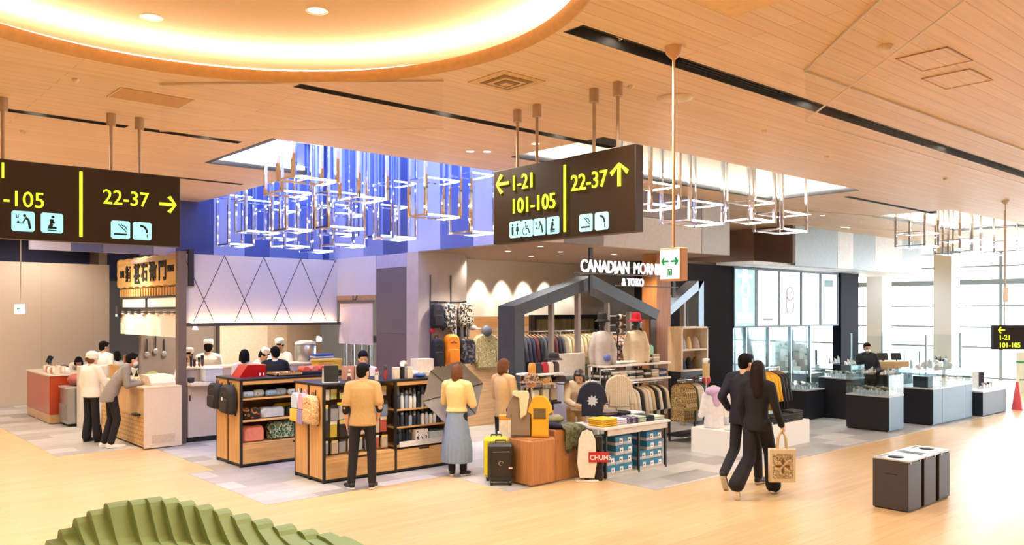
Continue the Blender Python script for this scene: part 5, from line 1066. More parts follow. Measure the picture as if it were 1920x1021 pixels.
suitcase('black hard shell suitcase on wheels beside the wooden plinth', (7.24, 8.46, 0), radians(-38), .345, .24, .57, mat('2B2824', .35, var=.1))
suitcase('yellow hard shell suitcase behind the black one', (7.40, 8.74, 0), radians(-38), .345, .24, .60, mat('E9D51E', .35), False)
t = thing('gift_box', 'white box with orange lid standing behind the black suitcase', 'box', (7.72, 8.9, 0), radians(-38)); MB().box(-.1, .1, -.08, .08, .62, .80, bv=.004).build('box', mat('F3E4CF', .5), t); MB().box(-.103, .103, -.083, .083, .80, .86, bv=.004).build('lid', mat('EDA53A', .5), t); MB().box(-.12, .12, -.09, .09, 0, .62).build('stand', WHT, t)
# standing board with red name plate
t = thing('standing_board', 'white rounded advertising board with black edge and red name plate', 'standing board', (8.27, 7.83, 0), radians(-42))
O = [(-.10, .05), (.10, .05), (.135, .25), (.125, .42), (.115, .58), (.07, .69), (.0, .72), (-.07, .69), (-.115, .58), (-.125, .42), (-.135, .25)]
MB().prism([(x*1.07, .04+(z-.04)*1.02) for x, z in O], .0, .03, 'y').build('backing_board', BKF, t); MB().prism(O, -.012, .0, 'y').build('face_board', mat('F4ECDF', .6), t); MB().box(-.16, .16, -.06, .14, 0, .02, bv=.004).build('foot', mat('E9DDCB', .6), t); MB().box(-.03, .03, .02, .08, .0, .5).build('strut', BKF, t)
pl = MB().box(.02, .30, -.03, -.013, .27, .41, bv=.004).build('name_plate', mat('C2202A', .5), t); shift(text('CHUMS', .095, .006, .002, 'LEFT', .92), .035, -.034, .305).build('lettering', WHT, pl, fix=False)
MB().box(.12, .22, .03, .2, .0, .62, bv=.01).build('dark_stand', BKF, t)
# sale table with shoe boxes
t = thing('sale_table', 'long white table piled with folded clothes over blue shoe boxes', 'table', (0, 0, 0)); 
MB().box(8.52, 9.98, 7.72, 8.42, .685, .72, bv=.004).build('table_top', mat('EFE6DC', .5), t)
for x in (8.60, 9.305, 9.93):
    for y in (7.78, 8.36): MB().box(x-.015, x+.015, y-.015, y+.015, 0, .685).build('leg', BKF, t)
MB().box(8.6, 9.93, 7.74, 7.755, .60, .685).build('apron_rail', mat('E3D9CD', .5), t)
MB().box(8.60, 9.92, 7.77, 8.36, .0, .035).build('base_board', mat('D9CFC4', .5), t)
SBX = [mat('2F7FA6', .5, var=.05), mat('2A6C90', .5), mat('CFC8C0', .6)]
def shoebox(lab, x, y, z):
    t = thing('shoe_box', lab, 'box', (x, y, z), 0, 'blue shoe boxes'); w = .088
    MB().box(-w, w, 0, .31, 0, .092, bv=.002).build('carton', SBX[2], t); MB().box(-w-.002, w+.002, -.003, .313, .045, .132, bv=.002).build('lid', SBX[0], t)
    MB().box(-.005, .065, -.006, -.002, .028, .098).build('white_label', WHT, t); MB().box(.012, .035, -.008, -.005, .05, .07).build('print_mark', mat('2A3440', .5), t)
BN = (('left', 8.73), ('right', 9.415))
for nm, x0 in BN:
    for c in range(3):
        for r in range(4):
            if c == 0 and r > 1: continue
            shoebox('blue shoe box, %s row from floor, %s column in the %s stack' % (nth(r), ('left', 'middle', 'right')[c], nm), x0+.182*c, 7.79+(.01 if r % 2 else 0), .036+r*.133)
def folded(lab, x, y, z, w, d, h, c, grp=None, rz=0, n=1):
    t = thing('folded_garment', lab, 'clothing', (x, y, z), rz, grp); b = MB(); b.box(-w/2, w/2, -d/2, d/2, 0, h, bv=h*.4); b.build('cloth', c, t); MB().box(-w/2+.01, w/2-.01, -d/2-.002, d/2*.4, h*.46, h*.54).build('fold_line', mat('6A625A', .9), t); return t
def stack(name, x, y, z, w, d, n, c, h=.028, where='', grp=None, rz=0):
    for i in range(n): folded('%s folded garment %s, %s from bottom' % (name, where, nth(i)), x+.006*((i*5) % 3-1), y+.005*((i*7) % 3-1), z+i*(h+.0005), w, d, h, c if not isinstance(c, list) else c[i % len(c)], grp, rz+.03*((i*3) % 3-1))
YL = [mat('EDBE2A', .85, var=.05), mat('E6B11E', .85), mat('F0CB4A', .85)]
stack('yellow', 8.70, 7.93, .7205, .31, .30, 4, YL, where='at the left end of the sale table', grp='yellow folded shirts')
stack('lavender white', 8.98, 7.95, .7205, .22, .30, 3, [mat('DAD3E2', .85), mat('E6E0EA', .85)], where='beside the yellow stack on sale table', grp='lavender folded shirts')
stack('purple patterned', 9.22, 7.93, .7205, .22, .28, 3, blotch(['4A3A5A', '1F1C24', '9A8AA8'], 26), where='on the sale table', grp='patterned folded shirts')
stack('pale green', 9.43, 7.93, .7205, .16, .28, 3, mat('B7C7B0', .85), where='at mid sale table', grp='green folded shirts'); stack('dark navy', 9.60, 7.92, .7205, .18, .28, 3, mat('272B38', .85), where='on the sale table', grp='navy folded shirts'); stack('cream green', 9.84, 7.94, .7205, .22, .28, 2, [mat('E3E4DA', .85), mat('B9C4A8', .85)], where='at right end of the sale table', grp='cream folded shirts')
stack('charcoal brown', 9.12, 8.24, .7205, .26, .24, 5, [mat('4A3C36', .85), mat('8A7468', .85), mat('2A262A', .85)], .03, where='in the rear row of sale table', grp='charcoal folded shirts'); stack('black', 9.45, 8.25, .7205, .22, .24, 4, mat('242228', .85), .03, where='in the rear row of sale table', grp='black folded shirts'); stack('white', 9.75, 8.25, .7205, .28, .24, 3, mat('EFEAE2', .85), .03, where='in the rear row of sale table', grp='white folded shirts')
def stander(lab, x, y, z, rz, h):
    t = thing('garment_stand', lab, 'stand', (x, y, z), rz); MB().box(-.09, .09, -.07, .07, 0, .012).build('base', CHR, t); MB().tube([(0, 0, .012), (0, 0, h)], .010, 8).build('pole', CHR, t)
stander('chrome stand holding the navy shirt on the sale table', 8.78, 8.25, .7205, 0, .62)
g = garment('navy blue T-shirt with pale splash print on a stand at the sale table', (8.78, 8.21, 1.32), radians(-38), mat('1B2238', .85), .50, .34, .07, .30, hook=False)
b = MB(); b.prism([(.085*(1 if k % 2 else .62)*cos(k*pi/9), -.27+.085*(1 if k % 2 else .62)*sin(k*pi/9)) for k in range(18)], -.0385, -.0345, 'y'); b.build('splash_print', mat('C3CFE4', .7), g)
stander('chrome stand holding the cream knit sweater at the sale table', 9.52, 8.39, .7205, 0, .66)
garment('cream cable knit sweater on a hanger above the right half of sale table', (9.52, 8.34, 1.38), radians(-35), planks('knit', 'E9DCC6', 'DCCDB4', 'C2B196', .02, .03, .9, .004, (pi/2, 0, pi/2), .3), .50, .36, .08, .44, rail=.03)
# goods heaped on the second plinth and the tiered hat table
t = thing('draped_cloth', 'olive green jacket draped over the front of the wooden plinth', 'clothing', (8.25, 8.09, .712))
vs = []; nx, nz = 14, 10
for j in range(nz+1):
    for i in range(nx+1):
        x = -.2+.42*i/nx; f = j/nz; w = .018*sin(i*1.3+j*.4)
        if f < .35: vs.append((x, .28-.30*f/.35, .025+abs(w)))
        else: vs.append((x*(1-.2*(f-.35)), -.035-abs(w)*1.5, .02-(f-.35)/.65*(.30+.05*sin(i*.8))))
o = len(vs); vs += [(x, y+.012, z-.012) for x, y, z in vs]; fs = []
for j in range(nz):
    for i in range(nx): k = j*(nx+1)+i; fs += [(k, k+1, k+nx+2, k+nx+1), (o+k, o+k+nx+1, o+k+nx+2, o+k+1)]
MB().add(vs, fs, 0, True).build('cloth', blotch(['6B6A44', '5A5A3A', '7C7850', '4C4C32'], 10), t)
def heap(lab, x, y, z, r, c, name='folded_knit', rz=0):
    t = thing(name, lab, 'clothing', (x, y, z), rz); MB().ell((0, 0, r[2]), r, 18, 8).build('knit', c, t); MB().tube([(-r[0]*.7, -r[1]*.6, r[2]*1.1), (0, -r[1]*.98, r[2]*1.05), (r[0]*.7, -r[1]*.6, r[2]*1.1)], .008, 6).build('fold', c, t)
heap('navy folded knit on the wooden plinth left of olive drape', 8.02, 8.24, .712, (.085, .16, .045), mat('2A2E44', .9)); heap('olive puffy cushion hat lying above the draped cloth', 8.22, 8.44, .745, (.18, .13, .06), mat('8A8460', .9)); heap('tan puffy pouch to the right of olive cushion hat', 8.43, 8.58, .745, (.065, .08, .05), mat('B9A27A', .9))
t = thing('tiered_stand', 'three tier white stand of hats and bags behind the shirt display', 'display stand', (8.52, 9.04, 0))
for z, w, d, c in ((.98, .30, .16, BKF), (1.42, .34, .17, WHT)): MB().box(-w, w, -d, d, z-.03, z, bv=.006).build('shelf', c, t)
for sx in (-.26, .26): MB().box(sx-.015, sx+.015, -.015, .015, 0, 1.42).build('post', CHR, t)
MB().box(-.3, .3, -.16, .16, 0, .03).build('base', BKF, t); MB().box(-.28, .28, .12, .14, .98, 1.40).build('back_mirror', mat('C9D0D6', .1, .9, var=0), t)
TR = (8.52, 9.04)
for i, (dx, c, n, r) in enumerate(((-.22, 'D99A3A', 'orange', .05), (-.10, '2E2C34', 'dark grey', .055), (.03, 'B3222A', 'red', .06), (.15, 'EADCC8', 'cream', .05), (.26, '4A3A32', 'brown', .055))):
    t = thing('waist_pouch', '%s small pouch on the top tier of hat stand' % n, 'pouch', (TR[0]+dx, TR[1]-.06, 1.421)); MB().pillow([(-r, 0), (r, 0), (r*.95, .12), (r*.5, .16), (-r*.5, .16), (-r*.95, .12)], .08, 'y').build('body', mat(c, .7), t); MB().tube([(-r*.4, 0, .15), (0, 0, .21), (r*.4, 0, .15)], .006, 5).build('loop', BKF, t)
for i, (dx, z, c, n) in enumerate(((-.18, .981, 'EFE6D4', 'white card'), (.02, .981, 'F6EED8', 'cream lantern'), (.19, .981, 'C9BBA4', 'beige'))):
    t = thing('display_card', '%s upright box on the middle tier of hat stand' % n, 'box', (TR[0]+dx, TR[1]-.08, z)); MB().box(-.065, .065, -.03, .03, 0, .2, bv=.008).build('box', mat(c, .6), t); MB().box(-.06, .06, -.034, -.028, .0, .03).build('dark_foot', BKF, t)
hat('black felt hat hanging at the right end of the top tier', (TR[0]+.27, TR[1]-.02, 1.62), mat('2A2220', .8), .09, .05, .1); hat('dark brown felt hat under the black one on the tier stand', (TR[0]+.30, TR[1]-.12, 1.29), mat('352620', .8), .10, .05, .08); hat('grey brown flat hat on the middle tier left end', (TR[0]-.2, TR[1]-.05, 1.24), mat('7C6A62', .8), .10, .05, .07); hat('leopard print furry hat between the tiers', (TR[0]+.02, TR[1]-.06, 1.27), blotch(['B98A52', '8A6034', 'D9B47E', '5A3C22'], 30), .13, .06, .09)
for i, dx in enumerate((-.2, .02, .30)): 
    t = thing('hat_peg', 'thin peg holding a hat on the tier stand, %s from the left' % nth(i), 'peg', (TR[0]+dx, TR[1]-.05, .98 if i < 2 else .98)); MB().tube([(0, 0, 0), (0, 0, .27)], .006, 6).build('pin', CHR, t)
for i, (x, y, c, n) in enumerate(((8.36, 8.945, '7A5E54', 'mauve brown'), (8.52, 8.925, '5A4A44', 'dark taupe'), (8.68, 8.945, '8C7468', 'dusty'))):
    t = thing('felt_bag', '%s soft bag on the floor plinth under the tier stand' % n, 'bag', (x, y, .031)); MB().pillow([(-.06, 0), (.06, 0), (.07, .5), (.05, .72), (-.05, .72), (-.07, .5)], .09, 'y').build('body', mat(c, .85, var=.12), t)
# white board shelf, two shelf runs and the cream shirt rail
t = thing('white_showcase', 'plain white showcase back panel left of the mannequins', 'showcase', (9.24, 9.42, 0)); MB().box(0, .72, .05, .12, 0, 1.66, bv=.004).build('panel', mat('F1EADF', .4), t); MB().box(0, .72, -.25, .05, 1.18, 1.21).build('shelf', WHT, t); MB().box(0, .03, -.25, .05, 0, 1.2).build('side', WHT, t); MB().box(.69, .72, -.25, .05, 0, 1.2).build('side', WHT, t)
for i, (x, c, n) in enumerate(((9.42, '5A5A58', 'grey'), (9.68, '2E2E33', 'dark'))): folded('%s folded bag on white showcase shelf' % n, x+.02, 9.30, 1.211, .22, .2, .10, mat(c, .85))
t = thing('shelf_run', 'long white double shelf with rail and folded clothes below the mannequins', 'shelf', (9.98, 9.06, 0))
for z in (1.20, 1.46): MB().box(0, 1.75, 0, .38, z-.035, z, bv=.003).build('shelf', mat('F2E8DC', .45), t)
for x in (.0, 1.72): MB().box(x, x+.03, .3, .36, 0, 1.44).build('post', CHR, t)
MB().tube([(.02, .16, 1.12), (1.74, .16, 1.12)], .012, 8).build('rail', CHR, t)
for x in (.3, 1.5): MB().tube([(x, .16, 1.12), (x, .16, 1.17)], .008, 6).build('rail_bracket', CHR, t)
CL = [('F1EEE8', 'white'), ('2B2A30', 'black'), ('EDE4D2', 'cream'), ('C9C2BC', 'grey'), ('3D4A86', 'blue'), ('D9C9A6', 'sand')]
for k, (z, seq) in enumerate(((1.2005, (1, 0, 2, 0, 3, 1, 5, 4)), (1.4605, (0, 0, 3, 2, 5, 1, 5)))):
    for i, c in enumerate(seq):
        x = 10.12+i*.21+(.0 if k == 0 else .02)
        if k == 1 and i in (0, 4): continue
        for j in range(3 if k == 0 else (3 if i > 4 else 1)): folded('%s folded top on the %s white shelf, %s pile, %s up' % (CL[(c if j != 1 else (c+1) % 3)][1], ('lower', 'upper')[k], nth(i), nth(j)), x, 9.24, z+j*.0455, .19, .26, .045, mat(CL[(c if j != 1 else (c+1) % 3)][0], .85), 'folded tops on the %s white shelf' % ('lower', 'upper')[k])
CR = [('F0E2C8', 'cream'), ('F4ECDC', 'ivory'), ('E6CFA4', 'sand'), ('2F2A2A', 'black'), ('EDE0C6', 'cream')]
for i in range(13):
    c = CR[3] if i in (5, 9, 11) else CR[i % 3]; garment('%s shirt on the rail under the white shelves, %s from left' % (c[1], nth(i)), (10.42+i*.098, 9.22, 1.05), radians(90), mat(c[0], .85, var=.06), .50, .36, .055, .40, grp='shirts on the white shelf rail')
for i, (c, n) in enumerate((('231F22', 'black'), ('3A3036', 'charcoal'), ('1C1A1E', 'black buckled'))):
    t = thing('hanging_strap', '%s strap bag hanging between navy shirt and knit sweater' % n, 'strap', (9.72+i*.08, 8.86, 1.28), Q45, 'strap bags'); MB().pillow([(-.035, -.42), (.035, -.42), (.045, .0), (-.045, .0)], .05, 'y').build('pouch', mat(c, .8), t); MB().tube([(-.03, 0, 0), (0, 0, .14), (.03, 0, 0)], .008, 5).build('loop', BKF, t)
t = thing('strap_rack', 'thin chrome rack holding the hanging strap bags', 'rack', (9.8, 8.86, 0)); MB().tube([(-.15, 0, 1.415), (.2, 0, 1.415)], .008, 6).build('rail', CHR, t); MB().tube([(-.14, 0, 0), (-.14, 0, 1.415)], .012, 8).build('post', CHR, t); MB().box(-.2, -.08, -.1, .1, 0, .015).build('foot', CHR, t)
# mannequins on the upper shelf
def mannequin(lab, x, y, z, rz, top, capm, brim, long=True, bag=None):
    t = thing('mannequin', lab, 'mannequin', (x, y, z), rz); t.scale = (.86, .86, 1); m = MB()
    m.loft([(0, 0, .04, .14, .10), (0, 0, .2, .13, .095), (0, 0, .38, .16, .11), (0, 0, .50, .155, .09), (0, 0, .555, .06, .055)], 22); m.ell((0, -.01, .72), (.07, .085, .105)); m.cap((0, 0, .5), (0, -.0, .68), .045, .042)
    remesh(m, .013, 3).build('body', mat('2B2624', .5), t)
    m = MB(); m.loft([(0, 0, -.0, .175, .125), (0, 0, .2, .165, .12), (0, 0, .38, .18, .13), (0, 0, .50, .165, .10), (0, 0, .565, .07, .065)], 26)
    for s in (-1, 1): m.cap((s*.15, 0, .49), (s*.23, -.01, .22), .06, .065); m.cap((s*.23, -.01, .22), (s*.22, -.06, .05 if long else .18), .06, .05)
    remesh(m, .013, 4).build('shirt', top, t)
    MB().lathe([(.098, .0), (.10, .02), (.092, .10), (.07, .125), (.001, .13)], (0, 0, .74), 20).build('hat_crown', capm, t); MB().lathe([(.09, .012), (.155, -.03), (.155, -.02), (.09, .024)], (0, 0, .74), 20, caps=False).build('hat_brim', capm, t)
    if bag: MB().ell((.06, -.16, .12), (.075, .05, .06)).build('waist_bag', bag, t)
    MB().tube([(0, 0, 0.005), (0, 0, .06)], .03, 10).build('stand', CHR, t)
mannequin('mannequin bust in pale grey shirt and black bucket hat on the upper shelf', 10.13, 9.24, 1.462, radians(-35), mat('CFC8C2', .85), mat('1F1D1F', .8), .05, True, mat('6F78C4', .7))
mannequin('mannequin bust in beige jacket and red bucket hat on the upper shelf', 10.99, 9.24, 1.462, radians(-35), mat('E9D8BA', .85), mat('E2263A', .8), .05)
t = thing('plush_display', 'cluster of dark and cream small hanging charms between two mannequins', 'charm display', (10.68, 9.36, 1.462))
MB().tube([(0, .03, 0), (0, .03, .88)], .012, 8).build('pole', BKF, t)
for i in range(9): MB().ell((.05*((i % 3)-1), -.02, .55+.12*(i//3)), (.035, .03, .05), 10, 6).build('charm', mat(('2A2524', 'E6D8C2', '7A5A42')[i % 3], .7), t)
t = thing('mint_bag', 'mint green small pouch beside the beige jacket mannequin', 'pouch', (11.32, 9.2, 1.61)); MB().pillow([(-.06, -.14), (.06, -.14), (.06, .12), (.03, .15), (-.03, .15), (-.06, .12)], .06, 'y').build('body', mat('A6E3C4', .7), t); MB().tube([(0, .0, .14), (0, .0, .18)], .006, 5).build('loop', WHT, t)
# rear racks
def rack(lab, x0, x1, y, z):
    t = thing('clothes_rack', lab, 'clothes rack', (0, y, 0)); MB().tube([(x0, 0, z), (x1, 0, z)], .014, 8).build('rail', CHR, t)
    for x in (x0+.02, x1-.02): MB().tube([(x, 0, 0), (x, 0, z)], .014, 8).build('post', CHR, t); MB().box(x-.02, x+.02, -.22, .22, 0, .02).build('foot', CHR, t)
rack('chrome rack of dark clothes at the rear behind the gable', 10.2, 11.5, 11.6, 1.96); rack('chrome rack of cream jackets at the rear behind the gable', 11.75, 12.9, 11.9, 1.95); rack('chrome rack of plaid shirts behind the two mannequins', 12.5, 13.42, 11.2, 1.92)
DC = [('24222B', 'black'), ('3A3C48', 'slate'), ('5E2A2C', 'maroon'), ('4A4A52', 'grey'), ('2B2E44', 'navy')]
for i in range(12): c = DC[(i*3) % 5]; garment('%s garment on the rear dark rack, %s from left' % (c[1], nth(i)), (10.28+i*.10, 11.6, 1.89), radians(90), mat(c[0], .85), .72, .40, .06, .48, grp='dark clothes on the rear rack')
for i in range(9): garment('%s jacket on the rear cream rack, %s from left' % (('cream', 'sand', 'pale olive')[i % 3], nth(i)), (11.84+i*.115, 11.9, 1.88), radians(90), mat(('E9D9B8', 'D9C094', 'BDB28A')[i % 3], .85), .62, .42, .07, .46, grp='cream jackets on the rear rack')
for i in range(9): garment('%s shirt on the rear plaid rack, %s from left' % (('brown plaid', 'pink plaid', 'charcoal plaid')[i % 3], nth(i)), (12.58+i*.095, 11.2, 1.85), radians(90), blotch([('6A4034', 'B5584E', '3A3036')[i % 3], ('C9A08A', 'E6B2A4', '6A6268')[i % 3], '2A2426'], 18, kind='vor'), .66, .40, .06, .46, grp='plaid shirts on the rear rack')
t = thing('fitting_curtain', 'olive curtained fitting room with dark frame at the rear wall', 'fitting room', (12.0, 12.9, 0)); b = MB(); vs = []; n = 70
for j in (0, 1):
    for i in range(n+1): vs.append((1.9*i/n, .03*sin(i*1.1), 2.18 if j else .05))
vs2 = [(x, y+.01, z) for x, y, z in vs]; m_ = n+1
b.add(vs+vs2, [(i, i+1, m_+i+1, m_+i) for i in range(n)]+[(2*m_+i, 3*m_+i, 3*m_+i+1, 2*m_+i+1) for i in range(n)], 0, True); b.build('cloth', mat('8A7F5C', .85), t, fix=False)
MB().box(-.06, 1.96, -.06, .12, 2.18, 2.27).build('frame_top', BKF, t)
for x in (-.06, 1.9): MB().box(x, x+.06, -.06, .12, 0, 2.18).build('frame_post', BKF, t)
# backpack wall
t = thing('wall_rail', 'dark bracket rail holding backpacks on the left part of the grey wall', 'rail', (8.62, 12.03, 0)); MB().tube([(0, -.02, 2.52), (.35, -.02, 2.52)], .012, 6).build('rail', BKF, t); MB().box(0, .02, -.02, 0, 1.3, 3.0).build('upright', mat('6A625C', .4), t)
t = thing('wall_rail', 'dark bracket rail holding backpacks on the right part of the grey wall', 'rail', (9.08, 12.03, 0)); MB().tube([(0, -.02, 2.52), (.36, -.02, 2.52)], .012, 6).build('rail', BKF, t); MB().box(0, .02, -.02, 0, 1.3, 3.0).build('upright', mat('6A625C', .4), t)
CB = blotch(['23211F', '4A4640', '8F887A', 'C9C2B2'], 20); CM2 = blotch(['3A332C', 'A0907A', 'D9CBB0', '1E1B18'], 22)
for lab, x, y, z, w, h, d, c in (('black backpack at the top left of the grey wall display', 8.66, 11.86, 2.27, .24, .44, .14, DKB), ('black and grey patterned backpack at the top middle of the wall display', 8.93, 11.86, 2.25, .26, .46, .14, CB), ('brown cream patterned backpack at the top right of the wall display', 9.30, 11.86, 2.28, .30, .44, .15, CM2),
        ('black backpack behind the orange one on the wall display', 8.66, 11.85, 1.62, .22, .50, .16, DKB), ('bright orange backpack on the wall display', 8.92, 11.78, 1.66, .28, .56, .20, mat('F08A1A', .6, var=.08)), ('black patterned backpack at the lower right of the wall display', 9.30, 11.82, 1.62, .32, .46, .18, blotch(['1B1A1C', '2C2A2E', '6A6668'], 18))):
    backpack(lab, (x, y, z), radians(-12), w, h, d, c)
t = thing('small_pouch', 'red small pouch hanging at the left of the backpack wall', 'pouch', (8.585, 11.9, 2.0)); MB().ell((0, 0, 0), (.06, .05, .05)).build('body', mat('C2303A', .7), t); MB().tube([(0, 0, .04), (0, .08, .12)], .005, 5).build('loop', BKF, t)
for i in range(5): 
    t = thing('shoulder_strap', '%s strap accessory in the middle row of the wall display, %s from left' % (('grey', 'black')[i % 2], nth(i)), 'strap', (9.12+i*.075, 11.93, 1.98), 0, 'strap accessories'); MB().pillow([(-.025, -.10), (.025, -.10), (.025, .1), (-.025, .1)], .03, 'y').build('body', mat(('B9B9BE', '26252A')[i % 2], .6), t); MB().tube([(0, 0, .09), (0, .08, .12)], .005, 5).build('hook', CHR, t)
t = thing('cap', 'beige cap on a hook at the right end of the middle row', 'cap', (9.42, 11.8, 2.05)); MB().ell((0, 0, 0), (.08, .09, .05)).build('crown', mat('C9BBA6', .8), t); MB().ell((.06, -.05, -.02), (.08, .06, .012)).build('peak', mat('C9BBA6', .8), t); MB().tube([(0, .06, 0), (0, .22, .02)], .008, 5).build('hook', BKF, t)
g = garment('camouflage hooded jacket hanging on the rear wall', (10.75, 13.03, 1.90), radians(-4), blotch(['B9A878', '8F8558', 'DCD0A4', '6E6844', 'C9B98A'], 22), .72, .52, .12, .58); MB().ell((0, -.03, .04), (.12, .09, .12)).build('hood', mat('5E6270', .8), g)
backpack('black round backpack hanging on the rear wall beside the gable post', (11.42, 12.95, 1.72), 0, .30, .48, .16, DKB)
for i in range(6): spot('wall_wash_spot', (10.0+i*.62, 12.86, 3.36), 60, NEUT, 66, .5, .03)
for x, y in ((9.0, 11.2), (10.2, 11.0), (11.6, 10.8), (9.6, 12.0), (12.8, 10.6), (9.2, 9.6), (10.4, 9.5), (11.5, 9.5)):
    spot('shop_lamp', (x, y, 3.38), 75, NEUT, 110, .7, .05)
for i, (x, y) in enumerate(((9.2, 9.75), (9.5, 10.9), (10.3, 10.4), (10.7, 11.6), (11.5, 10.2), (12.6, 9.5))): downlight(x, y, 3.409, 'small recessed shop downlight in the brown soffit, %s from the left' % nth(i), .06, 5, 'soffit downlights')
# white cabinet with caps and the camouflage rail
t = thing('wall_cabinet', 'pale two compartment cabinet of caps right of the wood column', 'cabinet', (11.93, 8.98, 0)); CBW = mat('EFE2D2', .5)
for q in ((0, .03, 0, .3, 1.27, 2.07), (.76, .79, 0, .3, 1.27, 2.07), (0, .79, 0, .3, 2.04, 2.07), (0, .79, 0, .3, 1.27, 1.30), (.03, .76, .0, .28, 1.64, 1.67)): MB().box(*q).build('board', CBW, t)
MB().box(.03, .76, .28, .3, 1.30, 2.04).build('back', mat('D9C6AE', .6), t); MB().box(-.01, .0, 0, .3, 1.27, 2.07).build('wood_side', wood('DDBB92', 'D2AC80', rot=(0, pi/2, 0)), t)
MB().box(0, .79, .02, .3, 1.16, 1.265).build('dark_band', BKF, t); MB().tube([(0.02, .1, 1.11), (.78, .1, 1.11)], .014, 8).build('rail', CHR, t); MB().box(0, .79, .0, .36, .10, .14).build('base_shelf', BKF, t)
for x in (.0, .76): MB().box(x, x+.03, .27, .3, 0, 1.27).build('post', BKF, t)
for i, (x, z, r, c, n) in enumerate(((12.13, 1.671, .075, 'B9C2D6', 'grey blue knit cap at upper left'), (12.32, 1.671, .06, 'E9C98E', 'small sand cap at upper middle'), (12.52, 1.671, .085, 'C9B4AC', 'taupe knit cap at upper right'), (12.12, 1.301, .08, '34405E', 'navy cap at lower left'), (12.33, 1.301, .07, '2A262A', 'black cap at lower middle'), (12.54, 1.301, .08, '6E5A3E', 'olive brown cap at lower right'))):
    t = thing('knit_cap', n+' of pale cabinet', 'cap', (x, 9.13, z)); MB().lathe([(r, 0), (r*1.02, .04), (r*.9, .12), (r*.5, .2), (.001, .22)], (0, 0, 0), 18).build('crown', mat(c, .85), t); MB().lathe([(r*1.04, .0), (r*1.06, .05), (r*1.0, .055)], (0, 0, 0), 18, caps=False).build('cuff', mat(c, .85), t)
CMB = blotch(['C9A15E', '8F6E3A', 'E3CF9E', '6E5430', 'D9B87A'], 16)
for i in range(12):
    c, n = ((CMB, 'brown camouflage') if i < 5 else (mat('F1E9DC', .85), 'white') if i in (6, 7, 8) else (mat('2E6F86', .85), 'teal') if i in (9, 10) else (mat('4E5A3E', .85), 'olive'))
    garment('%s shirt on the rail under pale cabinet, %s from left' % (n, nth(i)), (11.99+i*.062, 9.10, 1.04), radians(90), c, .68, .34, .05, .46, grp='shirts under the pale cabinet')
# podium
t = thing('podium', 'low white podium of folded clothes right of the clothing shop', 'podium', (11.30, 7.52, 0)); MB().box(0, 2.42, 0, .80, .0, .42, bv=.006).build('body', mat('F8F4EE', .5, var=0), t)
def bust(lab, x, y, z, rz, top, drape):
    t = thing('shirt_bust', lab, 'bust form', (x, y, z), rz); m = MB(); m.loft([(0, 0, 0, .17, .12), (0, 0, .2, .155, .11), (0, 0, .42, .17, .115), (0, 0, .55, .15, .09), (0, 0, .61, .06, .055)], 26)
    for s in (-1, 1): m.cap((s*.14, 0, .54), (s*.22, -.02, .2), .055, .05)
    remesh(m, .013, 4).build('shirt', top, t); MB().lathe([(.06, .6), (.075, .66), (.03, .7), (.001, .7)], (0, 0, 0), 14).build('neck_form', mat('DCC7A8', .6), t)
    if drape: m = MB(); m.ell((0, -.02, .60), (.16, .13, .09)); m.ell((.02, -.08, .48), (.08, .06, .16)); remesh(m, .013, 3).build('scarf', drape, t)
bust('white shirt with lilac scarf on a bust at the left end of podium', 11.52, 8.02, .421, radians(-40), mat('F0EEEE', .85), mat('D2B4DC', .85))
bust('pale blue white shirt on a bust just right of the lilac scarf', 12.02, 8.12, .421, radians(-40), mat('E3E6EE', .85), None)
t = thing('tall_tumbler', 'gold and white tumbler on a slim stand behind the lilac scarf', 'tumbler', (11.92, 8.46, 0)); MB().tube([(0, 0, 0), (0, 0, 1.2)], .012, 8).build('stand', CHR, t); MB().lathe([(.06, 1.2), (.062, 1.45)], (0, 0, 0), 16).build('body', mat('E3C48E', .4), t); MB().lathe([(.06, 1.45), (.06, 1.53), (.001, 1.535)], (0, 0, 0), 16).build('lid', WHT, t); MB().box(-.02, .02, -.068, -.058, 1.45, 1.5).build('dark_window', BKF, t); MB().box(-.1, .1, -.1, .1, 0, .015).build('foot', CHR, t)
t = thing('red_pouch', 'crimson round pouch hanging from the left end of pale cabinet rail', 'pouch', (12.62, 8.95, 1.10)); MB().ell((0, 0, 0), (.09, .07, .10)).build('body', mat('D93A54', .7), t); MB().tube([(0, 0, .09), (0, .1, .11)], .006, 5).build('loop', BKF, t)
PF = [('F0EEF0', 'white'), ('E9D9D2', 'pinkish'), ('DCE4EE', 'pale blue'), ('2A2930', 'black')]
for i in range(7): c = PF[(0, 0, 1, 3, 2, 2, 0)[i]]; folded('%s folded top on the podium left half, %s from left' % (c[1], nth(i)), 11.46+i*.17, 7.64, .421, .155, .2, .035+.01*(i % 2), mat(c[0], .85), 'folded tops on the podium', .0)
t = thing('clothes_rack', 'short rack of yellow and black jackets standing on the podium', 'clothes rack', (12.72, 7.98, .421)); MB().tube([(0, 0, .92), (.75, 0, .92)], .013, 8).build('rail', CHR, t)
for x in (0.01, .74): MB().tube([(x, 0, 0), (x, 0, .92)], .013, 8).build('post', CHR, t)
for i in range(4): garment('bright yellow jacket on the podium rack, %s from the left' % nth(i), (12.80+i*.105, 7.98, 1.271), radians(84), mat('F2B90F', .7, var=.06), .66, .44, .085, .50, grp='yellow jackets', name='jacket', cat='jacket')
for i in range(3): garment('black jacket on the podium rack, %s from the left' % nth(i), (13.22+i*.095, 7.98, 1.271), radians(88), mat('1E1E24', .7), .66, .44, .08, .50, grp='black jackets', name='jacket', cat='jacket')
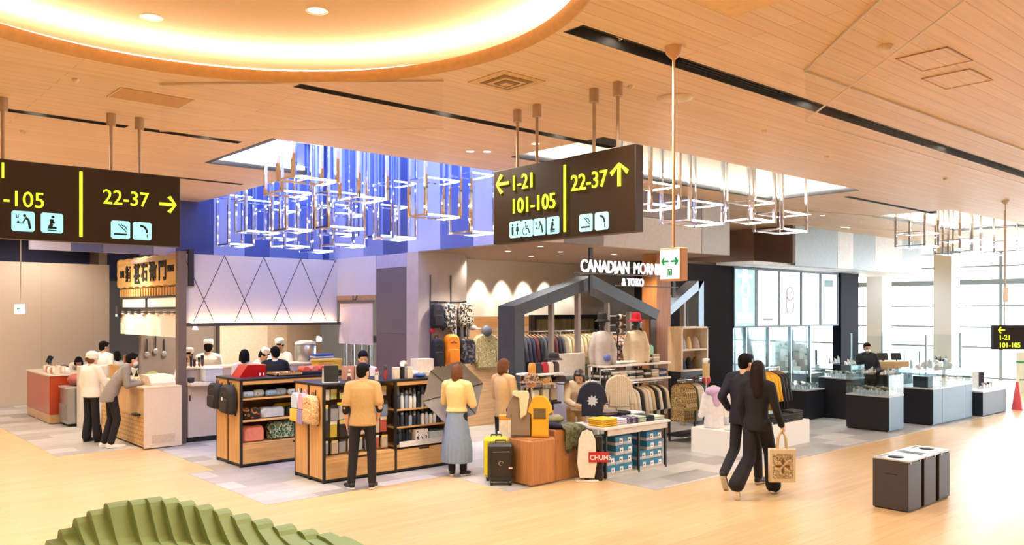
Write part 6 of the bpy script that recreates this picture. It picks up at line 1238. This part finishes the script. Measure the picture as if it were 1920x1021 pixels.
for i, (x, n, c, y) in enumerate(((12.70, 4, '24242B', 7.68), (13.05, 4, '2C2D35', 7.68), (13.42, 5, '3C3F38', 7.70))): stack(('black', 'charcoal', 'dark olive')[i], x, y, .421, .33, .26, n, mat(c, .85), .034, where='at the right end of podium', grp='dark folded trousers')
# ================================================================ jewellery and watch shop
SCF = mat('3A4048', .4); SCW = mat('F4F8FC', .4, emit=.42, var=0); SCC = mat('A9D4DE', .4, emit=.22, var=.1, scale=3); SCL = mat('CFD2F0', .4, emit=.3, var=.06, scale=3); MOT = mat('7FA3AD', .5, emit=.08, var=0); MOG = mat('A39694', .5, emit=.1, var=0)
edges = [(16.92, 17.82), (17.90, 18.86), (18.94, 19.93), (20.02, 20.94), (21.03, 21.94)]
names = ['teal advertising light panel with a pale watch drawing, leftmost of five', 'plain white advertising light panel, second of five', 'white advertising light panel with a faint bracelet, third of five', 'plain white advertising light panel, fourth of five', 'pale lilac advertising light panel with boxes, rightmost of five']
for i, (x0, x1) in enumerate(edges):
    t = thing('light_panel', names[i], 'light panel', (x0, 11.2, 0)); w = x1-x0
    MB().box(0, w, 0, .10, 1.99, 3.36).build('screen', (SCC, SCW, SCW, SCW, SCL)[i], t)
    MB().box(-.035, 0, -.02, .10, 1.95, 3.40).build('frame_side', SCF, t); MB().box(w, w+.035, -.02, .10, 1.95, 3.40).build('frame_side', SCF, t); MB().box(0, w, -.02, .10, 3.36, 3.40).build('frame_top', SCF, t); MB().box(0, w, -.02, .10, 1.95, 1.99).build('frame_bottom', SCF, t)
    if i in (0, 2):
        c = w/2; zc = 2.85 if i == 0 else 2.80; m = SCW if i == 0 else MOG
        for r in ((.20, .12) if i == 0 else (.17,)): MB().tube([(c+r*cos(q*pi/12), -.006, zc+r*sin(q*pi/12)) for q in range(24)], .018 if i == 0 else .012, 6, closed=True).build('ring_drawing', m, t)
        for s in (1, -1): MB().prism([(c-.13, zc+s*.2), (c+.13, zc+s*.2), (c+.10, zc+s*.52), (c-.10, zc+s*.52)], -.006, -.001, 'y').build('strap_drawing', m, t) if i == 0 else MB().tube([(c+s*.16, -.006, zc-.05), (c+s*.18, -.006, zc-.35), (c+s*.12, -.006, zc-.5)], .01, 6).build('chain_drawing', m, t)
    if i == 0: MB().box(.12, w-.12, -.006, -.001, 3.16, 3.24).build('pale_band', SCW, t); MB().box(.1, w-.1, -.006, -.001, 2.06, 2.32).build('pale_block', SCW, t)
    if i == 1: MB().box(.25, w-.25, -.004, -.001, 2.12, 2.17).build('faint_caption', MOG, t)
    if i == 4: MB().box(.12, w-.12, -.006, -.001, 2.45, 2.95).build('pale_block', SCW, t); MB().box(.2, w-.25, -.006, -.001, 3.02, 3.2).build('pale_block', MOT, t); MB().box(.12, w-.12, -.006, -.001, 2.06, 2.38).build('pale_block', SCW, t)
CASEW = mat('E4EEF2', .35); GL2 = glass('E4F4F4', .08)
WD = [mat('23262C', .3), mat('C9CFD6', .2, .8), mat('8C7A5A', .3, .6), mat('EFF3F6', .4)]
def watch(lab, x, y, z, rz, k, grp, s=1.0):
    t = thing('watch_stand', lab, 'watch', (x, y, z), rz, grp)
    MB().tube([(.032*s*cos(a), 0, .042*s+.04*s*sin(a)) for a in [radians(q) for q in range(-60, 241, 25)]], .013*s, 7).build('cushion', WD[3], t)
    MB().lathe([(.026*s, -.006), (.028*s, 0), (.026*s, .006)], (0, 0, 0), 14).xf(Matrix.Translation((0, -.018*s, .084*s)) @ Matrix.Rotation(.9, 4, 'X')).build('dial', WD[k % 3], t)
# niche cases under the panels
for i, (x0, x1) in enumerate(edges):
    t = thing('display_niche', 'glass fronted white display niche under the light panels, %s from left' % nth(i), 'display case', (x0, 11.25, 0)); w = x1-x0
    MB().box(0, w, .3, .9, .0, .72).build('base', mat('1C2129', .5), t); MB().box(0, w, .85, .9, .72, 1.94).build('back', mat('BFE0EA', .5, emit=.06, var=.04), t)
    MB().prism([(.3, .72), (.9, .72), (.9, 1.62), (.75, 1.62), (.75, 1.32), (.6, 1.32), (.6, 1.02), (.45, 1.02), (.45, .86), (.3, .86)], .05, w*.62, 'x').build('stepped_plinth', CASEW, t)
    MB().box(w*.70, w*.92, .5, .8, .72, 1.25).build('dark_plinth', mat('2B333B', .5), t); MB().box(0, w, .28, .29, .72, 1.94).build('pane', GL2, t); MB().box(-.03, .01, .24, .32, 0, 1.95).build('chrome_post', mat('D6E6EC', .2, .8, var=0), t)
    for k in range(8):
        st = k//2; watch('small watch, %s one on %s step up in %s display niche from left' % (('left', 'right')[k % 2], nth(st), nth(i)), x0+.16+.26*(k % 2)+.04*(st % 2), 11.25+.375+.15*st, (.861, 1.021, 1.321, 1.621)[st], 0, k+i, 'watches in the wall niches', 1.5)
    spot('niche_lamp', (x0+w*.4, 11.35, 1.93), 6, COOL, 110, .6, .03, (x0+w*.4, 11.75, .9))
# counters
NB = mat('1E2026', .4); NB_DAYLIT = mat('47708F', .35, var=.05, scale=2)  # counter fronts have bluish daylight put into their colour
def counter(lab, x0, x1, y0, y1, h, case, top=mat('C9CDD2', .3), front=NB_DAYLIT, seams=(), side=NB):
    t = thing('display_counter', lab, 'counter', (x0, y0, 0)); w, d = x1-x0, y1-y0
    MB().box(0, w, .01, d, .03, h-.03, bv=.003).build('body', side, t); MB().box(.01, w-.01, .0, .011, .03, h-.03).build('front_panel', front, t); MB().box(.02, w-.02, .03, d-.02, 0, .03).build('plinth', BKF, t); MB().box(-.006, w+.006, -.006, d+.006, h-.03, h, bv=.003).build('top', top, t)
    for s in seams: MB().box(w*s-.004, w*s+.004, -.003, .0, .03, h-.03).build('seam', BKF, t)
    if case:
        for q in ((0, w, 0, .006, h, h+case), (0, w, d-.006, d, h, h+case), (0, .006, .006, d-.006, h, h+case), (w-.006, w, .006, d-.006, h, h+case), (0, w, 0, d, h+case, h+case+.006)): MB().box(*q).build('pane', GL2, t)
    return t
counter('low dark display counter, daylight painted blue on its front, nearest the tiled floor edge', 16.0, 16.65, 7.12, 7.98, .70, .40)
counter('long dark display counter, daylight painted blue on its front, middle of the jewellery shop', 17.56, 19.68, 6.92, 7.75, .77, .36, seams=(.22, .8))
counter('dark display counter behind the yellow jackets', 16.35, 17.15, 9.05, 9.8, .66, .34, front=mat('20242C', .4)); counter('tall dark display counter left of the shop clerk', 17.18, 17.78, 8.45, 9.2, .90, .28, front=mat('14161B', .4))
t = thing('round_counter', 'dark rounded end counter at the right of the jewellery shop', 'counter', (20.9, 7.3, 0)); P = [(-.95, .5), (-.95, -.5), (.45, -.5)]+[(.45+.5*sin(radians(q)), -.5*cos(radians(q))) for q in range(15, 180, 15)]+[(.45, .5)]
MB().prism(P, .02, .53, 'z').build('body', mat('2F3A48', .4), t); MB().prism([(x*1.01, y*1.02) for x, y in P], .53, .56, 'z').build('top', mat('D5DADD', .3), t)
counter('small till counter behind the glass cases', 18.45, 19.75, 8.25, 8.75, 1.03, 0, front=mat('20242C', .4), top=mat('2A2C30', .3))
t = thing('till', 'wooden till box with two small screens on till counter', 'till', (19.1, 8.5, 1.03), radians(-30)); MB().box(-.38, .38, -.2, .2, 0, .17, bv=.006).build('box', wood('E0B888', 'D4A870'), t)
for x in (-.15, .2): MB().box(x-.13, x+.13, -.01, .01, .19, .36, bv=.004).xf(Matrix.Translation((0, 0, .17)) @ Matrix.Rotation(-.25, 4, 'X') @ Matrix.Translation((0, 0, -.17))).build('screen', mat('262A30', .2), t); MB().tube([(x, 0, .16), (x, .03, .24)], .015, 6).build('screen_stem', BKF, t)
def wgrid(where, x0, x1, y0, y1, z, nx, ny, grp, s=1.0, rz=radians(-35)):
    for j in range(ny):
        for i in range(nx): watch('%s watch on white stand %s, %s row, %s from left' % (('black', 'silver', 'gold')[(i*2+j) % 3], where, nth(j), nth(i)), x0+(x1-x0)*(i+.5)/nx, y0+(y1-y0)*(j+.5)/ny, z, rz+.2*((i+j) % 3-1), (i*2+j) % 3, grp, s)
wgrid('on the low counter', 16.05, 16.6, 7.2, 7.9, .701, 5, 6, 'watches on the low counter', 1.35)
wgrid('behind yellow jackets', 16.4, 17.1, 9.12, 9.75, .661, 6, 5, 'watches behind the yellow jackets', 1.2); wgrid('on the tall dark counter', 17.22, 17.74, 8.5, 9.15, .901, 5, 4, 'watches on the tall counter', 1.2); wgrid('on the long counter', 18.3, 19.6, 7.0, 7.7, .771, 10, 4, 'watches on the long counter', 1.5)
for i, (x, c, n, w) in enumerate(((17.8, '23262F', 'black', .34), (18.12, '2A5F9E', 'blue', .22))):
    t = thing('gift_carton', '%s gift carton at the left end of the long counter' % n, 'box', (x, 7.2, .771)); MB().box(-w/2, w/2, -.15, .15, 0, .22, bv=.006).build('box', mat(c, .4), t); MB().box(-w/2-.004, w/2+.004, -.154, .154, .16, .225, bv=.004).build('lid', mat(c, .35), t)
def prop(lab, x, y, z, h, r, c, grp):
    t = thing('acrylic_stand', lab, 'display stand', (x, y, z), x*3, grp); MB().prism([(-r, 0), (r, 0), (r*.9, h), (-r*.3, h*.75)], -r*.5, r*.5, 'y').build('block', c, t); MB().box(-r*.5, r*.5, -r*.55, -r*.5, h*.2, h*.5).build('card', WHT, t)
PRC = [mat('F2F7F8', .3), mat('CFE6EA', .2), mat('E9EEF0', .4)]
for i in range(14): prop('white acrylic display block on top of the long counter glass, %s from left' % nth(i), 17.7+.14*i, 7.25+.22*(i % 2), 1.137, .08+.05*((i*5) % 3), .05, PRC[i % 3], 'acrylic blocks on the long counter')
for i in range(9): prop('white acrylic display block on top of the low counter glass, %s from left' % nth(i), 16.06+.064*i, 7.3+.4*(i % 2), 1.107, .06+.03*((i*5) % 3), .03, PRC[i % 3], 'acrylic blocks on the low counter')
for i in range(8): prop('white acrylic display block on the tall dark counter glass, %s from left' % nth(i), 17.23+.066*i, 8.6+.4*(i % 2), 1.187, .08+.04*((i*5) % 3), .032, PRC[i % 3], 'acrylic blocks on the tall counter')
t = thing('spray_ornament', 'dark feathery ornament on the long counter glass right half', 'ornament', (19.45, 7.5, 1.137))
for k in range(9): MB().tube([(0, 0, 0), (.06*cos(k*.7), .06*sin(k*.7), .1), (.13*cos(k*.7), .13*sin(k*.7), .17+.02*(k % 3))], [.014, .02, .004], 6).build('frond', mat('3B4658', .6), t)
t = thing('mint_glass_shelf', 'mint tinted glass shelf standing behind the long counter', 'shelf', (20.4, 8.6, 0)); 
for z in (1.05, 1.36): MB().box(0, .9, 0, .3, z, z+.015).build('shelf', mat('8FDCC0', .15, alpha=.55, var=0), t)
for x in (.02, .86): MB().box(x, x+.02, .1, .12, 0, 1.36).build('post', CHR, t)
for i, (x, c, h, w, n) in enumerate(((20.35, '20242C', .32, .34, 'black upright panel at left'), (20.95, 'F3F5F6', .36, .26, 'white upright sign in the middle'), (21.25, '2A3038', .34, .30, 'dark upright panel at right'))):
    t = thing('display_board', n+' on the rounded counter', 'display board', (x, 7.35, .561), radians(-35)); MB().box(-w/2, w/2, -.012, .012, 0.01, h, bv=.003).build('panel', mat(c, .4), t); MB().box(-w/2+.03, w/2-.03, -.05, .06, 0, .012).build('foot', mat(c, .4), t)
for i in range(5): watch('watch on a white stand on the rounded counter, %s from left' % nth(i), 20.55+.17*i, 7.08, .561, radians(-35), i, 'watches on the rounded counter', 1.3)
t = thing('floor_cone', 'red folded floor cone at the right of the rounded counter', 'cone', (22.0, 6.75, 0)); MB().lathe([(.14, 0), (.12, .02), (.03, .66), (.001, .67)], (0, 0, 0), 16).build('cone', mat('D8434A', .5), t); MB().lathe([(.063, .38), (.047, .5)], (0, 0, 0), 16, caps=False).xf(Matrix.Scale(1.04, 4)).build('pale_band', WHT, t)
for k, (x0, y0, x1, y1) in enumerate(((19.9, 8.0, 19.9, 9.8), (22.5, 8.2, 22.5, 10.2))):
    t = thing('glass_partition', 'tall clear glass partition %s in the jewellery shop' % ('behind the till' if k == 0 else 'at the rear right'), 'glass screen', (x0, y0, 0)); MB().box(-.006, .006, 0, y1-y0, .05, 1.75).build('pane', GL2, t)
    for y in (0, y1-y0): MB().box(-.02, .02, y-.02, y+.02, 0, 1.8).build('post', mat('BFD3DA', .3, .5), t)
for x, y in ((16.6, 8.2), (18.6, 7.6), (18.4, 9.4), (20.9, 7.8)): spot('jewellery_lamp', (x, y, 4.35), 120, COOL, 80, .7, .05)
# ================================================================ foreground
BINM = mat('413E42', .45, var=.06, scale=3); LID = mat('C9C9CB', .3, .6)
for i, (x0, w, dy) in enumerate(((9.78, .365, 0), (10.235, .345, .005), (10.69, .335, .01))):
    t = thing('waste_bin', ('grey square waste bin with handle slot, nearest of three in a row', 'grey square waste bin in the middle of three', 'grey square waste bin, farthest of three in a row')[i], 'bin', (x0, 4.13+dy, 0), 0, 'row of waste bins')
    MB().box(0, w, 0, .42, .015, .585, bv=.006).build('body', BINM, t); MB().box(.02, w-.02, .02, .40, 0, .015).build('base', BKF, t)
    l = MB().box(-.006, w+(.085 if i < 2 else .006), -.006, .426, .585, .605, bv=.004).build('lid', LID, t)
    if i == 1: MB().box(.10, w-.10, .08, .34, .604, .608).build('opening', BKF, l)
    else: MB().lathe([(.001, .604), (.085, .604), (.09, .609), (.001, .609)], (w/2, .22, 0), 24, sx=1.1, sy=1.0).build('opening', BKF, l)
    MB().box(.06, w-.06, .35, .39, .604, .607).build('notice', mat('8E969C', .5), l)
    for x in (.05, w-.05): MB().box(x-.012, x+.012, -.012, -.004, .565, .60).build('hinge', mat('E3E3E3', .4), t)
    MB().box(-.004, .002, .13, .27, .42, .432).build('handle_slot', BKF, t)
# ribbed green bench
SL = [(1.674, 7.972, 0.366), (1.771, 7.926, 0.454), (1.869, 7.879, 0.544), (1.975, 7.828, 0.601), (2.09, 7.773, 0.658), (2.265, 7.688, 0.67), (2.382, 7.63, 0.681), (2.496, 7.542, 0.67), (2.595, 7.428, 0.65), (2.705, 7.303, 0.622), (2.813, 7.179, 0.59), (2.928, 7.048, 0.548), (3.048, 6.91, 0.508), (3.186, 6.751, 0.464), (3.333, 6.582, 0.434), (3.454, 6.443, 0.409), (3.542, 6.341, 0.381)]
GRN2 = mat('83995A', .6, var=.06, scale=5)
t = thing('bench', 'green ribbed wave bench of folded slats in the foreground at bottom left', 'bench', (2.4, 7.0, 0))
for i, (x, y, z) in enumerate(SL):
    nx = SL[i+1][0] if i+1 < len(SL) else x+.10
    w = max(.118, nx-x+.012); x -= 2.4; y -= 7.0
    sz = .36; P = [(y-1.0, 0), (y-1.0, .30), (y-.96, .345), (y-.45, sz)]
    if z > sz+.05:
        k = min(1, (z-sz)/.25); P += [(y-.36, sz+.012), (y-.30, sz+.05*k), (y-.12, z-.05), (y-.09, z-.018), (y-.05, z), (y+.02, z+.004), (y+.07, z-.02), (y+.10, z-.08)]
    else: P += [(y-.1, z), (y+.04, z), (y+.09, z-.04)]
    P += [(y+.14, 0)]
    off = 0
    MB().prism(P, x-.01*(i % 2), x+w, 'x').build('slat', GRN2, t)
# umbrella held by the woman
A = Vector((cos(radians(44)), sin(radians(44)), -.10)).normalized(); UC = Vector((7.30, 9.60, 1.165))
t = thing('umbrella', 'open grey eight panel umbrella held by the woman in the pleated skirt', 'umbrella', UC)
U1 = A.cross(Vector((0, 0, 1))).normalized(); U2 = U1.cross(A).normalized(); n = 6; R0 = .46
m = MB(); vs = []; N = 48; RG = 7
for j in range(RG+1):
    f = j/RG
    for k in range(N):
        q = 2*pi*k/N; seg_ = (q*n/(2*pi)) % 1; sc = (1-.13*sin(pi*seg_))*R0*f; p = U1*cos(q+.3)*sc+U2*sin(q+.3)*sc+A*(.17*(1-f**2)-.02); vs.append(p)
fs = []
for j in range(RG):
    for k in range(N): fs.append((j*N+k, j*N+(k+1) % N, (j+1)*N+(k+1) % N, (j+1)*N+k))
m.add(vs, fs, 0, True); m.build('canopy', mat('8F8984', .7, var=.05), t, fix=False)
for k in range(n):
    q = 2*pi*k/n+.3; pts = [U1*cos(q)*R0*f+U2*sin(q)*R0*f+A*(.17*(1-f**2)-.028) for f in (.02, .25, .5, .75, 1.0)]
    MB().tube(pts, .005, 5).build('rib', BKF, t)
MB().tube([A*.2, A*-.18], .007, 7).build('shaft', CHR, t); MB().tube([A*-.18, A*-.30], .014, 8).build('handle', BKF, t)
# tote bag carried by the woman in black
t = thing('tote_bag', 'beige tote bag with brown flower print carried by the woman in black', 'tote bag', (9.30, 5.47, .22), radians(-44))
MB().pillow([(-.16, 0), (.16, 0), (.165, .42), (-.165, .42)], .09, 'y', 0, .05).build('body', mat('D3C2A2', .85, var=.06), t)
PRT = blotch(['D3C2A2', '8A7050', 'BFAA86', '6B5844', 'AE9874'], 26)
MB().prism([(-.125, .05), (.125, .05), (.125, .36), (-.125, .36)], -.049, -.044, 'y').build('print_panel', PRT, t)
FL = mat('6B4E34', .85)
for k in range(8): q = k*pi/4; MB().ell((.055*cos(q), -.05, .205+.055*sin(q)), (.034, .003, .018), 10, 6, R=Matrix.Rotation(-q, 3, 'Y')).build('petal_print', mat('C9AA78', .85) if k % 2 else FL, t)
for y in (-.03, .03): MB().tube([(-.06, y, .40), (-.045, y*.8, .55), (0, y*.4, .655), (.045, y*.8, .55), (.06, y, .40)], .011, 7).build('handle', mat('CDB285', .85), t)
